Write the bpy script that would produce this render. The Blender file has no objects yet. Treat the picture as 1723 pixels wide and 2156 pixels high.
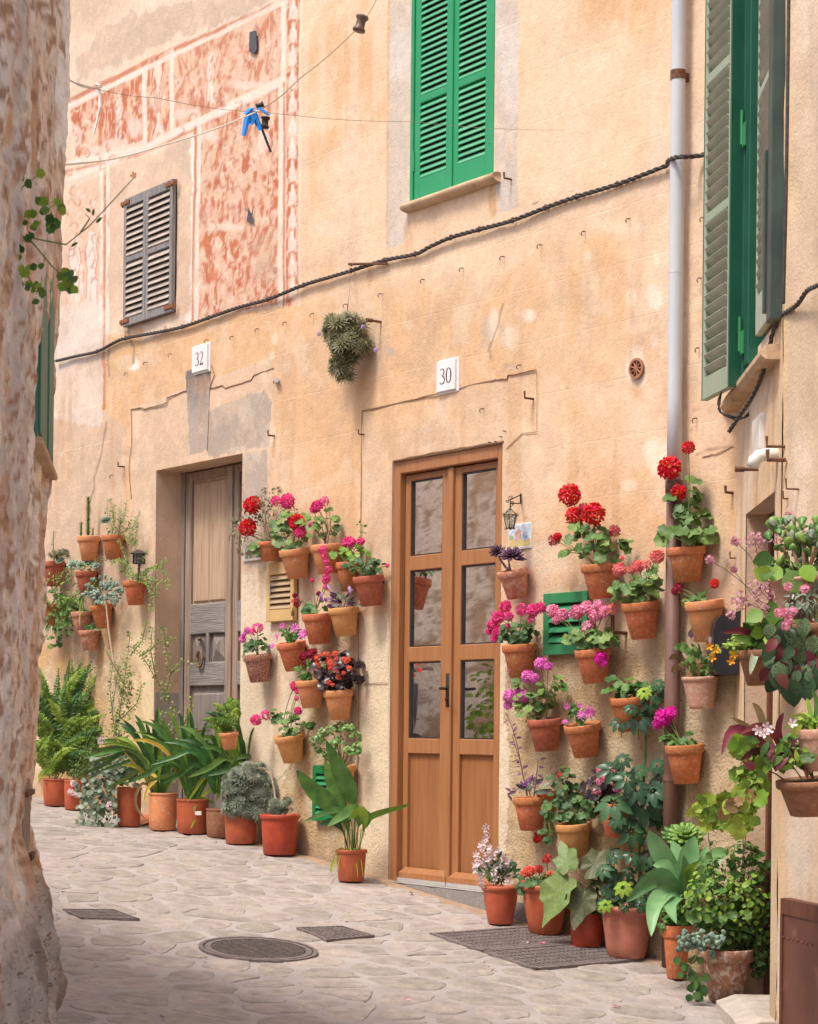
import bpy, math, random
import numpy as np
from math import sin, cos, pi, radians, hypot, sqrt, exp
from mathutils import Vector, Matrix
random.seed(7)
S = bpy.context.scene
COL = S.collection
# ------------------------------------------------------------------ camera, sky, sun, exposure
FPX, CX, HY, ROLL, EYE = 4300.0, 862.0, 1540.0, radians(.6), 1.6
cam = bpy.data.cameras.new('camera'); camo = bpy.data.objects.new('camera', cam); COL.objects.link(camo)
cam.sensor_fit = 'VERTICAL'; cam.sensor_height = 36; cam.lens = FPX/2156*36
cam.shift_y = (HY-1078)/2156; cam.clip_start = .05; cam.clip_end = 300
cam.dof.use_dof = True; cam.dof.focus_distance = 10.6; cam.dof.aperture_fstop = 16
camo.matrix_world = Matrix.Translation((0, 0, EYE)) @ Matrix.Rotation(pi/2, 4, 'X') @ Matrix.Rotation(ROLL, 4, 'Z')
S.camera = camo
SUNV = Vector((-.74, -.64, 1.75)).normalized()          # direction to the sun
w = bpy.data.worlds.new('World'); S.world = w; w.use_nodes = True
nt = w.node_tree; sky = nt.nodes.new('ShaderNodeTexSky'); sky.sky_type = 'NISHITA'; sky.sun_disc = False
sky.sun_elevation = math.asin(SUNV.z); sky.sun_rotation = math.atan2(SUNV.x, SUNV.y)
sky.dust_density = 4; sky.air_density = .7; sky.ozone_density = .6
nt.links.new(sky.outputs[0], nt.nodes['Background'].inputs[0]); nt.nodes['Background'].inputs[1].default_value = .15
sl = bpy.data.lights.new('sun', 'SUN'); sl.energy = 2.1; sl.angle = radians(13); sl.color = (1, .94, .86)
so = bpy.data.objects.new('sun', sl); COL.objects.link(so); so.rotation_euler = SUNV.to_track_quat('Z', 'Y').to_euler()
S.view_settings.view_transform = 'Standard'; S.view_settings.look = 'None'; S.view_settings.gamma = 1
S.view_settings.use_curve_mapping = False; S.view_settings.exposure = .60
S.cycles.max_bounces = 7; S.cycles.diffuse_bounces = 4; S.cycles.transparent_max_bounces = 8

# ------------------------------------------------------------------ measured planes (metres; 1723 x 2156 picture units are only used to take measurements)
def ray(px, py):
    dx = px-CX; dy = py-HY
    x = dx*cos(ROLL)+dy*sin(ROLL); y = -dx*sin(ROLL)+dy*cos(ROLL)
    return Vector((x/FPX, 1, -y/FPX))
def D(px, py, depth):
    r = ray(px, py)*depth; return Vector((r.x, r.y, r.z+EYE))
class PL:
    def __init__(s, P0, a, n): s.P0 = P0; s.a = a; s.n = n
    def p(s, u, w, z): return Vector((s.P0[0]+s.a[0]*u+s.n[0]*w, s.P0[1]+s.a[1]*u+s.n[1]*w, z))
    def hit(s, px, py, w=0):
        r = ray(px, py); q = s.p(0, w, 0)
        t = (q.x*s.n[0]+q.y*s.n[1])/(r.x*s.n[0]+r.y*s.n[1])
        return Vector((r.x*t, t, EYE+r.z*t))
    def uv(s, px, py, w=0):
        p = s.hit(px, py, w); return (p.x-s.P0[0])*s.a[0]+(p.y-s.P0[1])*s.a[1], p.z
    def uw(s, p): return (p[0]-s.P0[0])*s.a[0]+(p[1]-s.P0[1])*s.a[1], (p[0]-s.P0[0])*s.n[0]+(p[1]-s.P0[1])*s.n[1]
_R = hypot(FPX, 3112); _x0 = ray(900, HY).x; _D0 = FPX/378
MW = PL((_x0*_D0, _D0), (3112/_R, -FPX/_R), (-FPX/_R, -3112/_R))      # long facade
_n = hypot(.032, 1); RW = PL((1.505, 9.44), (-.032/_n, -1/_n), (-1/_n, .032/_n))   # side wall after the inner corner
_n = hypot(.2156, 1); NW = PL((1.461, 8.07), (.2156/_n, -1/_n), (-1/_n, -.2156/_n))  # nearest piece of wall on the right
_n = hypot(.1237, 1); LW = PL((-1.121, 6.5), (.1237/_n, -1/_n), (1/_n, .1237/_n))    # near wall on the left
W = MW.hit
KN = [(-14,1.75),(-4.8,1.075),(-3.3,.985),(-2.2,.925),(-1.46,.86),(-.84,.795),(-.36,.745),(-.12,.715),(.49,.65),(1.2,.575),(1.94,.50),(2.4,.45),(5,.16),(12,-.3),(40,-2)]
def gz(u): return float(np.interp(u, [k[0] for k in KN], [k[1] for k in KN]))
def G(px, py, back=0):
    r = ray(px, py); t = 5.
    while t < 25:
        x, y, z = r.x*t, t, EYE+r.z*t
        u, ww = MW.uw((x, y))
        if z <= gz(u): break
        t += .004
    if back: x += r.x*back; y += back; u, ww = MW.uw((x, y)); z = gz(u)
    return Vector((x, y, z))

# ------------------------------------------------------------------ object helpers
LOC = {}
def thing(name, label, cat, loc=(0, 0, 0), group=None, kind=None):
    o = bpy.data.objects.new(name, None); COL.objects.link(o); o.location = loc; o.empty_display_size = .05
    LOC[o.name] = Vector(loc); o['label'] = label; o['category'] = cat
    if group: o['group'] = group
    if kind: o['kind'] = kind
    return o
class MB:
    def __init__(s): s.V = []; s.F = []; s.n = 0
    def add(s, vs, fs):
        o = s.n; s.V.extend([tuple(v) for v in vs]); s.n += len(vs)
        s.F.extend([tuple(i+o for i in f) for f in fs]); return s
    def proto(s, pr, M):
        A = np.array(M); V = pr[0] @ A[:3, :3].T + A[:3, 3]
        return s.add(V.tolist(), pr[1])
    def box(s, c, sz, R=None):
        c = Vector(c); vs = []
        for i in (-1, 1):
            for j in (-1, 1):
                for k in (-1, 1):
                    v = Vector((i*sz[0]/2, j*sz[1]/2, k*sz[2]/2))
                    vs.append(c+(R @ v if R else v))
        return s.add(vs, [(0,1,3,2),(4,6,7,5),(0,4,5,1),(2,3,7,6),(0,2,6,4),(1,5,7,3)])
    def pbox(s, pl, u0, u1, z0, z1, w0, w1, bev=0):
        b = bev; vs = []
        if not b:
            for u in (u0, u1):
                for z in (z0, z1):
                    for ww in (w0, w1): vs.append(pl.p(u, ww, z))
            return s.add(vs, [(0,1,3,2),(4,6,7,5),(0,4,5,1),(2,3,7,6),(0,2,6,4),(1,5,7,3)])
        for ww, e in ((w0, 0), (w1-b, 0), (w1, b)):
            for u, z in ((u0+e, z0+e), (u1-e, z0+e), (u1-e, z1-e), (u0+e, z1-e)): vs.append(pl.p(u, ww, z))
        F = [(3, 2, 1, 0), (8, 9, 10, 11)]
        for r in (0, 4):
            for i in range(4): F.append((r+i, r+(i+1) % 4, r+4+(i+1) % 4, r+4+i))
        return s.add(vs, F)
    def tube(s, pts, r, n=6, r2=None, cap=True):
        pts = [Vector(p) for p in pts]; m = len(pts)
        if m < 2: return s
        vs = []; prev = None
        for i, p in enumerate(pts):
            t = (pts[min(i+1, m-1)]-pts[max(i-1, 0)])
            t = t.normalized() if t.length > 1e-9 else Vector((0, 0, 1))
            x = (prev-t*prev.dot(t)) if prev else t.orthogonal()
            x = x.normalized() if x.length > 1e-6 else t.orthogonal().normalized()
            prev = x; y = t.cross(x)
            rr = r if r2 is None else r+(r2-r)*i/(m-1)
            for k in range(n): vs.append(p+(x*cos(2*pi*k/n)+y*sin(2*pi*k/n))*rr)
        F = []
        for i in range(m-1):
            for k in range(n): F.append((i*n+k, i*n+(k+1) % n, (i+1)*n+(k+1) % n, (i+1)*n+k))
        if cap: F.append(tuple(range(n-1, -1, -1))); F.append(tuple((m-1)*n+k for k in range(n)))
        return s.add(vs, F)
    def lathe(s, prof, n=28, M=None, wob=0):
        vs = []; F = []
        for r, z in prof:
            for k in range(n):
                a = 2*pi*k/n; rr = r*(1+wob*sin(2*a+1)+wob*.6*sin(3*a))
                v = Vector((rr*cos(a), rr*sin(a), z)); vs.append(M @ v if M else v)
        for i in range(len(prof)-1):
            for k in range(n): F.append((i*n+k, i*n+(k+1) % n, (i+1)*n+(k+1) % n, (i+1)*n+k))
        return s.add(vs, F)
    def disc(s, r, z, n=28, M=None, j=0):
        c = Vector((0, 0, z+j)); vs = [M @ c if M else c]
        for k in range(n):
            v = Vector((r*cos(2*pi*k/n), r*sin(2*pi*k/n), z)); vs.append(M @ v if M else v)
        return s.add(vs, [(0, 1+k, 1+(k+1) % n) for k in range(n)])
    def mesh(s, name, mat=None, off=None, smooth=False):
        me = bpy.data.meshes.new(name)
        V = s.V if off is None else [(v[0]-off[0], v[1]-off[1], v[2]-off[2]) for v in s.V]
        me.from_pydata(V, [], s.F); me.update()
        if mat: me.materials.append(mat)
        if smooth: me.polygons.foreach_set('use_smooth', [True]*len(me.polygons))
        return me
def part(name, mb, mat, parent=None, smooth=False, label=None, stuff=False):
    off = LOC[parent.name] if parent else None
    o = bpy.data.objects.new(name, mb.mesh(name, mat, off, smooth)); COL.objects.link(o)
    if parent: o.parent = parent; LOC[o.name] = off
    if label: o['label'] = label
    if stuff: o['kind'] = 'stuff'
    return o
def single(name, mb, mat, label, cat, group=None, smooth=False):
    c = np.array(mb.V); c = Vector((float(c[:, 0].mean()), float(c[:, 1].mean()), float(c[:, 2].min())))
    o = bpy.data.objects.new(name, mb.mesh(name, mat, c, smooth)); COL.objects.link(o); o.location = c
    LOC[o.name] = c; o['label'] = label; o['category'] = cat
    if group: o['group'] = group
    return o
MC = {}; WM = {}
def matmesh(key, base, mat):
    k = (key, mat.name)
    if k not in MC:
        m = base.copy(); m.materials.clear(); m.materials.append(mat); m.name = key; MC[k] = m
    return MC[k]
def inst(name, me, M, parent, label=None):
    o = bpy.data.objects.new(name, me); COL.objects.link(o); o.parent = parent
    off = LOC[parent.name]; o.matrix_basis = (WM[parent.name].inverted() if parent.name in WM else Matrix.Translation(-off)) @ M
    LOC[o.name] = off; WM[o.name] = M
    if label: o['label'] = label
    return o
def frame(pos, nrm, up, s=1, sx=None):
    z = Vector(nrm).normalized(); y = Vector(up); y = y-z*y.dot(z)
    y = y.normalized() if y.length > 1e-5 else z.orthogonal().normalized()
    x = y.cross(z); sx = sx or s
    M = Matrix(((x.x*sx, y.x*s, z.x*s, pos[0]), (x.y*sx, y.y*s, z.y*s, pos[1]), (x.z*sx, y.z*s, z.z*s, pos[2]), (0, 0, 0, 1)))
    return M
def rv(a=1): return Vector((random.uniform(-a, a), random.uniform(-a, a), random.uniform(-a, a)))
def U(a, b): return random.uniform(a, b)
TOCAM = Vector((-.25, -1, .05)).normalized()

# ------------------------------------------------------------------ materials
MATS = {}
def N(nt, t, **k):
    n = nt.nodes.new(t)
    for a, b in k.items(): setattr(n, a, b)
    return n
def mat(name, c1, c2=None, rough=.8, scale=8, detail=5, bump=0, bscale=40, stretch=(1,1,1), vary=0, metal=0, transl=0,
        spots=None, island=False, contrast=.5, coat=0, gener='Object', spec=.35):
    """two colours mixed by noise, optional third colour in spots, per-object / per-island brightness variety, bump"""
    if name in MATS: return MATS[name]
    m = bpy.data.materials.new(name); m.use_nodes = True; nt = m.node_tree; L = nt.links.new
    b = nt.nodes['Principled BSDF']; b.inputs['Roughness'].default_value = rough; b.inputs['Metallic'].default_value = metal
    b.inputs['Specular IOR Level'].default_value = spec
    if coat: b.inputs['Coat Weight'].default_value = coat
    tc = N(nt, 'ShaderNodeTexCoord'); mp = N(nt, 'ShaderNodeMapping'); mp.inputs['Scale'].default_value = stretch
    src = tc.outputs['Object']
    if vary:
        oi = N(nt, 'ShaderNodeObjectInfo'); ad = N(nt, 'ShaderNodeVectorMath', operation='ADD'); sc = N(nt, 'ShaderNodeVectorMath', operation='SCALE')
        cb = N(nt, 'ShaderNodeCombineXYZ'); L(oi.outputs['Random'], cb.inputs[0]); L(oi.outputs['Random'], cb.inputs[1])
        L(cb.outputs[0], sc.inputs[0]); sc.inputs['Scale'].default_value = 37; L(sc.outputs[0], ad.inputs[0]); L(src, ad.inputs[1]); src = ad.outputs[0]
    L(src, mp.inputs[0])
    no = N(nt, 'ShaderNodeTexNoise'); no.inputs['Scale'].default_value = scale; no.inputs['Detail'].default_value = detail; L(mp.outputs[0], no.inputs[0])
    rp = N(nt, 'ShaderNodeMapRange'); rp.inputs[1].default_value = .5-contrast/2*.6; rp.inputs[2].default_value = .5+contrast/2*.6; L(no.outputs[0], rp.inputs[0])
    mx = N(nt, 'ShaderNodeMix', data_type='RGBA'); mx.inputs[6].default_value = (*c1, 1); mx.inputs[7].default_value = (*(c2 or c1), 1)
    L(rp.outputs[0], mx.inputs[0]); out = mx.outputs[2]
    if spots:
        col, thr, ssc = spots[:3]
        n2 = N(nt, 'ShaderNodeTexNoise'); n2.inputs['Scale'].default_value = ssc; n2.inputs['Detail'].default_value = 6; n2.inputs['Roughness'].default_value = .65; L(mp.outputs[0], n2.inputs[0])
        r2 = N(nt, 'ShaderNodeMapRange'); r2.inputs[1].default_value = thr; r2.inputs[2].default_value = thr+.1; L(n2.outputs[0], r2.inputs[0])
        m2 = N(nt, 'ShaderNodeMix', data_type='RGBA'); L(r2.outputs[0], m2.inputs[0]); L(out, m2.inputs[6]); m2.inputs[7].default_value = (*col, 1); out = m2.outputs[2]
    if vary or island:
        hs = N(nt, 'ShaderNodeHueSaturation'); mr = N(nt, 'ShaderNodeMapRange'); v = vary or .25
        if island: g = N(nt, 'ShaderNodeNewGeometry'); L(g.outputs['Random Per Island'], mr.inputs[0])
        else: L(oi.outputs['Random'], mr.inputs[0])
        mr.inputs[3].default_value = 1-v; mr.inputs[4].default_value = 1+v; L(mr.outputs[0], hs.inputs['Value'])
        mh = N(nt, 'ShaderNodeMapRange'); L(mr.inputs[0].links[0].from_socket, mh.inputs[0]); mh.inputs[3].default_value = .5+v*.06; mh.inputs[4].default_value = .5-v*.06
        L(mh.outputs[0], hs.inputs['Hue']); L(out, hs.inputs['Color']); out = hs.outputs[0]
    L(out, b.inputs['Base Color'])
    if bump:
        bn = N(nt, 'ShaderNodeTexNoise'); bn.inputs['Scale'].default_value = bscale; bn.inputs['Detail'].default_value = 6; L(mp.outputs[0], bn.inputs[0])
        bp = N(nt, 'ShaderNodeBump'); bp.inputs['Strength'].default_value = bump; bp.inputs['Distance'].default_value = .01
        L(bn.outputs[0], bp.inputs['Height']); L(bp.outputs[0], b.inputs['Normal'])
    if transl:
        tr = N(nt, 'ShaderNodeBsdfTranslucent'); ms = N(nt, 'ShaderNodeMixShader'); ms.inputs[0].default_value = transl
        L(out, tr.inputs[0]); L(b.outputs[0], ms.inputs[1]); L(tr.outputs[0], ms.inputs[2]); L(ms.outputs[0], nt.nodes['Material Output'].inputs[0])
    MATS[name] = m; return m
def leaf(name, c1, c2, vary=.38, rough=.5, transl=.2, **k): return mat(name, c1, c2, rough=rough, scale=18, vary=vary, transl=transl, **k)
def petal(name, c1, c2): return mat(name, c1, c2, rough=.6, scale=25, island=True, vary=0, transl=.25)
# terracotta
TC = {
 'orange': mat('terracotta_orange', (.62,.215,.08), (.50,.155,.06), bump=.15, vary=.16, scale=9, spots=((.60,.40,.28),.57,11)),
 'light': mat('terracotta_light', (.72,.32,.13), (.62,.24,.10), bump=.15, vary=.1, scale=9, spots=((.68,.48,.34),.56,9)),
 'yellow': mat('terracotta_yellow', (.70,.36,.13), (.62,.28,.10), bump=.15, vary=.07, scale=8, spots=((.66,.44,.24),.62,14)),
 'dark': mat('terracotta_dark', (.50,.155,.075), (.36,.10,.055), bump=.2, vary=.08, scale=7, spots=((.55,.30,.22),.6,10)),
 'white': mat('terracotta_limed', (.40,.13,.07), (.26,.085,.05), bump=.4, scale=14, spots=((.62,.48,.42),.50,26)),
 'bloom': mat('terracotta_bloomed', (.58,.24,.14), (.50,.19,.11), bump=.25, scale=9, spots=((.62,.36,.27),.48,7)),
 'pale': mat('terracotta_pale', (.60,.33,.23), (.52,.26,.17), bump=.2, scale=9, spots=((.66,.46,.36),.5,9)),
 'old': mat('terracotta_old', (.42,.20,.12), (.26,.12,.075), bump=.5, scale=8, spots=((.50,.40,.32),.5,7)),
 'plastic': mat('plastic_red_brown', (.50,.125,.055), (.43,.10,.045), rough=.45, vary=.06, scale=5, bump=.04, spots=((.55,.24,.15),.66,22)),
 'red': mat('plastic_red', (.48,.075,.035), (.38,.06,.03), rough=.4, scale=6, bump=.04, spots=((.52,.2,.12),.64,14)),
 'rose': mat('terracotta_rose', (.50,.19,.13), (.44,.155,.105), bump=.15, scale=6, spots=((.55,.32,.25),.62,9)),
 'brown': mat('terracotta_brown', (.33,.16,.085), (.25,.11,.06), bump=.25, scale=8, spots=((.40,.25,.17),.6,11)),
}
M_soil = mat('soil', (.055,.035,.022), (.10,.07,.045), bump=.8, bscale=90, rough=1)
M_rust = mat('rusty_iron', (.10,.045,.025), (.20,.09,.05), rough=.8, scale=60, bump=.3)
M_iron = mat('dark_iron', (.025,.022,.02), (.06,.05,.04), rough=.6, metal=.3, scale=50)
M_black = mat('black_rubber', (.03,.026,.024), (.05,.04,.036), rough=.55, scale=30)
M_glass = None
G_ger = leaf('leaf_geranium', (.085,.18,.035), (.19,.29,.08), spots=((.20,.32,.12),.60,30))
G_gerd = leaf('leaf_geranium_dark', (.035,.10,.025), (.08,.17,.045), spots=((.13,.24,.08),.62,30))
G_dark = leaf('leaf_dark', (.02,.055,.025), (.05,.10,.045), rough=.35, transl=.08)
G_mid = leaf('leaf_mid', (.06,.15,.03), (.12,.24,.05))
G_bright = leaf('leaf_bright', (.16,.33,.03), (.27,.42,.06))
G_lime = leaf('leaf_lime', (.34,.45,.06), (.22,.36,.05), transl=.35)
G_grey = leaf('leaf_grey_green', (.13,.19,.12), (.24,.30,.21), transl=.05)
G_blue = leaf('leaf_blue_green', (.15,.24,.18), (.26,.36,.27), transl=.05)
G_brown = leaf('leaf_brown', (.22,.13,.05), (.30,.20,.09), transl=.1)
G_drab = leaf('leaf_drab', (.14,.15,.07), (.27,.24,.13), transl=.1)
G_purple = leaf('leaf_purple', (.07,.025,.06), (.15,.07,.12), rough=.4, transl=.1)
G_purp2 = leaf('leaf_purple_bright', (.20,.05,.22), (.10,.03,.13), transl=.1)
G_red = leaf('leaf_dark_red', (.20,.03,.035), (.10,.025,.03), transl=.15)
G_beg = leaf('leaf_black_begonia', (.022,.014,.016), (.05,.028,.03), rough=.3, transl=.03)
G_yel = leaf('leaf_yellow', (.50,.42,.05), (.38,.30,.05), transl=.25)
G_schef = leaf('leaf_schefflera', (.028,.085,.04), (.065,.14,.07), rough=.35, transl=.06, vary=.35)
G_agave = leaf('leaf_agave', (.16,.36,.14), (.24,.44,.20), rough=.4, transl=.15, vary=.2)
G_strap = leaf('leaf_strap', (.045,.14,.03), (.11,.25,.05), rough=.35, transl=.2, vary=.45)
G_fern = leaf('leaf_fern', (.15,.28,.03), (.28,.42,.07), vary=.35, transl=.3)
G_jade = leaf('leaf_jade', (.10,.23,.05), (.17,.31,.08), rough=.35, transl=.05)
def isl(name, c1, c2, v=.35, **k): return mat(name, c1, c2, rough=.55, scale=15, island=True, vary=0, transl=.2, **k)
I_mid = isl('foliage_mid', (.07,.16,.03), (.14,.26,.05)); I_dark = isl('foliage_dark', (.03,.085,.02), (.07,.14,.035))
I_small = isl('foliage_elephant_bush', (.15,.27,.04), (.26,.36,.08)); I_drab = isl('foliage_drab', (.15,.15,.07), (.30,.27,.16))
I_grey = isl('foliage_lavender', (.17,.22,.15), (.34,.38,.29)); I_air = isl('foliage_air_plant', (.17,.17,.08), (.34,.33,.19))
I_brt = isl('foliage_bright', (.17,.34,.03), (.30,.44,.07)); I_sed = isl('foliage_sedum', (.16,.26,.13), (.27,.38,.22))
M_stem = mat('stem_green', (.13,.20,.05), (.20,.24,.08), rough=.6, scale=30)
M_wood = mat('stem_brown', (.17,.11,.06), (.28,.20,.12), rough=.9, scale=40, bump=.3)
M_stemp = mat('stem_purple', (.12,.05,.06), (.2,.09,.09), rough=.6, scale=30)
F_red = petal('petal_red', (.62,.004,.008), (.75,.015,.02)); F_pink = petal('petal_pink', (.78,.03,.22), (.85,.10,.35))
F_mag = petal('petal_magenta', (.80,.01,.42), (.85,.05,.55)); F_rose = petal('petal_rose', (.85,.22,.42), (.9,.42,.55))
F_salm = petal('petal_salmon', (.85,.17,.16), (.88,.32,.30)); F_crim = petal('petal_crimson', (.32,.01,.03), (.45,.03,.07))
F_orch = petal('petal_orchid', (.80,.13,.55), (.85,.30,.68)); F_coral = petal('petal_coral', (.85,.08,.05), (.9,.22,.12))
F_white = petal('petal_white', (.85,.80,.80), (.84,.62,.66)); F_lil = petal('petal_lilac', (.45,.25,.65), (.6,.45,.8))
F_dust = petal('petal_dusty', (.62,.28,.34), (.72,.45,.48)); F_yel = petal('petal_yellow', (.85,.50,.02), (.8,.25,.01))

# ------------------------------------------------------------------ numpy noise for surface relief and wall colours
def _h(i, j, s):
    n = (i*374761393 + j*668265263 + s*974634777) & 0x7fffffff
    n = ((n ^ (n >> 13))*1274126177) & 0x7fffffff
    return ((n ^ (n >> 16)) & 0xffff)/65535.
def vn(x, y, s=0):
    xi = np.floor(x).astype(np.int64); yi = np.floor(y).astype(np.int64); fx = x-xi; fy = y-yi
    fx = fx*fx*(3-2*fx); fy = fy*fy*(3-2*fy)
    return (_h(xi, yi, s)*(1-fx)+_h(xi+1, yi, s)*fx)*(1-fy)+(_h(xi, yi+1, s)*(1-fx)+_h(xi+1, yi+1, s)*fx)*fy
def fbm(x, y, o=4, s=0, g=.5):
    t = 0; a = 1; n = 0
    for k in range(o): t = t+a*vn(x*2**k+k*7.3, y*2**k+k*3.1, s+k); n += a; a *= g
    return t/n
def sm(x, a, b): t = np.clip((x-a)/(b-a), 0, 1); return t*t*(3-2*t)
def lerp(a, b, t):
    t = np.asarray(t)[..., None]; return a*(1-t)+np.array(b)*t

def wall_mesh(name, P, ncol, shape, attrs, mat, parent, keep):
    nu, nz = shape
    me = bpy.data.meshes.new(name); me.vertices.add(nu*nz); me.vertices.foreach_set('co', P.reshape(-1).astype(np.float32))
    i = np.arange(nu*nz).reshape(nu, nz)
    q = np.stack([i[:-1, :-1], i[1:, :-1], i[1:, 1:], i[:-1, 1:]], -1)[keep]
    m = len(q); me.loops.add(m*4); me.loops.foreach_set('vertex_index', q.reshape(-1).astype(np.int32))
    me.polygons.add(m); me.polygons.foreach_set('loop_start', (np.arange(m)*4).astype(np.int32))
    me.update(); me.validate()
    me.polygons.foreach_set('use_smooth', np.ones(len(me.polygons), dtype=bool))
    a = me.color_attributes.new('Col', 'FLOAT_COLOR', 'POINT')
    c4 = np.ones((nu*nz, 4), np.float32); c4[:, :3] = np.clip(ncol.reshape(-1, 3), 0, 1); a.data.foreach_set('color', c4.reshape(-1))
    for k, v in attrs.items():
        if v.ndim == 2: b = me.attributes.new(k, 'FLOAT', 'POINT'); b.data.foreach_set('value', v.reshape(-1).astype(np.float32))
        else: b = me.attributes.new(k, 'FLOAT_VECTOR', 'POINT'); b.data.foreach_set('vector', v.reshape(-1).astype(np.float32))
    me.materials.append(mat)
    o = bpy.data.objects.new(name, me); COL.objects.link(o)
    if parent: o.parent = parent; o.location = -LOC[parent.name]; LOC[o.name] = LOC[parent.name]
    return o
def painted(name, ash=False, fine=.25, coarse=1.5, bs=70, cc=.1, sq=1, pit=.60):
    m = bpy.data.materials.new(name); m.use_nodes = True; nt = m.node_tree; L = nt.links.new; b = nt.nodes['Principled BSDF']
    b.inputs['Roughness'].default_value = .92; b.inputs['Specular IOR Level'].default_value = .2
    at = N(nt, 'ShaderNodeAttribute', attribute_name='Col'); ro = N(nt, 'ShaderNodeAttribute', attribute_name='relief'); tc0 = N(nt, 'ShaderNodeTexCoord'); tc = N(nt, 'ShaderNodeMapping'); tc.inputs['Scale'].default_value = (1, sq, 1); L(tc0.outputs['Object'], tc.inputs[0])
    n1 = N(nt, 'ShaderNodeTexNoise'); n1.inputs['Scale'].default_value = 30; n1.inputs['Detail'].default_value = 8; n1.inputs['Roughness'].default_value = .7; L(tc.outputs[0], n1.inputs[0])
    r1 = N(nt, 'ShaderNodeMapRange'); r1.inputs[1].default_value = .3; r1.inputs[2].default_value = .7; r1.inputs[3].default_value = 1-cc; r1.inputs[4].default_value = 1+cc; L(n1.outputs[0], r1.inputs[0])
    mu = N(nt, 'ShaderNodeMix', data_type='RGBA', blend_type='MULTIPLY'); mu.inputs[0].default_value = 1; L(at.outputs['Color'], mu.inputs[6]); L(r1.outputs[0], mu.inputs[7])
    out = mu.outputs[2]
    n2 = N(nt, 'ShaderNodeTexNoise'); n2.inputs['Scale'].default_value = bs; n2.inputs['Detail'].default_value = 7; n2.inputs['Roughness'].default_value = .65; L(tc.outputs[0], n2.inputs[0])
    vo = N(nt, 'ShaderNodeTexVoronoi'); vo.inputs['Scale'].default_value = bs*.9; L(tc.outputs[0], vo.inputs[0])
    # pits: small dark grains where the render is rough
    pr = N(nt, 'ShaderNodeMapRange'); pr.inputs[1].default_value = pit; pr.inputs[2].default_value = pit+.08; L(n2.outputs[0], pr.inputs[0])
    pm = N(nt, 'ShaderNodeMath', operation='MULTIPLY'); L(pr.outputs[0], pm.inputs[0]); L(ro.outputs['Fac'], pm.inputs[1])
    pk = N(nt, 'ShaderNodeMix', data_type='RGBA', blend_type='MULTIPLY'); L(pm.outputs[0], pk.inputs[0]); L(out, pk.inputs[6]); pk.inputs[7].default_value = (.42, .32, .24, 1); out = pk.outputs[2]
    h = N(nt, 'ShaderNodeMath', operation='MULTIPLY_ADD'); L(ro.outputs['Fac'], h.inputs[0]); h.inputs[1].default_value = coarse; h.inputs[2].default_value = fine
    bp = N(nt, 'ShaderNodeBump'); bp.inputs['Distance'].default_value = .012; L(h.outputs[0], bp.inputs['Strength']); L(n2.outputs[0], bp.inputs['Height'])
    nrm = bp.outputs[0]
    if ash:
        uv = N(nt, 'ShaderNodeAttribute', attribute_name='wuv'); aa = N(nt, 'ShaderNodeAttribute', attribute_name='ash')
        nd = N(nt, 'ShaderNodeTexNoise'); nd.inputs['Scale'].default_value = 9; L(tc.outputs[0], nd.inputs[0])
        sc = N(nt, 'ShaderNodeVectorMath', operation='SCALE'); sc.inputs['Scale'].default_value = .012; L(nd.outputs['Color'], sc.inputs[0])
        ad = N(nt, 'ShaderNodeVectorMath', operation='ADD'); L(uv.outputs['Vector'], ad.inputs[0]); L(sc.outputs[0], ad.inputs[1])
        br = N(nt, 'ShaderNodeTexBrick'); L(ad.outputs[0], br.inputs['Vector']); br.inputs['Scale'].default_value = 1
        br.inputs['Brick Width'].default_value = .78; br.inputs['Row Height'].default_value = .285; br.inputs['Mortar Size'].default_value = .0035; br.inputs['Mortar Smooth'].default_value = .6
        n3 = N(nt, 'ShaderNodeTexNoise'); n3.inputs['Scale'].default_value = 3.5; n3.inputs['Detail'].default_value = 3; L(tc.outputs[0], n3.inputs[0])
        r3 = N(nt, 'ShaderNodeMapRange'); r3.inputs[1].default_value = .42; r3.inputs[2].default_value = .62; L(n3.outputs[0], r3.inputs[0])
        m1 = N(nt, 'ShaderNodeMath', operation='MULTIPLY'); L(br.outputs['Fac'], m1.inputs[0]); L(aa.outputs['Fac'], m1.inputs[1])
        m2 = N(nt, 'ShaderNodeMath', operation='MULTIPLY'); L(m1.outputs[0], m2.inputs[0]); L(r3.outputs[0], m2.inputs[1])
        m3 = N(nt, 'ShaderNodeMath', operation='MULTIPLY'); L(m2.outputs[0], m3.inputs[0]); m3.inputs[1].default_value = .45
        mx = N(nt, 'ShaderNodeMix', data_type='RGBA'); L(m3.outputs[0], mx.inputs[0]); L(out, mx.inputs[6]); mx.inputs[7].default_value = (.86, .72, .55, 1); out = mx.outputs[2]
        b2 = N(nt, 'ShaderNodeBump', invert=True); b2.inputs['Strength'].default_value = .35; b2.inputs['Distance'].default_value = .004; L(m1.outputs[0], b2.inputs['Height']); L(nrm, b2.inputs['Normal']); nrm = b2.outputs[0]
    L(out, b.inputs['Base Color']); L(nrm, b.inputs['Normal']); MATS[name] = m; return m
M_facade = painted('old_lime_plaster', True); M_side = painted('side_wall_plaster'); M_rock = painted('rough_rock_plaster', fine=.5, coarse=1.0, bs=60, cc=.26, sq=.16, pit=.56)
def proj(P):
    X, Y, Z = P[..., 0], P[..., 1], P[..., 2]; x = FPX*X/Y; y = -FPX*(Z-EYE)/Y
    return CX+x*cos(ROLL)-y*sin(ROLL), HY+x*sin(ROLL)+y*cos(ROLL)
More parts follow.
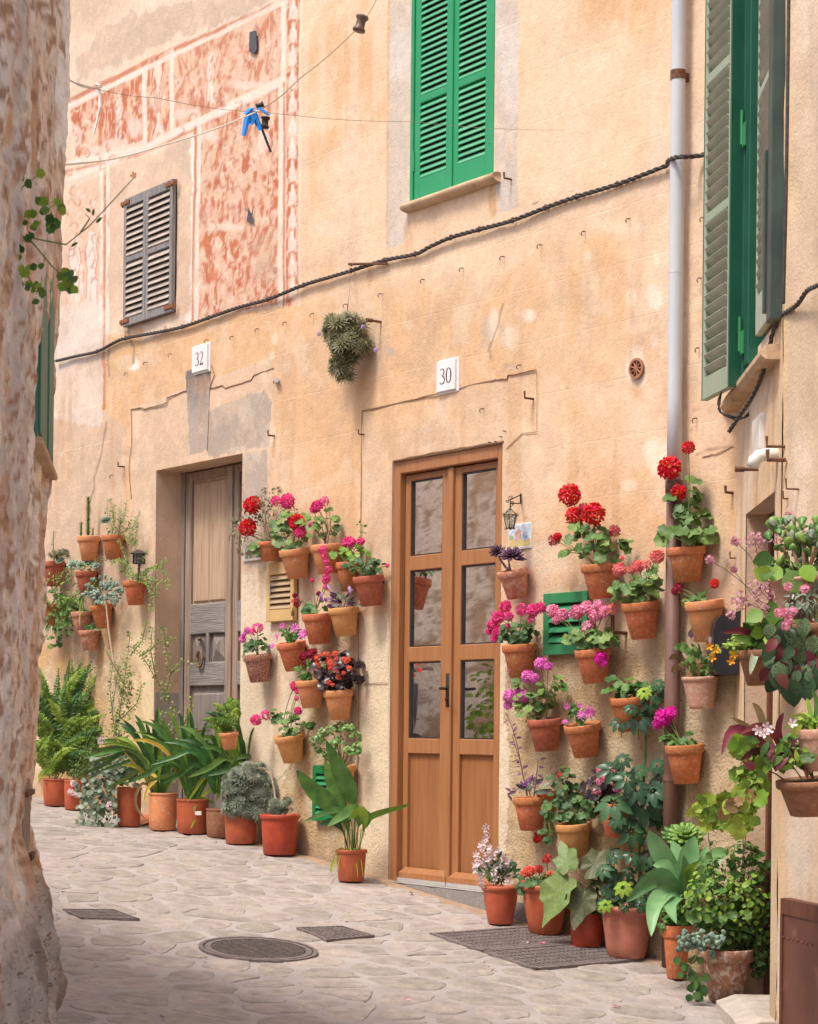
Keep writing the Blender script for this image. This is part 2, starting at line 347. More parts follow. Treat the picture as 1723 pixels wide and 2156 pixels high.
class Paint:
    def __init__(s, px, py, u, z):
        s.px, s.py = px, py
        s.n1 = fbm(u*9, z*9, 4, 5)-.5; s.n2 = fbm(u*9+50, z*9, 4, 9)-.5
    def ell(s, cx, cy, rx, ry, soft=.35, nz=1.0):
        d = np.sqrt(((s.px-cx)/rx)**2+((s.py-cy)/ry)**2)+s.n1*nz; return 1-sm(d, 1-soft, 1+soft*.4)
    def poly(s, pts, wob=10, soft=0):
        x = s.px+s.n1*wob; y = s.py+s.n2*wob; ins = np.zeros(x.shape, bool); n = len(pts)
        for i in range(n):
            x0, y0 = pts[i]; x1, y1 = pts[(i+1) % n]
            if y0 == y1: continue
            ins ^= ((y0 > y) != (y1 > y)) & (x < (x1-x0)*(y-y0)/(y1-y0)+x0)
        return ins.astype(float)
    def line(s, pts, wd, wob=3, soft=1.5):
        x = s.px+s.n1*wob; y = s.py+s.n2*wob; d = np.full(x.shape, 1e9)
        for (x0, y0), (x1, y1) in zip(pts, pts[1:]):
            dx, dy = x1-x0, y1-y0; t = np.clip(((x-x0)*dx+(y-y0)*dy)/(dx*dx+dy*dy), 0, 1)
            d = np.minimum(d, np.hypot(x-x0-t*dx, y-y0-t*dy))
        return 1-sm(d, wd-soft*.5, wd+soft)

# ------------------------------------------------------------------ long facade
HOUSE = thing('house_facade', 'long ochre plastered house front with faded red painted panels and two doors', 'house', MW.p(0, 0, gz(0)))
DOOR30 = (-.36, .65, .745, 3.14); DOOR32 = (-3.14, -2.01, .80, 3.36)
G30 = (MW.uv(864, 430)[0], MW.uv(1040, 375)[0], 4.58, 6.6)
us = np.arange(-7.2, 2.405, .0125); zs = np.arange(.1, 7.7, .0125)
for r in (DOOR30, DOOR32, G30):
    for k in (0, 1): us[np.argmin(abs(us-r[k]))] = r[k]
    for k in (2, 3): zs[np.argmin(abs(zs-r[k]))] = r[k]
us[-1] = 2.402
Ug, Zg = np.meshgrid(us, zs, indexing='ij')
Pw = np.stack([MW.P0[0]+MW.a[0]*Ug, MW.P0[1]+MW.a[1]*Ug, Zg], -1)
px, py = proj(Pw); P_ = Paint(px, py, Ug, Zg)
big = fbm(Ug*1.3, Zg*1.3, 5, 1); med = fbm(Ug*4+9, Zg*4, 5, 2); fin = fbm(Ug*16, Zg*16, 4, 3); vert = fbm(Ug*9, Zg*1.1, 4, 4)
c = np.zeros(Ug.shape+(3,))+np.array((.76, .55, .375))
c = lerp(c, (.68, .43, .24), sm(big+.25*(med-.5)+sm(py, 250, 900)*.16, .46, .74))
c = lerp(c, (.78, .565, .41), sm(vert+.3*(med-.5), .52, .72)*.6*(1-sm(py, 500, 1100)))
# lower band: pinkish cement render and cream
low = sm(py-P_.n1*120-(px-900)*.05, 1040, 1260)
c = lerp(c, (.66, .49, .36), low*.75*sm(med, .3, .6))
c = lerp(c, (.70, .56, .36), sm(py-P_.n1*160, 1240, 1420)*.85)
relief = .10+.12*low
rr = sm(py-P_.n1*90+sm(px, 1500, 1560)*0, 1290, 1400)*(px > 1052)*(1-sm(px, 1545, 1550)*0)
rr = np.maximum(rr, P_.poly([(655, 1330), (752, 1330), (760, 1850), (600, 1850), (600, 1620), (655, 1500)], 26))
relief = np.maximum(relief, rr)
c = lerp(c, (.66, .46, .24), rr*sm(med, .42, .62)*.75); c = lerp(c, (.76, .62, .42), rr*sm(fbm(Ug*6, Zg*6, 3, 31), .55, .75)*.8)
# smooth jamb stones of door 30
J = P_.poly([(764, 866), (1129, 780), (1127, 1300), (1056, 1300), (1060, 930), (828, 972), (824, 1300), (760, 1300)], 5)
c = lerp(c, (.66, .465, .31), J*.85*sm(med, .25, .6)); relief = np.where(J > .5, .12, relief)
J2 = P_.poly([(1048, 1290), (1075, 1300), (1062, 1480), (1075, 1600), (1060, 1900), (1000, 1920), (1040, 1400)], 16); c = lerp(c, (.74, .65, .50), J2*.8); relief = np.where(J2 > .5, .25, relief)
J3 = P_.poly([(757, 1300), (826, 1290), (815, 1860), (770, 1850), (753, 1500)], 7); c = lerp(c, (.74, .62, .45), J3*.8); relief = np.where(J3 > .5, .3, relief)
c = lerp(c, (.62, .42, .24), J3*sm(vert, .5, .7)*.6)
# pale stone between door 32 and the beige vent
c = lerp(c, (.73, .62, .46), P_.poly([(505, 1205), (560, 1200), (655, 1330), (655, 1480), (600, 1640), (500, 1700)], 10)*.8)
# door 32 surround, grey stones and keystone
D32 = P_.poly([(277, 862), (395, 815), (440, 800), (575, 752), (578, 850), (568, 1000), (568, 1205), (505, 1205), (512, 955), (330, 990), (325, 1700), (262, 1700), (276, 1000)], 6)
c = lerp(c, (.68, .50, .36), D32*.8)
c = lerp(c, (.40, .335, .28), P_.poly([(440, 865), (560, 820), (573, 850), (570, 940), (440, 962)], 10)*.85*sm(med, .2, .5))
KS = P_.poly([(391, 783), (446, 768), (437, 948), (400, 957)], 3); c = lerp(c, (.42, .36, .31), KS*.9); c = lerp(c, (.13, .12, .12), KS*(1-sm(py+P_.n1*60, 770, 900))*.85)
c = lerp(c, (.42, .36, .31), P_.poly([(515, 955), (566, 945), (564, 1200), (510, 1190)], 7)*.8)
c = lerp(c, (.50, .41, .33), P_.poly([(325, 1330), (378, 1330), (372, 1700), (320, 1700)], 8)*.8)
# bare plaster at the far left, worn ochre patches near the ground
c = lerp(c, (.60, .44, .32), P_.poly([(110, 880), (215, 860), (262, 900), (270, 1400), (90, 1400)], 22)*.8)
ero = P_.poly([(90, 1350), (190, 1330), (260, 1300), (300, 1430), (330, 1700), (80, 1720)], 40); c = lerp(c, (.72, .46, .22), ero*sm(med, .3, .6)*.9); relief = np.maximum(relief, ero*.7)
c = lerp(c, (.52, .26, .13), ero*sm(fbm(Ug*5, Zg*5, 3, 77), .6, .7))
c = lerp(c, (.76, .61, .38), P_.poly([(245, 1290), (330, 1270), (330, 1700), (270, 1700)], 25)*.8)
# grey strips beside the upper window
for q in ([(821, 0), (868, 0), (862, 480), (852, 510), (817, 524)], [(1044, 0), (1094, 0), (1092, 435), (1050, 446), (1043, 380)]):
    m_ = P_.poly(q, 4); c = lerp(c, (.55, .47, .40), m_*.85); c = lerp(c, (.66, .60, .54), m_*sm(med, .5, .7)*.6)
c = lerp(c, (.60, .35, .18), P_.line([(820, 0), (815, 524)], 1.5)*.8)
# painted field: pale ground with red panels
FR = P_.poly([(100, -60), (632, -60), (628, 640), (520, 655), (412, 676), (222, 748), (100, 790)], 7)
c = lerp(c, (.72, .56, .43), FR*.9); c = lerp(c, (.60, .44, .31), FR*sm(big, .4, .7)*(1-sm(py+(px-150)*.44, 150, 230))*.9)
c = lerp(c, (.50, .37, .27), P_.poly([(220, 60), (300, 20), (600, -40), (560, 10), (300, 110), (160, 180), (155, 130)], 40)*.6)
st = fbm(Ug*30+fbm(Ug*4, Zg*4, 3, 8)*6, Zg*15+fbm(Ug*4, Zg*4, 3, 18)*6, 4, 12, .62); st2 = fbm(Ug*9+20, Zg*9, 5, 14, .6); ston = sm(st, .40, .60)
RED = (.50, .155, .075); PAL = (.80, .66, .56)
def pan(pts, dens, red=RED, wob=3):
    global c
    m_ = P_.poly(pts, wob); c = lerp(c, (.73, .50, .36), m_*.8); c = lerp(c, red, m_*np.clip(dens*(.18+.95*ston)*(.30+.95*sm(st2+dens*.12, .42, .60)), 0, .95)); return m_
def pl_(pts, wd=3, col=PAL, k=.85, wob=3):
    global c
    c = lerp(c, col, P_.line(pts, wd, wob)*k)
pl_([(148, 212), (315, 128), (640, -15)], 5, RED, .8)
pan([(148, 232), (300, 154), (303, 296), (240, 312), (160, 331)], 1.0)
pan([(312, 131), (359, 106), (359, 285), (310, 304)], .95)
pan([(367, 120), (593, 14), (593, 160), (365, 272)], .55)
pan([(605, -30), (632, -40), (630, 640), (603, 645)], .85)
pan([(425, 260), (587, 186), (585, 640), (412, 672)], .72)
pan([(140, 405), (217, 368), (217, 640), (128, 665)], .12)
pl_([(146, 222), (312, 142), (603, 2)], 4.5); pl_([(303, 150), (306, 300)], 4); pl_([(363, 108), (362, 280)], 4); pl_([(597, 5), (597, 165), (362, 282)], 4)
pl_([(140, 345), (300, 310), (420, 250), (600, 165)], 4); pl_([(136, 362), (300, 325), (420, 266), (600, 180)], 2, RED, .75)
pl_([(130, 385), (222, 345), (414, 262), (592, 178)], 5); pl_([(593, 180), (590, 640)], 4); pl_([(600, 175), (598, 645)], 2, RED, .8)
pl_([(420, 262), (414, 670)], 4); pl_([(412, 268), (404, 672)], 3.2, RED, .8); pl_([(404, 290), (398, 672)], 5, (.82, .74, .66), .9)
pl_([(222, 355), (219, 860)], 2.6, RED, .75); pl_([(230, 352), (226, 700)], 4); pl_([(215, 362), (213, 690)], 2.5)
pl_([(634, 0), (630, 640)], 2.5, (.82, .64, .50), .7)
for k in range(13):                                          # pale bell flowers down the border
    y0 = 20+k*49-(k*.2); x0 = 618-k*.15
    pl_([(x0, y0-20), (x0, y0-6)], 3, PAL, .9, 1); pl_([(x0-6, y0+14), (x0-4, y0-4), (x0, y0-10), (x0+4, y0-4), (x0+6, y0+12)], 2.6, PAL, .85, 1)
    pl_([(x0, y0-6), (x0, y0+18)], 3, PAL, .8, 1); pl_([(x0-9, y0+22), (x0-3, y0+17), (x0+3, y0+17), (x0+9, y0+20)], 1.6, PAL, .7, 1)
c = lerp(c, (.78, .62, .50), P_.ell(334, 150, 9, 24, nz=.3)*.9); c = lerp(c, (.76, .60, .48), P_.ell(334, 213, 17, 26, nz=.3)*.9); pl_([(334, 170), (334, 192)], 3); pl_([(334, 240), (334, 262), (326, 290)], 3.5); pl_([(334, 262), (345, 283)], 3.5)
for k in (-9, -3, 3, 9): pl_([(334+k, 195), (334+k*.5, 236)], .8, RED, .7, 1)
def figure(x, y, s, col=PAL):                                # small pale standing figure with a drawn outline
    global c
    c = lerp(c, col, P_.ell(x, y, 4.5*s, 6*s, nz=.2)*.9)
    m_ = P_.poly([(x-5*s, y+7*s), (x+6*s, y+6*s), (x+9*s, y+28*s), (x+6*s, y+50*s), (x+7*s, y+86*s), (x+1*s, y+87*s), (x, y+58*s), (x-3*s, y+86*s), (x-9*s, y+87*s), (x-6*s, y+45*s), (x-10*s, y+24*s)], 2); c = lerp(c, col, m_*.85)
    pl_([(x-6*s, y+10*s), (x-9*s, y+26*s), (x-5*s, y+48*s), (x-7*s, y+84*s)], .9, (.50, .17, .11), .7, 1); pl_([(x+6*s, y+10*s), (x+9*s, y+28*s), (x+5*s, y+50*s)], .9, (.50, .17, .11), .7, 1)
    pl_([(x-4*s, y+28*s), (x+2*s, y+16*s), (x+5*s, y+30*s), (x-1*s, y+44*s)], .8, (.55, .2, .13), .6, 1)
figure(251, 200, 1.05); figure(443, 122, 1.1); figure(440, 420, .75, (.74, .50, .40)); figure(485, 424, .6, (.74, .50, .40)); figure(500, 425, .6, (.74, .50, .40))
for x, y, s_ in ((158, 505, 1.5), (193, 495, 1.6), (172, 560, .7), (300-90, 590, .6)): figure(x, y, s_, (.78, .66, .58))
for x, y, rx, ry in ((285, 270, 16, 24), (250, 305, 34, 14), (205, 318, 30, 12), (520, 180, 34, 11), (400, 240, 30, 12), (480, 478, 50, 9), (165, 290, 9, 28), (555, 300, 14, 26), (440, 286, 22, 14)): c = lerp(c, (.78, .60, .49), P_.ell(x, y, rx, ry)*.8)
for k in range(210):                                          # drawn foliage and cloud curls
    x = random.choice((U(150, 300), U(370, 590), U(430, 580), U(135, 210))); y = U(20, 640)
    a0 = U(0, 6); q = [(x+U(5, 13)*cos(a0+i*.8)*(1-i*.1), y+U(7, 16)*sin(a0+i*.8)*(1-i*.1)) for i in range(5)]
    c = lerp(c, random.choice(((.40, .12, .07), (.40, .12, .07), (.84, .70, .58))), P_.line(q, 1.1, 6)*FR*.6*sm(py+(px-150)*.46, 228, 240))
c = lerp(c, (.50, .30, .20), P_.ell(560, 560, 22, 40)*.5*FR); c = lerp(c, (.52, .36, .27), P_.ell(540, 520, 14, 10)*.6)
# bare plaster round the old window
wn = P_.poly([(232, 352), (300, 330), (340, 322), (352, 300), (403, 289), (400, 650), (380, 668), (232, 700), (228, 500)], 16)
c = lerp(c, (.66, .47, .34), wn*.95); c = lerp(c, (.56, .43, .33), P_.poly([(345, 320), (400, 292), (402, 380), (370, 350)], 10)*.7)
c = lerp(c, (.74, .66, .60), P_.poly([(128, 640), (218, 630), (216, 900), (110, 880)], 14)*.55)
c = lerp(c, (.86, .80, .72), P_.ell(270, 765, 26, 16)*.8+0)
c = lerp(c, (.68, .42, .20), P_.poly([(228, 705), (300, 690), (300, 730), (262, 790), (228, 780)], 14)*.7)
# lime-white repairs, stains and rust
for x, y, rx, ry, k in ((1383, 628, 19, 28, .8), (1331, 625, 14, 18, .7), (1110, 664, 22, 17, .75), (1077, 708, 19, 23, .8), (1040, 682, 14, 36, .6), (1385, 545, 9, 20, .6), (1340, 776, 22, 46, .95), (1392, 960, 36, 46, .85), (1378, 720, 12, 16, .6), (1325, 1022, 20, 12, .5), (578, 715, 9, 12, .6), (573, 750, 8, 12, .6), (1240, 540, 8, 14, .5), (605, 770, 12, 20, .5), (1005, 1150, 8, 10, .3), (1150, 1180, 60, 40, .35), (1340, 1220, 60, 60, .35), (860, 685, 10, 8, .3), (700, 480, 40, 14, .2), (1310, 480, 70, 14, .25)):
    c = lerp(c, (.82, .70, .55), P_.ell(x, y, rx, ry)*k)
for x, y, rx, ry, k in ((825, 740, 11, 12, .8), (1025, 700, 9, 44, .55), (1060, 700, 6, 30, .3), (1075, 770, 12, 6, .4), (750, 232, 7, 17, .45), (790, 740, 14, 60, .25), (1470, 1060, 40, 70, .35), (1495, 1180, 30, 60, .3), (1440, 900, 20, 60, .2)):
    c = lerp(c, (.45, .40, .35), P_.ell(x, y, rx, ry)*k)
for x, y, h_, wd, k in ((778, 555, 50, 4, .5), (1037, 395, 60, 6, .6), (860, 460, 60, 7, .35), (795, 680, 35, 5, .55), (1075, 300, 30, 3, .3), (577, 925, 40, 4, .5), (262, 985, 40, 4, .5), (1123, 850, 50, 4, .4), (1340, 800, 40, 8, .4), (425, 790, 40, 20, .25), (1500, 480, 260, 16, .25)):
    c = lerp(c, (.55, .28, .12), P_.ell(x, y+h_/2, wd*1.6, h_*.6)*k)
c = lerp(c, (.56, .34, .18), sm(vert, .54, .72)*.5*sm(py, 300, 700)*(1-FR)); c = lerp(c, (.50, .36, .26), sm(fbm(Ug*2.2+31, Zg*2.6, 6, 71, .62), .56, .68)*.45*sm(py, 200, 600)*.7); c = lerp(c, (.82, .66, .50), sm(fbm(Ug*3.1+3, Zg*3.6, 6, 73, .62), .60, .70)*.28)
# darker band at the foot of the wall, small chips
foot = 1-sm(Zg-np.interp(Ug, [k[0] for k in KN], [k[1] for k in KN])+P_.n1*.3, .02, .22); c = lerp(c, (.42, .30, .20), foot*.55)
chip = sm(fbm(Ug*22, Zg*22, 3, 41), .80, .84); c = lerp(c, (.45, .27, .15), chip*.5*(1-FR)*sm(py, 300, 1000))
c = lerp(c, (.80, .60, .42), sm(fin, .62, .78)*.25)
c = c*(1+.10*(fin-.5)[..., None])
for f in ([(1060, 640), (1048, 690), (1030, 740), (1040, 760)], [(352, 690), (352, 700)], [(225, 890), (215, 960), (200, 1010), (192, 1080)], [(232, 730), (228, 790)], [(270, 700), (282, 735), (280, 765)], [(1470, 960), (1500, 945), (1545, 940)], [(640, 1520), (620, 1570), (612, 1620)]):
    c = lerp(c, (.30, .18, .11), P_.line(f, 1.6, 14, 2)*.7)
disp = (fbm(Ug*3, Zg*3, 3, 21)-.5)*.016+(med-.5)*.006+relief*(fbm(Ug*14, Zg*14, 4, 22)-.5)*.016
for x0, x1, z0, z1 in (DOOR30, DOOR32, G30):
    e = np.maximum(np.maximum(x0-Ug, Ug-x1), np.maximum(z0-Zg, Zg-z1)); disp = disp*sm(e, .0, .06)
Pw = Pw+np.array((MW.n[0], MW.n[1], 0))*disp[..., None]
uc = (Ug[:-1, :-1]+Ug[1:, 1:])/2; zc = (Zg[:-1, :-1]+Zg[1:, 1:])/2; keep = np.ones(uc.shape, bool)
for x0, x1, z0, z1 in (DOOR30, DOOR32, G30): keep &= ~((uc > x0) & (uc < x1) & (zc > z0) & (zc < z1))
ash = .6*(1-FR)*(1-J)*(1-rr)*(1-D32)*(1-sm(py, 1000, 1200))*(1-P_.poly([(821, 0), (868, 0), (852, 510), (817, 524)], 4))
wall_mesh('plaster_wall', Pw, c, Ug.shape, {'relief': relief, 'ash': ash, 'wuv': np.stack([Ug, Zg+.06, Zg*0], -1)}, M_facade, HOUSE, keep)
M_plas = mat('reveal_plaster', (.66, .47, .32), (.56, .38, .25), scale=6, bump=.3, bscale=60)
M_plas_low = mat('grey_stone', (.47, .40, .34), (.38, .32, .275), scale=14, bump=.4, bscale=90, spots=((.5, .44, .38), .6, 30))
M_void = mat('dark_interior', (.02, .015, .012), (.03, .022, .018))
def reveal(r, d, m_, pl=MW, parent=HOUSE, name='reveal', t=.03):
    x0, x1, z0, z1 = r
    a = MB(); a.pbox(pl, x0-t, x0+.001, z0, z1+t, -d, -.004); part(name, a, m_, parent)
    a = MB(); a.pbox(pl, x1-.001, x1+t, z0, z1+t, -d, -.004); part(name, a, m_, parent)
    a = MB(); a.pbox(pl, x0-t, x1+t, z1-.001, z1+t, -d, -.004); part('lintel_underside', a, m_, parent)
reveal(DOOR30, .12, M_plas); reveal(DOOR32, .26, M_plas); reveal(G30, .1, M_plas)
a = MB(); a.pbox(MW, DOOR32[0]+.0015, DOOR32[0]+.006, .8, 1.85, -.25, -.004); part('jamb_stone', a, M_plas_low, HOUSE)
# keystone block and shade lines of plaster edges as dark ribbons
M_key = mat('dark_keystone', (.40, .34, .29), (.21, .19, .175), scale=3.2, bump=.3, stretch=(1, 1, .6), contrast=.8, spots=((.48, .40, .33), .60, 6))
q = [MW.uv(x, y) for x, y in ((391, 783), (446, 768), (437, 948), (400, 957))]
a = MB(); vs = [MW.p(u, .012, z) for u, z in q]+[MW.p(u, -.02, z) for u, z in q]
a.add(vs, [(3, 2, 1, 0), (0, 1, 5, 4), (1, 2, 6, 5), (2, 3, 7, 6), (3, 0, 4, 7)]); None
M_crack = mat('crack_and_joint_shade', (.34, .20, .11), (.22, .13, .08), rough=1)
def crack(pts, wd=.005, pl=MW, off=.004, sub=6, wob=.0028):  # dark ribbon for cracks and joint shade
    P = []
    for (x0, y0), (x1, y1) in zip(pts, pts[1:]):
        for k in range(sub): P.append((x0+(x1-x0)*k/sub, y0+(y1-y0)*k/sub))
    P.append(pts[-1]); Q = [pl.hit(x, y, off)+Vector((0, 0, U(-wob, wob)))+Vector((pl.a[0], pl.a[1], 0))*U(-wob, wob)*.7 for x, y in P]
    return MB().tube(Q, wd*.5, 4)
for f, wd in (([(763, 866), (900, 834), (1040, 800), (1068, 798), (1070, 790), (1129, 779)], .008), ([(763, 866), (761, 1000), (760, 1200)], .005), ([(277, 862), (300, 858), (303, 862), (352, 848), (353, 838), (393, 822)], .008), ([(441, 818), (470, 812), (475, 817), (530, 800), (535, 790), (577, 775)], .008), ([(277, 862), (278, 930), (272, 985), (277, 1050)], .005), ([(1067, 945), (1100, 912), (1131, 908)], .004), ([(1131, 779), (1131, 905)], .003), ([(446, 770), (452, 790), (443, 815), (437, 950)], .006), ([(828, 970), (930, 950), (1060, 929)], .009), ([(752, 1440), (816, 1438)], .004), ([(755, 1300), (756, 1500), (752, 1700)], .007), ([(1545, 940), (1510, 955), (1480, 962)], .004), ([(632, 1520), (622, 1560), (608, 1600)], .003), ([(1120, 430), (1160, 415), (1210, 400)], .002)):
    part('crack_shade_line', crack(f, wd), M_crack, HOUSE)  # dark ribbons stand in for cracks and the shade along plaster joints
# plinth of door 30, threshold
M_plinth = mat('speckled_concrete', (.30, .275, .26), (.22, .20, .19), scale=60, bump=.8, bscale=110, spots=((.40, .38, .36), .6, 60))
a = MB(); us_ = np.linspace(-.385, 1.06, 16)
vs = []
for i, u in enumerate(us_):
    t_ = .742 if u < .7 else .742-.03
    vs += [MW.p(u, .03+.004*sin(i*2.3), t_), MW.p(u, .045+.006*sin(i*3.1), gz(u)-.05), MW.p(u, -.12, t_)]
a.add(vs, [f for i in range(15) for f in ((i*3, i*3+1, i*3+4, i*3+3), (i*3+2, i*3, i*3+3, i*3+5))]); part('door_step', a, M_plinth, HOUSE)

# ------------------------------------------------------------------ doors
M_oak = mat('varnished_oak', (.42, .195, .085), (.31, .13, .05), rough=.38, scale=7, detail=7, stretch=(6, 6, .45), bump=.08, bscale=20, contrast=.9)
M_oakd = mat('varnished_oak_panel', (.37, .165, .065), (.26, .105, .04), rough=.38, scale=7, detail=7, stretch=(6, 6, .45), bump=.08, bscale=20, contrast=.9)
M_alu = mat('aluminium', (.72, .71, .68), (.6, .6, .58), rough=.35, metal=.6)
def glassmat():
    m = bpy.data.materials.new('window_glass'); m.use_nodes = True; nt = m.node_tree; L = nt.links.new
    nt.nodes.remove(nt.nodes['Principled BSDF']); g = N(nt, 'ShaderNodeBsdfGlossy'); g.inputs['Roughness'].default_value = .012; g.inputs[0].default_value = (.95, .97, 1, 1)
    t = N(nt, 'ShaderNodeBsdfTransparent'); mx = N(nt, 'ShaderNodeMixShader'); mx.inputs[0].default_value = .9; L(t.outputs[0], mx.inputs[1]); L(g.outputs[0], mx.inputs[2])
    tc = N(nt, 'ShaderNodeTexCoord'); no = N(nt, 'ShaderNodeTexNoise'); no.inputs['Scale'].default_value = 3; L(tc.outputs['Object'], no.inputs[0])
    b = N(nt, 'ShaderNodeBump'); b.inputs['Strength'].default_value = .12; b.inputs['Distance'].default_value = .006; L(no.outputs[0], b.inputs['Height']); L(b.outputs[0], g.inputs['Normal'])
    L(mx.outputs[0], nt.nodes['Material Output'].inputs[0]); return m
M_glass = glassmat()
def u_(x, y, w): return MW.uv(x, y, w)[0]
x0, x1, z0, z1 = DOOR30; wf = -.012; wl = -.05
fr = MB()
fr.pbox(MW, x0+.001, x0+.058, z0, z1-.002, -.11, wf, .005); fr.pbox(MW, x1-.058, x1-.001, z0, z1-.002, -.11, wf, .005); fr.pbox(MW, x0+.058, x1-.058, z1-.075, z1-.002, -.11, wf, .005)
DR = part('door_frame', fr, M_oak, HOUSE)
zr = [MW.uv(895, y, wl)[1] for y in (1008, 1168, 1199, 1361, 1393, 1555, 1587, 1819)]
cm = u_(955, 1300, wl); L0, L1 = x0+.062, cm-.004; R0, R1 = cm+.004, x1-.062
pw = u_(929, 1300, wl)-u_(862, 1300, wl)
for k, (a0, a1, p0) in enumerate(((L0, L1, u_(862, 1300, wl)), (R0, R1, u_(970, 1300, wl)))):
    p1 = p0+pw; zt = z1-.08; m_ = MB()
    m_.pbox(MW, a0, p0, z0+.01, zt, -.09, wl, .004); m_.pbox(MW, p1, a1, z0+.01, zt, -.09, wl, .004)
    for q0, q1 in ((zr[0], zt), (zr[2], zr[1]), (zr[4], zr[3]), (zr[6], zr[5]), (z0+.01, z0+.06)): m_.pbox(MW, p0, p1, q0, q1, -.09, wl-.001, .004)
    if k == 0: m_.pbox(MW, a1-.035, a1+.012, z0+.01, zt, wl+.0005, wl+.02, .005)     # meeting bead
    leaf_ = part('door_leaf', m_, M_oak, HOUSE)
    for q0, q1 in ((zr[1], zr[0]), (zr[3], zr[2]), (zr[5], zr[4])):
        g = MB(); g.pbox(MW, p0-.004, p1+.004, q0-.004, q1+.004, -.075, -.070); part('glass_pane', g, M_glass, leaf_)
        b = MB(); e = .008
        for v in ((p0, p0+e, q0, q1), (p1-e, p1, q0, q1), (p0+e, p1-e, q0, q0+e), (p0+e, p1-e, q1-e, q1)): b.pbox(MW, *v, -.0695, wl-.008)
        part('black_gasket', b, M_black, leaf_)
    b = MB(); b.pbox(MW, p0, p1, z0+.06, zr[6], -.085, -.072); part('kick_panel', b, M_oakd, leaf_)
    b = MB(); zz = z0+.025; vs = []
    for z_, w_, e in ((zz, wl, 0), (zz, wl+.028, 0), (zz+.03, wl+.028, 0), (zz+.06, wl, .03)): vs += [MW.p(a0+.01+e, w_, z_), MW.p(a1-.012-e, w_, z_)]
    b.add(vs, [(0, 1, 3, 2), (2, 3, 5, 4), (4, 5, 7, 6), (0, 2, 4, 6), (1, 7, 5, 3)]); part('weather_bar', b, M_oak, leaf_)
    b = MB(); b.pbox(MW, a0, a1, z0+.002, z0+.024, -.08, wl+.035, .003); part('sill_strip', b, M_alu, leaf_)
    if k == 0:
        hx, hz = MW.uv(951, 1450, wl); b = MB(); b.pbox(MW, hx-.02, hx+.008, hz-.10, hz+.085, wl+.0205, wl+.026, .003)
        b.tube([MW.p(hx-.006, wl+.02, hz), MW.p(hx-.006, wl+.075, hz), MW.p(hx+.004, wl+.08, hz), MW.p(hx+.06, wl+.078, hz+.002)], .008, 8)
        b.tube([MW.p(hx-.006, wl+.026, hz-.06), MW.p(hx-.006, wl+.034, hz-.06)], .009, 8); part('door_handle', b, M_iron, leaf_, True)
b = MB(); b.pbox(MW, x0+.02, x1-.02, z0-.0, z0+.0015, -.10, .032); part('threshold', b, M_alu, HOUSE)
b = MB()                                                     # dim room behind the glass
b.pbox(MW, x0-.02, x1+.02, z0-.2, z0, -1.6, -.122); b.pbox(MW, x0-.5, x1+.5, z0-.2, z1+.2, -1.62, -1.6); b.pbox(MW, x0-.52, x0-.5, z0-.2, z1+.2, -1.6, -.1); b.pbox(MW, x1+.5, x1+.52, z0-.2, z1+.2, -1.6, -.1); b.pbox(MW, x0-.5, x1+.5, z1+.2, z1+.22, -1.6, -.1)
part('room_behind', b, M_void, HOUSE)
cu = MB(); vs = []; nn = 26
for i in range(nn+1):
    u = x0+.18+.30*i/nn; wv = -.30+.02*sin(i*1.7)
    vs += [MW.p(u, wv, 1.25), MW.p(u, wv, 2.22)]
cu.add(vs, [(2*i, 2*i+2, 2*i+3, 2*i+1) for i in range(nn)]); part('curtain', cu, mat('white_curtain', (.75, .76, .78), (.6, .63, .68)), HOUSE)

# old grey door 32
M_old = mat('weathered_timber', (.44, .32, .23), (.20, .155, .13), rough=.95, scale=6, detail=8, stretch=(9, 9, .5), bump=.5, bscale=14, contrast=.7, spots=((.30, .13, .07), .62, 5))
M_oldg = mat('weathered_timber_grey', (.34, .29, .255), (.15, .13, .12), rough=.95, scale=6, detail=8, stretch=(9, 9, .5), bump=.6, bscale=14, contrast=.8)
M_oldh = mat('weathered_rail_grey', (.34, .31, .29), (.18, .165, .16), rough=.95, scale=6, detail=8, stretch=(.6, .6, 10), bump=.7, bscale=14, contrast=.8)
M_oldp = mat('weathered_panel', (.56, .42, .29), (.38, .25, .16), rough=.95, scale=6, detail=8, stretch=(10, 10, .6), bump=.5, bscale=14, contrast=.9, spots=((.40, .17, .09), .60, 4))
wd = -.20; x0, x1, z0, z1 = DOOR32; cm = u_(479, 1300, wd+.03)
b = MB(); b.pbox(MW, x0+.002, x0+.05, z0, z1-.002, -.25, wd+.005); part('door_frame', b, M_oldg, HOUSE)
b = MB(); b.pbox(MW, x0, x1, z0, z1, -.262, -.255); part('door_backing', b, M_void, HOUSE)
ya = [MW.uv(440, y, wd)[1] for y in (1012, 1275, 1300, 1330, 1395, 1420, 1440)]     # panel top/bottom levels
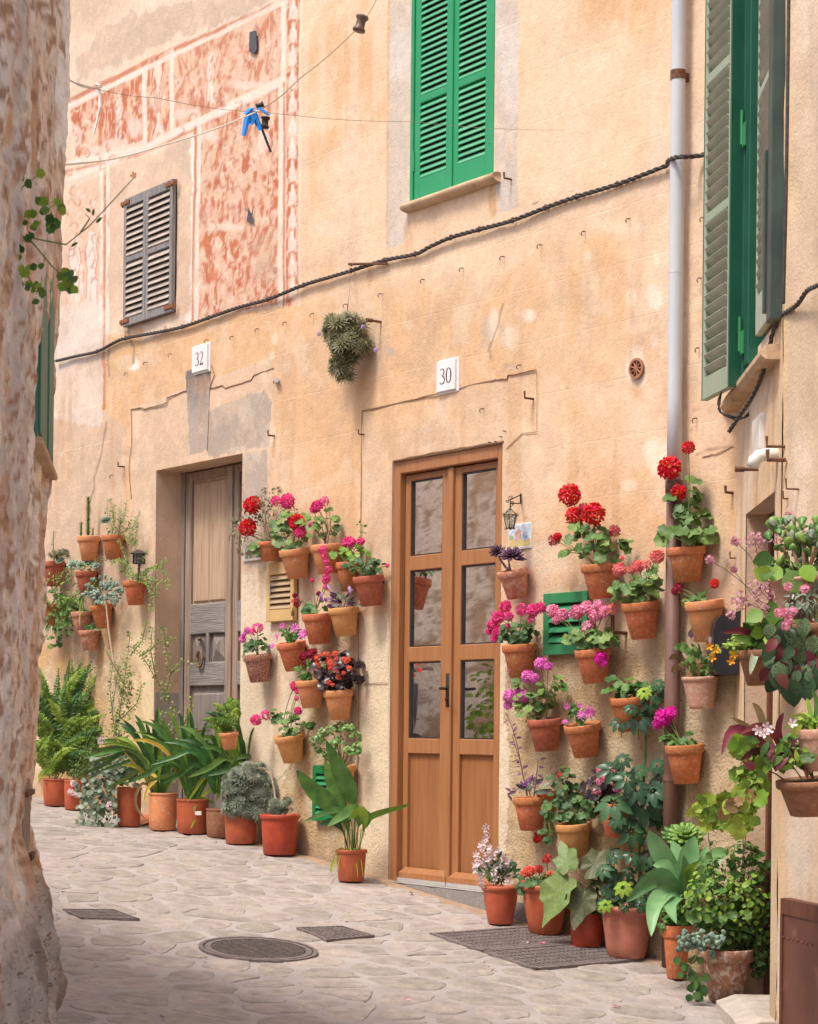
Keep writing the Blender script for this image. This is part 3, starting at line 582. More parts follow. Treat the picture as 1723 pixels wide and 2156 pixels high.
def old_leaf(a0, a1):
    m_ = MB(); sw = .075
    m_.pbox(MW, a0, a0+sw, 1.55+.0, z1-.01, wd-.035, wd, .006); m_.pbox(MW, a1-sw, a1, 1.55, z1-.01, wd-.035, wd, .006); m_.pbox(MW, a0+sw, a1-sw, ya[0]+.02, z1-.01, wd-.035, wd-.001, .006)
    lf = part('old_door_leaf', m_, M_old, HOUSE)
    m_ = MB(); m_.pbox(MW, a0, a0+sw, z0, 1.55, wd-.035, wd, .006); m_.pbox(MW, a1-sw, a1, z0, 1.55, wd-.035, wd, .006); part('lower_stiles', m_, M_oldg, lf)
    for q0, q1 in ((ya[3]+.0, ya[1]+.005), (ya[6]+.0, ya[4]-.01), (z0, z0+.18)):
        m_ = MB(); m_.pbox(MW, a0+sw, a1-sw, min(q0, q1)-.012, max(q0, q1)+.012, wd-.034, wd+.001, .006); part('rail', m_, M_oldh, lf)
    mid = (a0+a1)/2
    m_ = MB(); m_.pbox(MW, mid-.02, mid+.02, ya[4]+.0, ya[3], wd-.034, wd, .005); part('muntin', m_, M_oldg, lf)
    t0, t1 = ya[1]+.0, ya[0]+.03
    m_ = MB(); m_.pbox(MW, a0+sw, a1-sw, t0, t1, wd-.034, wd-.022)
    for q in range(2):
        w_ = (a1-a0-2*sw-.05)/2; m_.pbox(MW, a0+sw+.022+q*(w_+.004), a0+sw+.022+q*(w_+.004)+w_, t0+.03, t1-.03, wd-.022, wd-.01, .01)
    part('upper_panel', m_, M_oldp, lf)
    for q0, q1 in ((a0+sw, mid-.02), (mid+.02, a1-sw)):
        m_ = MB(); zz0, zz1 = ya[4], ya[3]; e = .012
        vs = [MW.p(q0+e, wd-.028, zz0+e), MW.p(q1-e, wd-.028, zz0+e), MW.p(q1-e, wd-.028, zz1-e), MW.p(q0+e, wd-.028, zz1-e), MW.p((q0+q1)/2, wd+.004, (zz0+zz1)/2-.015), MW.p((q0+q1)/2, wd+.004, (zz0+zz1)/2+.015)]
        m_.pbox(MW, q0, q1, zz0, zz1, wd-.034, wd-.029); m_.add(vs, [(0, 1, 4), (1, 2, 5, 4), (2, 3, 5), (3, 0, 4, 5)]); part('diamond_panel', m_, M_oldg, lf)
    m_ = MB(); m_.pbox(MW, a0+sw, a1-sw, z0+.15, ya[6], wd-.034, wd-.026); m_.pbox(MW, a0+sw+.03, a1-sw-.03, z0+.18, ya[6]-.06, wd-.026, wd-.012, .012); part('lower_panel', m_, M_oldg, lf)
    return lf
lf = old_leaf(x0+.055, cm-.004); old_leaf(cm+.004, cm+.004+(cm-x0-.06))
b = MB(); b.pbox(MW, cm-.03, cm+.02, z0, z1-.015, wd+.001, wd+.018, .006); part('cover_strip', b, M_old, lf)
kp = MW.hit(421, 1378, wd+.02); b = MB()
b.tube([kp+Vector((MW.a[0]*.035*cos(t), MW.a[1]*.035*cos(t), .055*sin(t)-.03)) for t in np.linspace(pi/2, 2.5*pi, 17)], .0095, 7); b.tube([MW.hit(421, 1345, wd), MW.hit(421, 1345, wd+.03)], .015, 8)
part('door_knocker', b, mat('aged_brass', (.30, .19, .10), (.14, .09, .06), rough=.6, scale=60, bump=.5), lf, True)

# ------------------------------------------------------------------ shutters and vents
def shutter(pl, u0, u1, z0, z1, w0, fm, sm_, stile=.045, top=.05, bot=.09, rails=(), pitch=.033, slat=(.036, .006), tilt=38, th=.032, name='shutter_leaf', parent=HOUSE, back=None):
    m_ = MB(); wf = w0+th
    m_.pbox(pl, u0, u0+stile, z0, z1, w0, wf, .003); m_.pbox(pl, u1-stile, u1, z0, z1, w0, wf, .003)
    segs = [z0+bot]+[v for r in rails for v in (r-.022, r+.022)]+[z1-top]
    m_.pbox(pl, u0+stile, u1-stile, z0, z0+bot, w0, wf-.001, .003); m_.pbox(pl, u0+stile, u1-stile, z1-top, z1, w0, wf-.001, .003)
    for r in rails: m_.pbox(pl, u0+stile, u1-stile, r-.022, r+.022, w0, wf-.001, .003)
    lf = part(name, m_, fm, parent)
    if back: b = MB(); b.pbox(pl, u0+.004, u1-.004, z0+.004, z1-.004, w0-.006, w0-.001); part('shutter_back', b, back, lf)
    Ls = u1-u0-2*stile-.001; sd, st_ = slat; b = MB(); t = radians(tilt); vs = []
    ax = Vector((pl.a[0], pl.a[1], 0)); nx = Vector((pl.n[0], pl.n[1], 0))
    for e in (-Ls/2, Ls/2):
        for k in range(8):
            an = k*pi/4+pi/8; p, q = cos(an)*sd/2, sin(an)*st_/2*1.3
            vs.append(ax*e+nx*(p*cos(t)+q*sin(t))+Vector((0, 0, -p*sin(t)+q*cos(t))))
    b.add(vs, [(k, (k+1) % 8, 8+(k+1) % 8, 8+k) for k in range(8)]+[tuple(range(7, -1, -1)), tuple(range(8, 16))])
    me = b.mesh('slat', sm_, smooth=False); um = (u0+u1)/2
    for s0, s1 in zip(segs[::2], segs[1::2]):
        n_ = max(1, int((s1-s0)/pitch)); d_ = (s1-s0)/n_
        for k in range(n_): inst('slat', me, Matrix.Translation(pl.p(um, w0+th*.5, s0+(k+.5)*d_)), lf)
    return lf
M_gs = mat('bright_green_paint', (.02, .27, .095), (.03, .31, .12), rough=.35, scale=4, bump=.03, spec=.5)
M_gsl = mat('green_slat_paint', (.09, .36, .18), (.13, .41, .23), rough=.4, scale=4, vary=.06)
M_dk = mat('dark_green_paint', (.010, .085, .045), (.014, .11, .06), rough=.45, scale=5)
x0, x1, z0, z1 = G30
b = MB()
for q in ((x0+.001, x0+.03, z0, z1), (x1-.03, x1-.001, z0, z1)): b.pbox(MW, *q, -.06, .006, .003)
part('window_frame', b, M_gs, HOUSE)
b = MB(); b.pbox(MW, x0, x1, z0, z1, -.10, -.06); part('window_behind', b, mat('brown_window', (.10, .055, .035), (.07, .04, .03)), HOUSE)
cm = u_(950, 400, .0); rl = [MW.uv(915, 197, 0)[1]]; rl.append(rl[0]+.88)
for a0, a1 in ((x0+.032, cm-.003), (cm+.003, x1-.032)):
    lf = shutter(MW, a0, a1, z0+.012, z1-.01, -.035, M_gs, M_gsl, stile=.052, bot=.12, rails=rl, pitch=.0335, slat=(.047, .010), tilt=50)
    b = MB()
    for z_ in (z0+.18, z0+1.25): b.tube([MW.p(a0 if a0 < cm-.1 else a1, .0, z_), MW.p(a0 if a0 < cm-.1 else a1, .0, z_+.11)], .008, 8)
    part('hinge', b, M_gs, lf)
b = MB(); b.pbox(MW, cm-.014, cm+.014, z0+.012, z1-.02, -.0025, .008, .003); part('cover_strip', b, M_gs, lf)
p0, p1 = MW.hit(850, 445, .03), MW.hit(1046, 379, .03); b = MB(); prof = [(0, .03), (.03, .032), (.055, .02), (.06, .0), (.05, -.02), (.03, -.03), (0, -.034)]
vs = []
su0, su1 = MW.uv(851, 446, .03)[0], MW.uv(1047, 379, .03)[0]
for i in range(9):
    u = su0+(su1-su0)*i/8
    for w_, z_ in prof: vs.append(MW.p(u, w_+U(-.001, .001), z0-.022+z_*.8+U(-.001, .001)))
b.add(vs, [(i*7+k, i*7+k+1, i*7+8+k, i*7+7+k) for i in range(8) for k in range(6)]+[tuple(range(7)), tuple(range(62, 55, -1))])
part('window_sill', b, mat('sill_stone', (.60, .42, .26), (.48, .32, .19), scale=8, bump=.4, spots=((.30, .20, .14), .62, 6)), HOUSE, True)
# old grey shutter of the small window
M_sg = mat('silver_timber', (.30, .28, .265), (.19, .175, .17), rough=.9, scale=9, stretch=(8, 8, .6), bump=.4, bscale=20); M_ss = mat('silver_slat', (.46, .39, .31), (.34, .29, .25), rough=.9, scale=9, bump=.4, vary=.12)
w0_ = .012; xl, xr, xm = u_(263, 560, .03), u_(365, 530, .03), u_(309, 550, .03); zb, zt = 4.40, 5.29
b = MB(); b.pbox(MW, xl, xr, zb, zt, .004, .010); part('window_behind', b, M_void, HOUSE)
for a0, a1 in ((xl, xm-.002), (xm+.002, xr)):
    lf = shutter(MW, a0, a1, zb, zt, w0_, M_sg, M_ss, stile=.035, top=.06, bot=.06, rails=[(zb+zt)/2+.02], pitch=.042, slat=(.062, .008), tilt=54, th=.028, name='old_shutter_leaf')
    for z_ in (zb+.035, zt-.03):
        b = MB(); e0, e1 = (a0-.035, a0+.09) if a0 == xl else (a1-.09, a1+.035); b.pbox(MW, e0, e1, z_-.012, z_+.012, w0_+.0285, w0_+.036); b.tube([MW.p(e0 if a0 == xl else e1, .03, z_-.02), MW.p(e0 if a0 == xl else e1, .03, z_+.02)], .008, 6); part('strap_hinge', b, mat('orange_rust', (.30, .11, .045), (.20, .07, .03), scale=40, bump=.3), lf)
M_bg = mat('beige_paint', (.66, .46, .20), (.60, .40, .17), rough=.5, scale=6); M_bgs = mat('beige_slat', (.50, .36, .22), (.44, .31, .18), rough=.5, scale=8)
def vent(label, xa, xb, yt, yb, xc, fm, sm_, w0=.004, single_=True, dr=.06, **k):
    q0, q1 = u_(xa, (yt+yb)/2, .03), u_(xb, (yt+yb)/2, .03); zt = MW.uv(xc, yt, .03)[1]; zb = MW.uv(xc, yb, .03)[1]
    t = thing('louvred_vent', label, 'vent', MW.p((q0+q1)/2, w0, zb)); shutter(MW, q0, q1, zb, zt, w0+.007, fm, sm_, parent=t, back=M_void, name='vent_frame', **k); return t
v_ = vent('beige louvred vent cover below the red geraniums, right of the old grey door', 563, 621, 1183, 1308, 592, M_bg, M_bgs, stile=.04, top=.075, bot=.075, pitch=.034, slat=(.046, .008), tilt=52, th=.026)
b = MB(); q = MW.hit(617, 1292, .045); b.box(q, (.016, .016, .03)); b.tube([q+Vector((0, 0, .015)), q+Vector((0, 0, .035))], .004, 6); part('padlock', b, M_rust, v_)
b = MB(); q0, z_ = MW.uv(569, 1240, .04); b.pbox(MW, q0-.006, q0+.006, z_-.03, z_+.03, .0375, .043); part('latch', b, M_alu, v_)
M_g2 = mat('mid_green_paint', (.035, .22, .085), (.045, .27, .11), rough=.4, scale=5); M_g2s = mat('mid_green_slat', (.03, .22, .09), (.05, .28, .12), rough=.4, scale=5)
vent('green louvred vent cover right of the brown door, behind pink geraniums', 1147, 1240, 1247, 1378, 1192, M_g2, M_g2s, stile=.045, top=.055, bot=.055, pitch=.042, slat=(.054, .010), tilt=50, th=.03)
vent('small glossy green vent cover low on the wall behind the big aspidistra leaves', 661, 722, 1612, 1730, 690, mat('deep_green_paint', (.012, .17, .045), (.02, .21, .06), rough=.3, scale=5), M_g2s, stile=.035, top=.05, bot=.04, pitch=.034, slat=(.044, .008), tilt=50, th=.03)
# building mass behind the front
b = MB(); b.pbox(MW, -8, 2.4, -.5, 7.69, -6, -1.7); b.pbox(MW, -8, -4.95, -.5, 7.69, -1.7, -.3); part('building_body', b, M_plas, HOUSE)
b = MB(); b.pbox(MW, -7.2, 2.4, 7.69, 7.75, -1.7, .0); part('roof_slab', b, M_plas, HOUSE)

# ------------------------------------------------------------------ right-hand house: side wall, near wall
RH = thing('corner_house', 'beige plastered house turning the corner on the right with a brown door and green shutters', 'house', RW.p(.7, 0, .45))
def side(pl, u0, u1, z0, z1, opens, paint, name, m=M_side, step=.02, parent=RH, dispk=.012):
    us = np.arange(u0, u1+step*.5, step); zs = np.arange(z0, z1, step); us[-1] = u1
    for r in opens:
        for k in (0, 1): us[np.argmin(abs(us-r[k]))] = r[k]
        for k in (2, 3): zs[np.argmin(abs(zs-r[k]))] = r[k]
    Ug, Zg = np.meshgrid(us, zs, indexing='ij')
    P = np.stack([pl.P0[0]+pl.a[0]*Ug, pl.P0[1]+pl.a[1]*Ug, Zg], -1)
    c, rel, disp = paint(Ug, Zg)
    for x0, x1, q0, q1 in opens:
        e = np.maximum(np.maximum(x0-Ug, Ug-x1), np.maximum(q0-Zg, Zg-q1)); disp = disp*sm(e, .0, .06)
    P = P+np.array((pl.n[0], pl.n[1], 0))*disp[..., None]
    uc = (Ug[:-1, :-1]+Ug[1:, 1:])/2; zc = (Zg[:-1, :-1]+Zg[1:, 1:])/2; keep = np.ones(uc.shape, bool)
    for x0, x1, q0, q1 in opens: keep &= ~((uc > x0) & (uc < x1) & (zc > q0) & (zc < q1))
    return wall_mesh(name, P, c, Ug.shape, {'relief': rel}, m, parent, keep)
def pt_side(Ug, Zg):
    big = fbm(Ug*2+4, Zg*1.2, 4, 51); med = fbm(Ug*9, Zg*4, 4, 52); ver = fbm(Ug*14, Zg*.8, 3, 53)
    c = np.zeros(Ug.shape+(3,))+np.array((.70, .48, .29)); c = lerp(c, (.72, .56, .41), sm(big, .4, .65)); c = lerp(c, (.60, .33, .14), sm(ver, .58, .75)*.6)
    c = lerp(c, (.75, .62, .44), sm(-Zg, -2.2, -1.2)*.6); c = lerp(c, (.45, .33, .22), (1-sm(Zg, .5, .85))*.6)
    return c, .12+.3*(1-sm(Zg, .8, 1.6)), (fbm(Ug*4, Zg*4, 3, 54)-.5)*.012
rd0 = RW.uv(1569, 1300)[0]; rd1 = RW.uv(1632, 1100)[0]; rdt = EYE+.985
RD = (rd0, rd1, .30, rdt); RWIN = (RW.uv(1575, 760)[0], RW.uv(1640, 700)[0], 3.27, 5.6)
side(RW, 0, 1.369, -.1, 6.2, [RD, RWIN], pt_side, 'side_wall')
def pt_near(Ug, Zg):
    big = fbm(Ug*2+4, Zg*1.2, 4, 61); med = fbm(Ug*7, Zg*5, 4, 62); ver = fbm(Ug*12, Zg*.7, 4, 63)
    c = np.zeros(Ug.shape+(3,))+np.array((.74, .58, .43)); c = lerp(c, (.66, .49, .33), sm(big, .42, .66)); c = lerp(c, (.58, .44, .34), sm(ver, .55, .75)*.55)
    c = lerp(c, (.72, .50, .27), (1-sm(Ug, .02, .12))*.7); c = lerp(c, (.62, .56, .50), sm(-Zg, -1.6, -.9)*sm(med, .45, .62)*.6)
    foot = 1-sm(Zg+.25*med, .45, .75); c = lerp(c, (.66, .50, .36), foot*.8)
    return c, .14+.55*foot, (fbm(Ug*4, Zg*4, 4, 64)-.5)*.02+foot*(fbm(Ug*7, Zg*6, 4, 65)-.45)*.13
side(NW, 0, 3.2, -.3, 6.2, [], pt_near, 'near_wall')
reveal(RD, .22, M_plas, RW, RH); reveal(RWIN, .16, M_plas, RW, RH)
b = MB(); b.pbox(RW, -.0, 4.3, -.3, 6.19, -4, -.6); part('building_body', b, M_plas, RH)
b = MB(); b.pbox(RW, 0, 1.37, 6.19, 6.24, -.8, 0); b.pbox(NW, .0, 3.2, 6.19, 6.24, -2.5, 0); part('roof_slab', b, M_plas, RH)
M_rbw = mat('red_brown_wood', (.16, .055, .03), (.10, .035, .02), rough=.5, scale=7, stretch=(6, 6, .5), bump=.2)
b = MB(); b.pbox(RW, rd0, rd1, .3, rdt, -.215, -.19); 
for k in (0, .09, .30, .42, .60, .72): b.pbox(RW, rd0+k, rd0+k+.06, .45, rdt-.01, -.19, -.15, .008)
for z_ in (.5, 1.2, 1.75, rdt-.1): b.pbox(RW, rd0, rd1, z_, z_+.09, -.19, -.155, .006)
dd = part('side_door', b, M_rbw, RH); b = MB(); b.pbox(RW, rd0, rd0+.05, .4, rdt-.002, -.15, -.10, .005); b.pbox(RW, rd0+.05, rd1, rdt-.06, rdt-.002, -.15, -.10, .005); part('door_frame', b, M_rbw, dd)
# step stone at the door
rk = MB(); vs = []
for i in range(7):
    for j in range(5):
        u = RW.uv(1600, 2100)[0]-.35+i*.14; w_ = -.2+j*.085; vs.append(RW.p(u, w_+U(-.004, .004), .47+U(-.004, .004)-(.03 if j == 4 else 0)))
    vs.append(RW.p(RW.uv(1600, 2100)[0]-.35+i*.14, .15, .1))
rk.add(vs, [(i*6+j, i*6+j+1, i*6+7+j, i*6+6+j) for i in range(6) for j in range(5)]); rk.add([vs[5], vs[4], vs[3], vs[0], RW.p(RW.uv(1600, 2100)[0]-.35, -.2, .1)], [(0, 1, 2, 3, 4)])
rk.add([vs[41], vs[40], vs[39], vs[36], RW.p(RW.uv(1600, 2100)[0]+.49, -.2, .1)], [(4, 3, 2, 1, 0)])
part('step_stone', rk, mat('pale_step', (.52, .46, .40), (.40, .35, .30), scale=12, bump=.6, spots=((.3, .26, .22), .6, 10)), RH)
# window with green louvred leaves
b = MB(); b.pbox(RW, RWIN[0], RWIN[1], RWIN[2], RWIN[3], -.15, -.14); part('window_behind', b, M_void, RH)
M_pl = mat('sun_faded_slat', (.42, .44, .34), (.33, .37, .29), rough=.5, scale=8, vary=.05)
H1 = D(1553, 400, 8.93); H0 = D(1497, 400, 9.30); dv = (H1-H0); dv.z = 0; ln = dv.length; dv /= ln
SL = PL((H0.x, H0.y), (dv.x, dv.y), (dv.y, -dv.x))
if SL.n[0]*(-1)+SL.n[1]*(-.2) < 0: SL = PL(SL.P0, SL.a, (-dv.y, dv.x))
M_gdf = mat('pale_green_frame', (.34, .38, .27), (.28, .34, .24), rough=.5, scale=6)
s1 = shutter(SL, 0, ln, 3.12, 5.95, 0, M_gdf, M_pl, stile=.035, top=.07, bot=.10, rails=[3.12+.82, 3.12+1.45, 3.12+2.1], pitch=.052, slat=(.062, .007), tilt=-38, th=.03, name='shutter_leaf', parent=RH)
b = MB(); b.pbox(SL, -.008, .0, 3.12, 5.95, .0, .031); b.pbox(SL, ln, ln+.018, 3.12, 5.95, -.02, .035); part('edge_trim', b, M_dk, s1)
q0 = RW.uv(1560, 700, .05)[0]; b = MB(); b.pbox(RW, q0-.02, q0+.10, 3.16, 6.0, .02, .055, .004); b.pbox(RW, q0+.115, q0+.20, 3.2, 6.0, -.03, .045, .004); b.pbox(RW, q0+.12, q0+.13, 3.2, 6.0, .045, .055); b.pbox(RW, q0+.17, q0+.18, 3.2, 6.0, .045, .055); part('hinge_post', b, M_dk, RH)
for z_ in (EYE+2.62, EYE+1.72):
    b = MB(); zz = z_; b.pbox(RW, q0+.03, q0+.09, zz, zz+.10, .0555, .062, .002); b.pbox(RW, q0+.10, q0+.16, zz-.07, zz+.03, .0555, .065, .002); b.tube([RW.p(q0+.095, .065, zz-.05), RW.p(q0+.095, .065, zz+.10)], .008, 8); part('hinge', b, M_g2, RH)
q1 = RW.uv(1606, 690, .0)[0]; q2 = RW.uv(1641, 660, .0)[0]
s2 = shutter(RW, q1, q2, 3.29, 5.9, .0, M_pl, M_pl, stile=.04, top=.07, bot=.16, rails=[4.3, 5.1], pitch=.05, slat=(.06, .007), tilt=-38, th=.03, parent=RH)
b = MB(); b.pbox(RW, q2-.01, q2+.10, 3.25, 6.1, .0, .05, .004); b.pbox(RW, q2-.06, q2-.015, 3.30, 3.95, .032, .06, .003); part('window_post', b, mat('grey_green_paint', (.05, .075, .06), (.035, .05, .045), rough=.5), RH)
b = MB(); b.pbox(RW, RW.uv(1552, 800)[0]-.02, RW.uv(1640, 690)[0]+.05, 3.10, 3.16, -.05, .075, .02); part('window_sill', b, MATS['sill_stone'], RH)
# brown hatch low on the near wall
hx = NW.uv(1667, 1890)[0]; hz = NW.uv(1667, 1890)[1]; b = MB(); b.pbox(NW, hx, hx+.75, hz-1.0, hz, -.02, .04, .006)
ht = part('brown_hatch', b, mat('brown_sheet', (.15, .055, .035), (.11, .04, .028), rough=.5, scale=6, bump=.1, spots=((.22, .1, .07), .6, 8)), RH)
b = MB(); b.pbox(NW, hx+.0, hx+.75, hz-.06, hz-.001, .0405, .045); b.pbox(NW, hx, hx+.022, hz-1.0, hz-.06, .0405, .046); b.pbox(NW, hx+.01, hx+.75, hz-.78, hz-.72, .0405, .046); part('hatch_rim', b, M_rbw, ht)
for i in range(7):
    b = MB(); b.lathe([(0, .006), (.004, .005), (.006, 0)], 8, Matrix.Translation(NW.p(hx+.03+i*.045, .041, hz-.15-(i % 2)*.0)) @ Vector(NW.n+(0,)).to_track_quat('Z', 'Y').to_matrix().to_4x4()); part('rivet', b, M_rust, ht)

# ------------------------------------------------------------------ rough wall on the left, running round its corner along the far side of the street
LH = thing('rubble_wall', 'rough weathered rock and plaster wall close up on the left with a green window', 'wall', LW.p(1.5, 0, .4))
zs = np.arange(-.4, 3.99, .016); ss = np.concatenate([np.arange(-14.0, -1, .07), np.arange(-1.0, 3.9, .022)])
Sg, Zg = np.meshgrid(ss, zs, indexing='ij'); near = np.maximum(Sg, 0); far = np.maximum(-Sg, 0)
bx = LW.P0[0]+LW.a[0]*near-MW.a[0]*far; by = LW.P0[1]+LW.a[1]*near-MW.a[1]*far
t_ = sm(Sg, -.12, .12); nx = LW.n[0]*t_-MW.n[0]*(1-t_); ny = LW.n[1]*t_-MW.n[1]*(1-t_)
f1 = fbm(Sg*1.6, Zg*1.0, 5, 91); f2 = fbm(Sg*9, Zg*5, 5, 92); f3 = fbm(Sg*4, Zg*1.6, 4, 93)
prof = np.interp(Zg, [0, .45, .62, .78, .93, 1.02, 1.12, 1.3, 1.7, 2.3, 2.9, 3.4, 3.6, 4.1], [-.01, -.02, .0, .02, .015, -.01, -.035, -.085, -.06, -.04, -.01, .01, .015, .02])
prof = prof*(1-sm(Sg, .5, 2.0)*.6)
f4 = fbm(Sg*5, Zg*22, 5, 99, .62); f5 = fbm(Sg*5, Zg*5, 5, 100, .6)
d = prof+(f1-.5)*.04+(f2-.5)*.03+(f4-.5)*.022+(f5-.5)*.022-sm(f4, .62, .74)*.012+(1-sm(Zg, .9, 1.3))*(f2-.5)*.10
hh = np.clip(1.85+.37*(6.5-np.maximum(Sg, 0)*.99), 2.6, 3.97); hh = np.where(Sg < 0, 3.97-.5*sm(-Sg, 0, 2)+1.15*sm(-Sg, 4, 6), np.minimum(hh, 1.8+.36*(6.5-Sg)+.15)); ZZ = np.where(Zg > .5, .5+(Zg-.5)*(hh-.5)/3.47, Zg)
P = np.stack([bx+nx*d, by+ny*d, ZZ], -1)
c = np.zeros(Sg.shape+(3,))+np.array((.86, .66, .49)); c = lerp(c, (.90, .80, .70), sm(f5+.5*(f4-.5), .46, .58)); c = lerp(c, (.60, .33, .18), sm(f3+.3*(f4-.5), .54, .66)*.8)
c = lerp(c, (.66, .58, .53), sm(fbm(Sg*3+8, Zg*1.2, 4, 95), .55, .66)*.8); f6 = fbm(Sg*6, Zg*38, 4, 131, .6); c = lerp(c, (.42, .23, .13), sm(f6, .57, .62)*.9); c = lerp(c, (.85, .76, .66), (1-sm(f4, .34, .42))*.7); c = lerp(c, (.70, .62, .54), sm(fbm(Sg*12, Zg*9, 3, 96), .62, .72)*.8)
rock = 1-sm(Zg+.15*(f2-.5), 1.05, 1.2); c = lerp(c, (.47, .40, .36), rock*.8*sm(Sg, -.5, .3)); c = lerp(c, (.28, .21, .17), rock*sm(f2, .52, .66)*.8); c = lerp(c, (.62, .57, .52), rock*sm(f3, .5, .62)*.6)
sunlit_edge = (1-sm(Sg+.5*(fbm(Sg*3, Zg*5, 4, 97)-.5), .75, .85))*sm(Sg, -.3, -.1)*sm(Zg-1.2*(fbm(Sg*2, Zg*6, 3, 98)-.5)-Sg*.8, 3.1, 3.3); c = lerp(c, (.95, .93, .90), sunlit_edge)  # white colour stands in for sunlight on the upper corner
fs = sm(-Sg, .5, 1.5); c = lerp(c, (.95, .91, .84), fs*.97); c = lerp(c, (.40, .31, .23), fs*sm(fbm(Sg*12, Zg*17, 5, 121, .66), .56, .62)*.7); c = lerp(c, (.55, .36, .2), fs*sm(fbm(Sg*4, Zg*4, 4, 123), .56, .64)*.7)  # far side coloured paler to imitate sun on it in the door reflection
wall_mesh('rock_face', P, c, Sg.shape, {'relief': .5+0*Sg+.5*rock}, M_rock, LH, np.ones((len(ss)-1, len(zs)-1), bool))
b = MB()
b.add([LW.p(3.88, -.2, -.4), LW.p(3.88, -1.2, -.4), LW.p(3.88, -1.2, 2.75), LW.p(3.88, -.2, 2.75)], [(0, 1, 2, 3)]); part('wall_end', b, M_plas, LH)
q0 = LW.uv(74, 700, -.03)[0]; q1 = LW.uv(104, 700, -.03)[0]; b = MB(); u0, u1 = min(q0, q1), max(q0, q1); zb_ = EYE+.80
b.pbox(LW, u0, u1, zb_, zb_+.75, -.15, -.02, .006); gw = part('green_window_frame', b, mat('teal_paint', (.02, .13, .085), (.03, .17, .12), rough=.5), LH)
b = MB(); b.pbox(LW, u0+.05, u0+.32, zb_+.02, zb_+.74, -.0195, -.010, .004); b.pbox(LW, u0+.36, u1-.03, zb_+.02, zb_+.74, -.0195, -.013, .004); part('window_leaf', b, MATS['teal_paint'], gw)
b = MB(); b.pbox(LW, u0-.04, u1+.08, zb_-.025, zb_-.008, -.15, .0, .004); part('window_sill', b, MATS['sill_stone'], LH)
hb = LW.uv(86, 1750, .0)[0]; z_a, z_b = LW.uv(86, 1652)[1], LW.uv(86, 1862)[1]
b = MB(); b.pbox(LW, .12, .42, z_b, z_a, -.14, -.072, .004); hh = part('timber_hatch', b, MATS['weathered_timber'], LH)
b = MB(); b.pbox(LW, .10, .30, z_b+.03, z_b+.05, -.10, -.055); b.pbox(LW, .10, .45, z_a-.05, z_a-.035, -.10, -.06); part('iron_strap', b, M_rust, hh)

# ------------------------------------------------------------------ street
M_mort = mat('street_mortar', (.42, .375, .355), (.34, .30, .285), scale=5, rough=.95, bump=.4, bscale=60, spots=((.34, .29, .24), .62, 6))
M_stone = mat('paving_stone', (.45, .385, .335), (.25, .22, .20), scale=13, rough=.9, vary=.12, bump=1.0, bscale=34, detail=10, contrast=.9, spots=((.27, .22, .18), .60, 24))
me_ = MB(); uu = sorted(set([-40, -25, -14, -10, 14, 20, 40]+[round(-8+.25*i, 2) for i in range(81)])); ww = [-1, -.3, 0, .3, .6, 1, 1.5, 2, 3, 4, 5, 8, 15, 40]
vs = [MW.p(u, w_, gz(u)) for u in uu for w_ in ww]; nw = len(ww)
me_.add(vs, [(i*nw+j, i*nw+j+1, (i+1)*nw+j+1, (i+1)*nw+j) for i in range(len(uu)-1) for j in range(nw-1)])
gr = bpy.data.objects.new('street_pavement', me_.mesh('street_pavement', M_mort, smooth=True)); COL.objects.link(gr); gr['kind'] = 'structure'; gr['label'] = 'pale mortar bed of the stone paved street'; LOC[gr.name] = Vector((0, 0, 0))
random.seed(11); pts = []
r_ = 0; w_ = .12
while w_ < 4.6:
    u = -6+U(0, .4)
    while u < 6: pts.append((u+U(-.12, .12), w_+U(-.09, .09))); u += U(.17, .40)
    w_ += .225; r_ += 1
def clip(poly, px_, py_, nx_, ny_):
    out = []
    for i in range(len(poly)):
        a0, a1 = poly[i], poly[(i+1) % len(poly)]; d0 = (a0[0]-px_)*nx_+(a0[1]-py_)*ny_; d1 = (a1[0]-px_)*nx_+(a1[1]-py_)*ny_
        if d0 <= 0: out.append(a0)
        if (d0 < 0 < d1) or (d1 < 0 < d0): t = d0/(d0-d1); out.append((a0[0]+(a1[0]-a0[0])*t, a0[1]+(a1[1]-a0[1])*t))
    return out
def up(mb_, u, w_, h): p = MW.p(u, w_, gz(u)+h); return p
stones = []
for i, (u, w_) in enumerate(pts):
    poly = [(u-.5, w_-.4), (u+.5, w_-.4), (u+.5, w_+.4), (u-.5, w_+.4)]
    for (a_, b_) in pts:
        dx, dy = a_-u, b_-w_; dd_ = hypot(dx, dy)
        if 1e-6 < dd_ < .95: poly = clip(poly, u+dx*.5-dx/dd_*.016, w_+dy*.5-dy/dd_*.016, dx/dd_, dy/dd_)
        if len(poly) < 3: break
    if len(poly) < 3: continue
    # round the corners twice
    for _ in range(2):
        q = []
        for k in range(len(poly)):
            a_, b_ = poly[k], poly[(k+1) % len(poly)]
            if hypot(a_[0]-b_[0], a_[1]-b_[1]) < .02: q.append(((a_[0]+b_[0])/2, (a_[1]+b_[1])/2)); continue
            q += [(a_[0]*.78+b_[0]*.22, a_[1]*.78+b_[1]*.22), (a_[0]*.22+b_[0]*.78, a_[1]*.22+b_[1]*.78)]
        poly = q
    poly = [(x+U(-.010, .010), y+U(-.010, .010)) for x, y in poly]
    if min(p[1] for p in poly) < .0: poly = [(x, max(y, .01)) for x, y in poly]
    P = MW.p(u, w_, gz(u)); p_, q_ = proj(np.array([P.x, P.y, P.z])) if P.y > 1 else (9999, 9999)
    vis = 60 < p_ < 1760 and q_ < 2230; stones.append((0 if vis else 1, P.length, poly, u, w_))
stones.sort(key=lambda s: (s[0], s[1]))
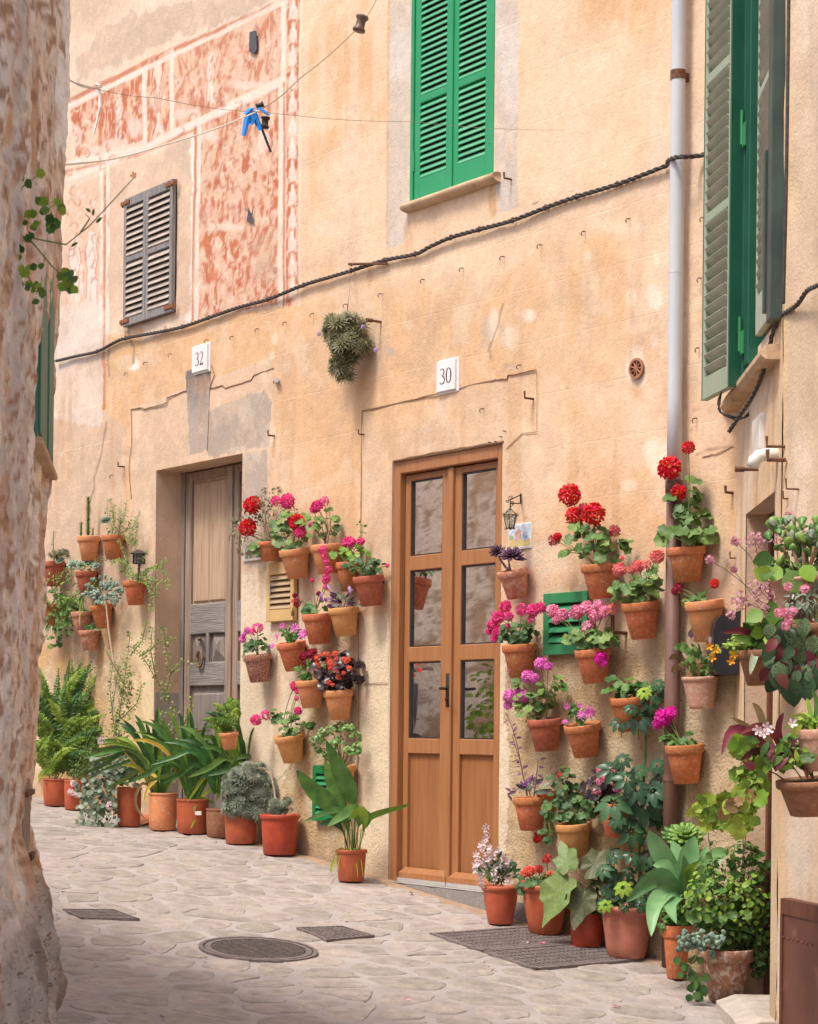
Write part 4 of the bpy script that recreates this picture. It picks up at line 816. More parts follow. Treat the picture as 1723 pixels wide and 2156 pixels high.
def stone_mb(mb_, poly, u, w_):
    n_ = len(poly); h = U(.002, .006); tx, ty = U(-.012, .012), U(-.012, .012); vs = []
    cu_ = sum(p[0] for p in poly)/n_; cw_ = sum(p[1] for p in poly)/n_
    for k_, f_ in ((0, 1.0), (1, .93)):
        for x, y in poly:
            X = cu_+(x-cu_)*f_; Y = cw_+(y-cw_)*f_; vs.append(MW.p(X, Y, gz(X)+(-.004 if k_ == 0 else h+tx*(X-cu_)+ty*(Y-cw_))))
    for x, y in poly: X = cu_+(x-cu_)*.5; Y = cw_+(y-cw_)*.5; vs.append(MW.p(X, Y, gz(X)+h+.0015+U(-.001, .001)))
    vs.append(MW.p(cu_, cw_, gz(cu_)+h+.002)); F = []
    for k in range(n_):
        l = (k+1) % n_; F += [(k, l, n_+l, n_+k), (n_+k, n_+l, 2*n_+l, 2*n_+k), (2*n_+k, 2*n_+l, 3*n_)]
    mb_.add(vs, [f[::-1] for f in F])
rest = MB()
for i, (v_, d_, poly, u, w_) in enumerate(stones):
    if i < 299 and v_ == 0: m_ = MB(); stone_mb(m_, poly, u, w_); part('paving_stone', m_, M_stone, gr)
    else: stone_mb(rest, poly, u, w_)
part('paving_stones', rest, mat('paving_stone_far', (.43, .375, .33), (.31, .275, .255), scale=9, rough=.9, island=True, bump=1.0, bscale=26), gr, stuff=True)
# dirt band along the wall foot
M_dirt = mat('trodden_dirt', (.40, .28, .19), (.30, .21, .14), scale=12, rough=1, bump=.6, bscale=70)
b = MB(); n_ = 60; vs = []
for i in range(n_+1):
    u = -5+7.4*i/n_; vs += [MW.p(u, -.01, gz(u)+.011), MW.p(u, .05, gz(u)+.011), MW.p(u, .09+.05*float(vn(np.array(u*3), np.array(1.), 3)), gz(u)+.0005)]
b.add(vs, [(i*3+j, i*3+j+1, i*3+4+j, i*3+3+j) for i in range(n_) for j in range(2)]); o = part('dirt_edge', b, M_dirt, gr, stuff=True)
# covers and grates
M_cast = mat('cast_iron', (.24, .20, .19), (.15, .125, .12), rough=.6, metal=.15, scale=30, bump=.3)
def quad_uw(pxs):
    q = [MW.uw(G(*p)) for p in pxs]; cu_ = sum(a_ for a_, _ in q)/4; cw_ = sum(b_ for _, b_ in q)/4
    du = (abs(q[0][0]-cu_)+abs(q[1][0]-cu_)+abs(q[2][0]-cu_)+abs(q[3][0]-cu_))/4; dw = sum(abs(b_-cw_) for _, b_ in q)/4; return q, cu_, cw_, du, dw
def grate(label, pxs, slots=12, rows=3, split=1, cat='grate'):
    q = [MW.uw(G(*p)) for p in pxs]
    cu_ = sum(a_ for a_, _ in q)/4; cw_ = sum(b_ for _, b_ in q)/4
    t = thing('street_grate', label, cat, MW.p(cu_, cw_, gz(cu_)), None); h = .012
    def bi(s, r): # bilinear in the quad
        a_ = [q[0][k]*(1-s)*(1-r)+q[1][k]*s*(1-r)+q[2][k]*s*r+q[3][k]*(1-s)*r for k in (0, 1)]; return a_
    def slab(mb_, s0, s1, r0, r1, h0, h1):
        c4 = [bi(s0, r0), bi(s1, r0), bi(s1, r1), bi(s0, r1)]
        vs = [MW.p(a_, b_, gz(a_)+h0) for a_, b_ in c4]+[MW.p(a_, b_, gz(a_)+h1) for a_, b_ in c4]; mb_.add(vs, [(4, 5, 6, 7), (0, 1, 5, 4), (1, 2, 6, 5), (2, 3, 7, 6), (3, 0, 4, 7)])
    for sp in range(split):
        g0, g1 = sp/split, (sp+1)/split; e = .008
        fr_ = MB()
        for v in ((0, 1, g0, g0+.03), (0, 1, g1-.03-e, g1-e), (0, .03, g0, g1-e), (.97, 1, g0, g1-e)): slab(fr_, *v, 0, h+.002)
        f_ = part('grate_frame', fr_, M_cast, t); pl_b = MB(); slab(pl_b, .03, .97, g0+.03, g1-.03-e, 0, h-.007); part('grate_bed', pl_b, mat('grate_dirt', (.085, .068, .06), (.06, .048, .042), rough=1), t)
        for r in range(rows):
            m_ = MB()
            for s in range(slots): a_ = .04+.92*s/slots; rr0 = g0+.035+(g1-g0-.07)*r/rows; rr1 = g0+.035+(g1-g0-.07)*(r+.86)/rows; slab(m_, a_, a_+.92/slots*.62, rr0, rr1, h-.007, h)
            part('grate_bars', m_, M_cast, t)
    return t
grate('large double ribbed iron grate beside the row of pots on the right', [(905, 1970), (1143, 1953), (1400, 2021), (1130, 2046)], 26, 6, 2)
grate('small square patterned iron cover right of the round manhole', [(625, 1958), (722, 1955), (790, 1975), (690, 1985)], 9, 7, 1)
grate('grey meter cover near the rock wall on the left of the street', [(133, 1919), (240, 1920), (295, 1940), (172, 1938)], 14, 3, 1, 'cover')
mp_ = G(545, 2002); mu_, mw_ = MW.uw(mp_); t = thing('round_manhole', 'round iron manhole cover in the middle of the street', 'manhole', mp_)
def ring(r0, r1, h0, h1, n_=48):
    m_ = MB(); vs = []
    for k in range(n_):
        for r, h in ((r0, h1), (r1, h1), (r1, h0)): u = mu_+r*cos(2*pi*k/n_); w_ = mw_+r*sin(2*pi*k/n_); vs.append(MW.p(u, w_, gz(u)+h))
    m_.add(vs, [f for k in range(n_) for f in ((k*3, k*3+1, (k+1) % n_*3+1, (k+1) % n_*3), (k*3+1, k*3+2, (k+1) % n_*3+2, (k+1) % n_*3+1))]); return m_
RM = .275
part('manhole_frame', ring(RM*.93, RM, 0, .012), M_cast, t); part('manhole_rim', ring(RM*.80, RM*.9, 0, .0115), M_cast, t)
m_ = MB(); vs = [MW.p(mu_, mw_, gz(mu_)+.008)]+[MW.p(mu_+RM*.93*cos(2*pi*k/40), mw_+RM*.93*sin(2*pi*k/40), gz(mu_+RM*.93*cos(2*pi*k/40))+.008) for k in range(40)]; m_.add(vs, [(0, 1+k, 1+(k+1) % 40) for k in range(40)]); part('manhole_plate', m_, MATS['grate_dirt'], t)
m_ = MB()
for i in range(-12, 13):
    y = i*RM*.8/12.5; hw = sqrt(max(0, (RM*.79)**2-y*y)); nseg = max(1, int(hw/.045)); 
    for k in range(-nseg, nseg):
        a_ = (k+.08)*hw/nseg; b_ = (k+.92)*hw/nseg; vs = [MW.p(mu_+y+e*.0062, mw_+x, gz(mu_+y)+.0085+hh_) for hh_ in (0, .003) for e, x in ((-1, a_), (1, a_), (1, b_), (-1, b_))]; m_.add(vs, [(4, 5, 6, 7), (0, 1, 5, 4), (1, 2, 6, 5), (2, 3, 7, 6), (3, 0, 4, 7)])
part('manhole_tread', m_, M_cast, t)
a = MB(); 
for x, y in ((100, 0),): pass

# ------------------------------------------------------------------ leaf, petal and flower shapes (unit size, base at the origin, growing along +Y, face towards +Z)
def A(v): return np.array(v, float)
def pr_ger(seed):
    r = random.Random(seed); n = 13; V = [(0, .42, .02)]
    for k in range(n):
        a = -pi/2+.30+(2*pi-.60)*k/(n-1); rr = (.56+.07*cos(k*pi))*(1+r.uniform(-.06, .06)); V.append((rr*cos(a), .46+rr*sin(a)*.92, .10+.09*cos(3*a)+r.uniform(-.02, .02)))
    V.append((0, .12, 0)); F = [(0, 1+k, 2+k) for k in range(n-1)]+[(0, n, n+1), (0, n+1, 1)]; return A(V), F
GER = [pr_ger(i) for i in range(4)]
def pr_leaf(w=.36, fold=.12, droop=.15, n=4, tipw=0):
    V = [(0, 0, 0)]; F = []
    for k in range(1, n):
        t = k/n; ww = w*sin(pi*min(1, t**.85))**.8; z = -droop*t*t; V += [(-ww, t, z+fold*ww), (0, t, z), (ww, t, z+fold*ww)]
    V.append((0, 1, -droop)); e = len(V)-1
    F += [(0, 2, 1), (0, 3, 2)]
    for k in range(n-2): o = 1+3*k; F += [(o, o+1, o+4, o+3), (o+1, o+2, o+5, o+4)]
    o = 1+3*(n-2); F += [(o, o+1, e), (o+1, o+2, e)]; return A(V), F
OV = pr_leaf(.30, .25, .15); OVL = pr_leaf(.20, .25, .25); NEED = pr_leaf(.07, 0, .1, 3); BIGL = pr_leaf(.30, .35, .35, 7); ROUND = pr_leaf(.46, .15, .1, 5)
def pr_fat(w=.34, th=.12):       # fleshy leaf with thickness
    V = [(0, 0, 0)]
    for t, s in ((.3, .55), (.65, 1), (.9, .72)):
        for a in range(5): an = 2*pi*a/5+.3; V.append((w*s*cos(an), t, th*s*sin(an)+.12*t*t))
    V.append((0, 1.0, .12)); F = [(0, 1+(k+1) % 5, 1+k) for k in range(5)]
    for r in (0, 1): F += [(1+5*r+k, 1+5*r+(k+1) % 5, 6+5*r+(k+1) % 5, 6+5*r+k) for k in range(5)]
    F += [(11+k, 11+(k+1) % 5, 16) for k in range(5)]; return A(V), F
FAT = pr_fat(); FATR = pr_fat(.42, .10); FATL = pr_fat(.2, .09)
def join(items):
    m = MB()
    for p, M in items: m.proto(p, M)
    return A(m.V), m.F
def pr_floret(n=5, cup=.3):
    V = []; F = []
    for k in range(n):
        a = 2*pi*k/n; o = len(V); c_, s_ = cos(a), sin(a)
        for x, y, z in ((0, 0, 0), (-.26, .55, cup*.5), (0, .6, cup*.35), (.26, .55, cup*.5), (-.2, .92, cup*.8), (.2, .92, cup*.8)): V.append((x*c_-y*s_, x*s_+y*c_, z))
        F += [(o, o+2, o+1), (o, o+3, o+2), (o+1, o+2, o+4), (o+2, o+3, o+5), (o+2, o+5, o+4)]
    return A(V), F
FLO = pr_floret()
def sph(n, seed):
    r = random.Random(seed); out = []
    for i in range(n):
        z = 1-2*(i+.5)/n; a = i*2.39996+r.uniform(-.3, .3); q = sqrt(1-z*z); out.append(Vector((q*cos(a), q*sin(a), z)))
    return out
def pr_head(n=26, fl=.42, seed=1, low=-.35, squash=.85):
    it = []; r = random.Random(seed)
    for d_ in sph(n, seed):
        if d_.z < low: continue
        p = Vector((d_.x, d_.y, d_.z*squash))*(.72+r.uniform(-.1, .1)); it.append((FLO, frame(p, d_+Vector((r.uniform(-.3, .3), r.uniform(-.3, .3), r.uniform(-.2, .3))), Vector((r.uniform(-1, 1), r.uniform(-1, 1), r.uniform(-1, 1))), fl*r.uniform(.8, 1.15))))
    return join(it)
HEAD = [pr_head(52, .50, i, -.5) for i in range(3)]; HEADL = [pr_head(20, .46, 10+i, -.9) for i in range(3)]
def pr_schef(n=8):
    it = []
    for k in range(n):
        a = 2*pi*k/n+.15; d_ = Vector((cos(a), sin(a), -.25)); it.append((pr_leaf(.27, .3, .30, 5), frame(d_*.16, Vector((-.25*cos(a)*-1, -.25*sin(a)*-1, 1)), d_, .84)))
    return join(it)
SCH = [pr_schef(8), pr_schef(7)]
def pr_ros(n=18, lf=OVL, rings=3, up=.5):
    it = []
    for r in range(rings):
        m_ = n//rings+(rings-r)
        for k in range(m_):
            a = 2*pi*k/m_+r*.4; el = .15+r*(up*1.3/rings); d_ = Vector((cos(a)*cos(el), sin(a)*cos(el), sin(el))); nn = Vector((-cos(a)*sin(el), -sin(a)*sin(el), cos(el)))
            it.append((lf, frame((0, 0, r*.03), nn, d_, 1-.22*r)))
    return join(it)
ROS = pr_ros(20, FATL, 3, .9); SPIKE = pr_ros(26, NEED, 3, 1.1); ROSF = pr_ros(16, FAT, 3, 1.0)
def pm(name, pr):
    m_ = bpy.data.meshes.new(name); m_.from_pydata(pr[0].tolist(), [], pr[1]); m_.polygons.foreach_set('use_smooth', [True]*len(m_.polygons)); return m_
BASE = {}
def base(key, pr):
    if key not in BASE: BASE[key] = pm(key, pr)
    return BASE[key]
def leafobj(key, pr, mat_, pos, nrm, up, s, parent, sx=None, name='leaf', label=None):
    return inst(name, matmesh(name+'_'+key, base(key, pr), mat_), frame(pos, nrm, up, s, sx), parent, label)

# ------------------------------------------------------------------ pots
def lathe_mesh(name, prof, mat_, n=32, wob=0):
    k = (name, mat_.name, wob)
    if k not in MC: MC[k] = MB().lathe(prof, n, wob=wob).mesh(name, mat_, smooth=True)
    return MC[k]
PROF = {   # (body outline, rim outline) for unit top diameter and unit height
 'clay': ([(0, 0), (.30, 0), (.325, .012), (.445, .765), (.445, .78)], [(.445, .77), (.475, .765), (.50, .80), (.505, .975), (.495, 1.0), (.465, 1.0), (.445, .94), (.43, .80)]),
 'ribbed': ([(0, 0), (.30, 0)]+[(.325+.17*z+(.008 if i % 2 else -.006), z) for i, z in enumerate(np.linspace(.02, .86, 9))], [(.475, .86), (.50, .87), (.505, .98), (.495, 1), (.46, 1), (.44, .9)]),
 'bell': ([(0, 0), (.30, 0), (.32, .02), (.37, .3), (.43, .62), (.445, .80), (.45, .86)], [(.45, .85), (.475, .87), (.50, .91), (.50, .97), (.485, 1.0), (.455, 1.0), (.43, .92), (.42, .85)]),
 'bowl': ([(0, 0), (.29, 0), (.31, .02), (.355, .22), (.36, .30), (.40, .62), (.425, .84)], [(.42, .83), (.44, .84), (.445, .88), (.49, .90), (.505, .94), (.50, .985), (.475, 1), (.43, .99), (.40, .92)]),
 'bucket': ([(0, 0), (.385, 0), (.40, .02), (.435, .5), (.46, .90)], [(.46, .88), (.485, .885), (.50, .91), (.50, .98), (.49, 1), (.465, 1), (.45, .92)]),
 'barrel': ([(0, 0), (.40, 0), (.42, .02), (.45, .4), (.46, .80), (.455, .93)], [(.455, .925), (.47, .93), (.475, .985), (.465, 1), (.44, 1), (.43, .92)]),
}
GRP_H = 'terracotta flower pots hung on the facade'; GRP_F = 'potted plants standing along the foot of the wall'
def pot(label, topc, dia, h, style, tc, tilt=0, axis=None, group=None, name='potted_plant', cat='potted plant', yaw=0, wob=0, hang=False, soil=True):
    """topc = centre of the rim's upper edge; returns the thing"""
    ax = Vector(axis) if axis else Vector((MW.a[0], MW.a[1], 0)); R = Matrix.Rotation(tilt, 4, ax)
    up_ = (R.to_3x3() @ Vector((0, 0, 1))); bot = Vector(topc)-up_*h
    t = thing(name, label, cat, bot, group)
    M = Matrix.Translation(bot) @ R @ Matrix.Rotation(yaw, 4, 'Z') @ Matrix.Diagonal((dia, dia, h, 1)); bp, rp = PROF[style]
    b_ = inst('pot', lathe_mesh('pot_'+style, bp, TC[tc], wob=wob), M, t); inst('rim', lathe_mesh('rim_'+style, rp, TC[tc], wob=wob), M, b_)
    if soil:
        k = ('soil',); 
        if k not in MC: MC[k] = MB().disc(.45, .92, 20, j=.03).mesh('soil', M_soil)
        inst('soil', MC[k], M, t)
    if hang:
        c_ = Vector(topc)-up_*h*.12-Vector(MW.n+(0,))*dia*.5; b = MB(); b.box(c_-Vector(MW.n+(0,))*.004, (.03, .02, .035)); part('hanger', b, M_rust, t)
    return t
class H:
    """a hanging pot measured in the picture: rim centre x, rim top y, rim width, pot height (1723-wide picture units)"""
    def __init__(s, label, x, y, wd, h, style='clay', tc='orange', tilt=6, off=0, group=GRP_H, pl=MW, dep=None, **k):
        p0 = pl.hit(x, y, .1) if dep is None else D(x, y, dep); sc = FPX/p0.y; dia = wd/sc; hh = h/sc
        s.w = dia/2+.012+off; p = pl.hit(x, y, s.w) if dep is None else p0; s.p = p; s.r = dia/2; s.sc = FPX/p.y; s.pl = pl; s.dep = dep; s.h = hh
        s.t = pot(label, p, dia, hh, style, tc, radians(tilt) if pl is MW else 0, group=group, hang=(pl is MW and dep is None), **k)
    def at(s, x, y, dw=0):
        if s.dep is None: return s.pl.hit(x, y, s.w+dw)
        return D(x, y, s.dep-dw)
class FP(H):
    """a floor pot: base centre x, base y (front), rim width, height"""
    def __init__(s, label, x, yb, wd, h, style='clay', tc='orange', group=GRP_F, xr=None, **k):
        g = G(x, yb); sc = FPX/g.y; r = wd/sc/2; g2 = G(x, yb, r*.75); s.r = r; s.sc = FPX/g2.y; s.h = h/s.sc; s.pl = MW; s.dep = g2.y; s.w = MW.uw(g2)[1]
        s.p = Vector((g2.x, g2.y, g2.z+s.h+.008)); s.t = pot(label, s.p, 2*r, s.h, style, tc, 0, group=group, **k)
    def at(s, x, y, dw=0): return D(x, y, s.dep-dw)

# ------------------------------------------------------------------ plants
def stem_curve(p, q, bow=.15, n=6):
    p, q = Vector(p), Vector(q); L_ = (q-p).length; m_ = (p+q)/2+Vector((0, 0, L_*bow))+rv(L_*.06)
    return [p*(1-t)**2+m_*2*t*(1-t)+q*t*t for t in [i/n for i in range(n+1)]]
def rnd_in(c, rx, ry, rz):
    while 1:
        v = rv(1)
        if v.length < 1: return Vector((c.x+v.x*rx, c.y+v.y*ry, c.z+v.z*rz)), v
def geranium(h, reg, n, lr=.027, heads=(), m_=None, lv='ger', head_mat=F_red, stemmat=None, dropy=1):
    """reg: list of (px, py, rx, ry) leaf clumps; heads: (px, py, r, material[, loose])"""
    m_ = m_ or G_ger; o = h.p+Vector((0, 0, -.015)); st = MB(); tot = sum(a[2]*a[3] for a in reg); sc = h.sc
    for x, y, rx, ry in reg:
        c_ = h.at(x, y, .01); k = max(3, int(n*rx*ry/tot))
        hub = o.lerp(c_, .45); st.tube(stem_curve(o+rv(.015), hub, .1), .004, 5)
        for i in range(k):
            p, v = rnd_in(c_, rx/sc, max(.05, rx/sc*.75), ry/sc)
            if h.pl is MW and MW.uw(p)[1] < .012: p += Vector(MW.n+(0,))*(.02-MW.uw(p)[1])
            p += (p-c_)*.12
            nrm = Vector((v.x*.5, v.y*.4, .55+.4*v.z))+TOCAM*U(.2, .9)+rv(.35); out = Vector((v.x, v.y*.7, -.45*dropy))+rv(.4)
            s = lr*U(.75, 1.3)*2; leafobj('ger%d' % (i % 4), GER[i % 4], m_, p, nrm, out, s, h.t)
            if i % 2 == 0: st.tube([hub.lerp(p, .0)+rv(.008), hub.lerp(p, .5)+Vector((0, 0, .008)), p], .0016, 4, cap=False)
    for hd in heads:
        x, y, r, fm = hd[:4]; loose = len(hd) > 4; q = h.at(x, y, .03 if h.pl is MW else .0)
        c_ = h.at(*min(((a[0], a[1]) for a in reg), key=lambda a: hypot(a[0]-x, a[1]-y)), .01); st.tube(stem_curve(c_.lerp(o, .5), q, .08), .0024, 5)
        pr = (HEADL if loose else HEAD); k = random.randrange(3); dir_ = (Vector((0, 0, .5))+TOCAM*.9+rv(.3))
        inst('flower_head', matmesh('head%d%d' % (k, loose), base('head%d%d' % (k, loose), pr[k]), fm), frame(q, dir_, rv(1), r/sc), h.t)
    part('stem', st, stemmat or M_stem, h.t, stuff=True)
def strap(h, blades, m_=None, kind='strap', cup=.35):
    """blades: (base px, base py, [(px,py)...], width px)"""
    for bl in blades:
        pts, wd = bl[0], bl[1]; mm = (bl[2] if len(bl) > 2 else None) or m_ or G_strap; dz = bl[3] if len(bl) > 3 else U(-.08, .10); k = len(pts)
        P = [h.at(x, y, dz*i/(k-1)) for i, (x, y) in enumerate(pts)]
        # smooth
        Q = []; n_ = 13
        for j in range(n_+1):
            t = j/n_*(k-1); i = min(int(t), k-2); f = t-i; p0 = P[max(i-1, 0)]; p1 = P[i]; p2 = P[i+1]; p3 = P[min(i+2, k-1)]
            Q.append(.5*((2*p1)+(-p0+p2)*f+(2*p0-5*p1+4*p2-p3)*f*f+(-p0+3*p1-3*p2+p3)*f**3))
        b = MB(); vs = []; W_ = wd/h.sc/2; view = (Q[n_//2]-Vector((0, 0, EYE))).normalized(); tw = U(-.5, .5)
        for j, q in enumerate(Q):
            T = (Q[min(j+1, n_)]-Q[max(j-1, 0)]).normalized(); sd = T.cross(view+Vector((0, 0, tw))).normalized(); t = j/n_
            if kind == 'asp': ww = W_*(.08 if t < .36 else .08+.95*sin(pi*((t-.36)/.64)**.8)**.9)
            elif kind == 'aga': ww = W_*(.45+.55*sin(pi*min(.5, t*.85)) if t < .55 else max(.02, 1-((t-.55)/.45)**1.7))
            else: ww = W_*(.8+.2*t*2 if t < .5 else max(.04, 1-((t-.5)/.5)**2.6))
            nn = sd.cross(T).normalized()
            if nn.dot(TOCAM) < 0: nn = -nn
            vs += [q-sd*ww+nn*ww*cup, q, q+sd*ww+nn*ww*cup]
        b.add(vs, [f for j in range(n_) for f in ((3*j, 3*j+1, 3*j+4, 3*j+3), (3*j+1, 3*j+2, 3*j+5, 3*j+4))]); part('leaf_blade', b, mm, h.t, True)
def cloud(mb_, protos, c_, rad, n, s, upb=.4, camb=.4, shell=.35):
    for i in range(n):
        p, v = rnd_in(c_, *rad)
        if v.length < shell: p = Vector((c_.x+v.x*rad[0]*1.7, c_.y+v.y*rad[1]*1.7, c_.z+v.z*rad[2]*1.7))
        mb_.proto(random.choice(protos), frame(p, v+Vector((0, 0, upb))+TOCAM*camb+rv(.5), v+rv(.7), s*U(.6, 1.3)))
def bush(h, regs, m_, protos, n, s, name='foliage', stems=True, sm_=None, depth=.7, dw=0, **k):
    b = MB(); tot = sum(r[2]*r[3] for r in regs); st = MB()
    for x, y, rx, ry in regs:
        c_ = h.at(x, y, dw); cloud(b, protos, c_, (rx/h.sc, rx/h.sc*depth, ry/h.sc), max(4, int(n*rx*ry/tot)), s, **k)
        if stems:
            for _ in range(3): st.tube(stem_curve(h.p+rv(.02)-Vector((0, 0, .01)), c_+Vector((U(-.6, .6)*rx/h.sc, 0, U(-.2, .8)*ry/h.sc)), .1), .003, 5, .0015)
    part(name, b, m_, h.t, stuff=True)
    if stems: part('stem', st, sm_ or M_stem, h.t, stuff=True)
def whorls(h, regs, m_, n, s, need=12, name='foliage', prot=None, dw=0):
    b = MB(); tot = sum(r[2]*r[3] for r in regs); prot = prot or SPIKE
    for x, y, rx, ry in regs:
        c_ = h.at(x, y, dw)
        for i in range(max(3, int(n*rx*ry/tot))):
            p, v = rnd_in(c_, rx/h.sc, rx/h.sc*.7, ry/h.sc); b.proto(prot, frame(p, v+Vector((0, 0, .5))+TOCAM*.3+rv(.3), rv(1), s*U(.7, 1.25)))
    part(name, b, m_, h.t, stuff=True)
def twigs(h, paths, m_, lm, protos=(OV,), ls=.012, gap=.016, r=.0022, dw=0, name='stem', leaves=True, jit=.0, pair=True):
    """stems through picture points with small leaves set in pairs along them"""
    st = MB(); lf_ = MB()
    for pts in paths:
        k = len(pts); P = [h.at(x, y, dw+jit*(i/(k))) for i, (x, y) in enumerate(pts)]; Q = []
        for j in range(k-1):
            n_ = max(1, int((P[j+1]-P[j]).length/.012))
            for i in range(n_): Q.append(P[j].lerp(P[j+1], i/n_)+rv(.0015))
        Q.append(P[-1]); st.tube(Q, r, 5, r*.5)
        if not leaves: continue
        L_ = 0
        for j in range(1, len(Q)):
            L_ += (Q[j]-Q[j-1]).length
            if L_ > gap:
                L_ = 0; T = (Q[j]-Q[j-1]).normalized()
                for sgn in ((-1, 1) if pair else (random.choice((-1, 1)),)):
                    sd = T.cross(TOCAM+rv(.6)).normalized()*sgn; lf_.proto(random.choice(protos), frame(Q[j]+sd*r, TOCAM*.7+Vector((0, 0, .5))+rv(.5), sd+T*.5, ls*U(.7, 1.3)))
    part(name, st, m_, h.t, stuff=True)
    if leaves: part('small_leaves', lf_, lm, h.t, stuff=True)
def rosette(h, x, y, r, m_, key='ros', pr=ROS, tilt=.6, dw=0, name='rosette', nrm=None):
    leafobj(key, pr, m_, h.at(x, y, dw), nrm or (Vector((0, 0, 1))*(1-tilt)+TOCAM*tilt+rv(.15)), rv(1), r/h.sc, h.t, name=name)
def xcactus(h, x, y, rx, ry, n, fl=(), m_=None):       # arching flat segmented stems with orchid-pink flowers at the tips
    m_ = m_ or G_mid; o = h.p
    for i in range(n):
        a = U(0, 2*pi); q = h.at(x+cos(a)*rx*U(.5, 1), y+U(-1, 1)*ry, U(-.03, .05)); c_ = stem_curve(o+rv(.03), q, .35, 5)
        for j in range(5):
            d_ = c_[j+1]-c_[j]; leafobj('seg', pr_leaf(.26, .1, .05, 4), m_, c_[j], TOCAM+rv(.5), d_, d_.length*1.15, h.t, sx=d_.length*1.3, name='stem_segment')
    for fx, fy, r, fm in fl:
        q = h.at(fx, fy, .04)
        leafobj('spray', pr_ros(14, pr_leaf(.13, .1, .25, 4), 2, .9), fm, q, TOCAM+rv(.8)+Vector((0, 0, .2)), rv(1), r/h.sc, h.t, name='flower_head')
def schef(h, leaves, m_=None, dz=.03):
    st = MB()
    for i, (x, y, r) in enumerate(leaves):
        q = h.at(x, y, U(.0, .10)+dz); leafobj('sch%d' % (i % 2), SCH[i % 2], m_ or G_schef, q, TOCAM*.8+Vector((U(-.35, .35), 0, .55))+rv(.2), rv(1), r/h.sc, h.t)
        st.tube(stem_curve(h.at(x+U(-5, 5), y+r*1.2, -.05), q, .05), .0028, 5)
    part('stem', st, M_stem, h.t, stuff=True)

# ------------------------------------------------------------------ hanging pots, between the two doors
h = H('clay pot of bright red geraniums hanging above the beige vent', 620, 1156, 65, 62, tc='light', tilt=10)
geranium(h, [(590, 1115, 34, 34), (620, 1140, 26, 22), (560, 1140, 26, 22), (625, 1085, 22, 16), (640, 1110, 20, 18)], 52, .027, [(532, 1064, 21, F_red), (523, 1111, 21, F_red), (625, 1100, 19, F_red), (606, 1056, 17, F_pink), (581, 1054, 13, F_pink, 1), (632, 1120, 14, F_pink)])
h = H('clay pot overflowing with drab brown sage, half hidden behind the leftmost red geraniums', 566, 1141, 52, 40, tc='orange', tilt=4)
bush(h, [(540, 1080, 40, 34), (505, 1120, 28, 26), (560, 1050, 30, 20), (545, 1150, 40, 18), (600, 1075, 26, 18)], I_drab, [OV, ROUND], 520, .017, sm_=M_wood); whorls(h, [(560, 1035, 8, 6), (585, 1032, 12, 6), (495, 1095, 12, 10), (520, 1160, 24, 8)], I_drab, 26, .022)
h = H('clay pot of tall deep pink geraniums, right of the red geranium pot', 686, 1146, 64, 62, tc='light')
geranium(h, [(680, 1110, 28, 26), (695, 1085, 14, 14), (660, 1100, 16, 14)], 26, .022, [(668, 1066, 14, F_pink), (683, 1056, 13, F_pink, 1), (662, 1072, 10, F_pink), (655, 1105, 6, F_pink)], stemmat=M_wood)
twigs(h, [[(690, 1146), (697, 1110), (695, 1080), (690, 1060)], [(695, 1125), (715, 1112), (722, 1104)], [(690, 1110), (675, 1075)]], M_wood, I_mid, leaves=False, r=.003)
h = H('clay pot with young pink geranium and a tall green shoot, behind the weathered dark pot', 730, 1183, 48, 62, tc='orange', off=-.01)
geranium(h, [(745, 1165, 28, 18), (720, 1172, 18, 14)], 24, .020, [(735, 1143, 15, F_pink), (760, 1140, 9, F_pink), (742, 1178, 4, F_pink)], m_=G_bright)
twigs(h, [[(755, 1160), (763, 1135), (765, 1108)], [(765, 1108), (757, 1103)]], M_stem, I_mid, ls=.022, gap=.03)
h = H('weathered dark clay pot of green trailing geranium, nearest the brown door on its left', 776, 1212, 66, 64, tc='dark', tilt=8)
geranium(h, [(765, 1192, 30, 15), (790, 1188, 20, 14), (745, 1195, 14, 12)], 34, .018, [(816, 1191, 5, F_pink)], m_=G_gerd)
h = H('clay pot with sparse crimson and pink geraniums, left of the purple-leaved pot', 668, 1292, 64, 64, tc='orange')
geranium(h, [(665, 1276, 26, 12), (655, 1280, 14, 8)], 16, .020, [(626, 1268, 13, F_crim, 1), (622, 1254, 6, F_crim), (658, 1222, 5, F_pink), (688, 1218, 11, F_pink, 1), (688, 1236, 9, F_pink, 1), (672, 1250, 6, F_crim)], m_=G_mid)
h = H('yellowish clay pot of purple-leaved wandering plant, overlapping the crimson geranium pot', 724, 1279, 65, 60, tc='yellow', tilt=7)
for i in range(30):
    a = U(-.2, pi+.2); q = h.at(724+cos(a)*U(6, 34), 1274-sin(a)*U(2, 30), U(0, .05)); leafobj('ovl', OVL, random.choice((G_purple, G_purple, G_grey)), q, TOCAM+rv(.6), Vector((cos(a), 0, sin(a)*.6))+rv(.3), U(.035, .06), h.t, name='leaf')
for x, y in ((697, 1240), (705, 1252), (680, 1265), (690, 1268), (700, 1262), (738, 1245), (758, 1262), (712, 1275), (675, 1258)): leafobj('bud', OV, F_lil if y < 1260 else G_purp2, h.at(x, y, .03), TOCAM, Vector((U(-.6, .6), 0, .6)), .035, h.t, name='flower_bud')
twigs(h, [[(720, 1278), (700, 1250), (690, 1240)], [(725, 1278), (735, 1245)], [(730, 1278), (752, 1252)], [(715, 1278), (685, 1262)]], M_stemp, I_dark, leaves=False, r=.003)
tq = thing('trailing_flowers', 'string of bright pink blossoms dangling between the upper clay pots', 'flowers', W(690, 1240, .16))
class Q_: pass
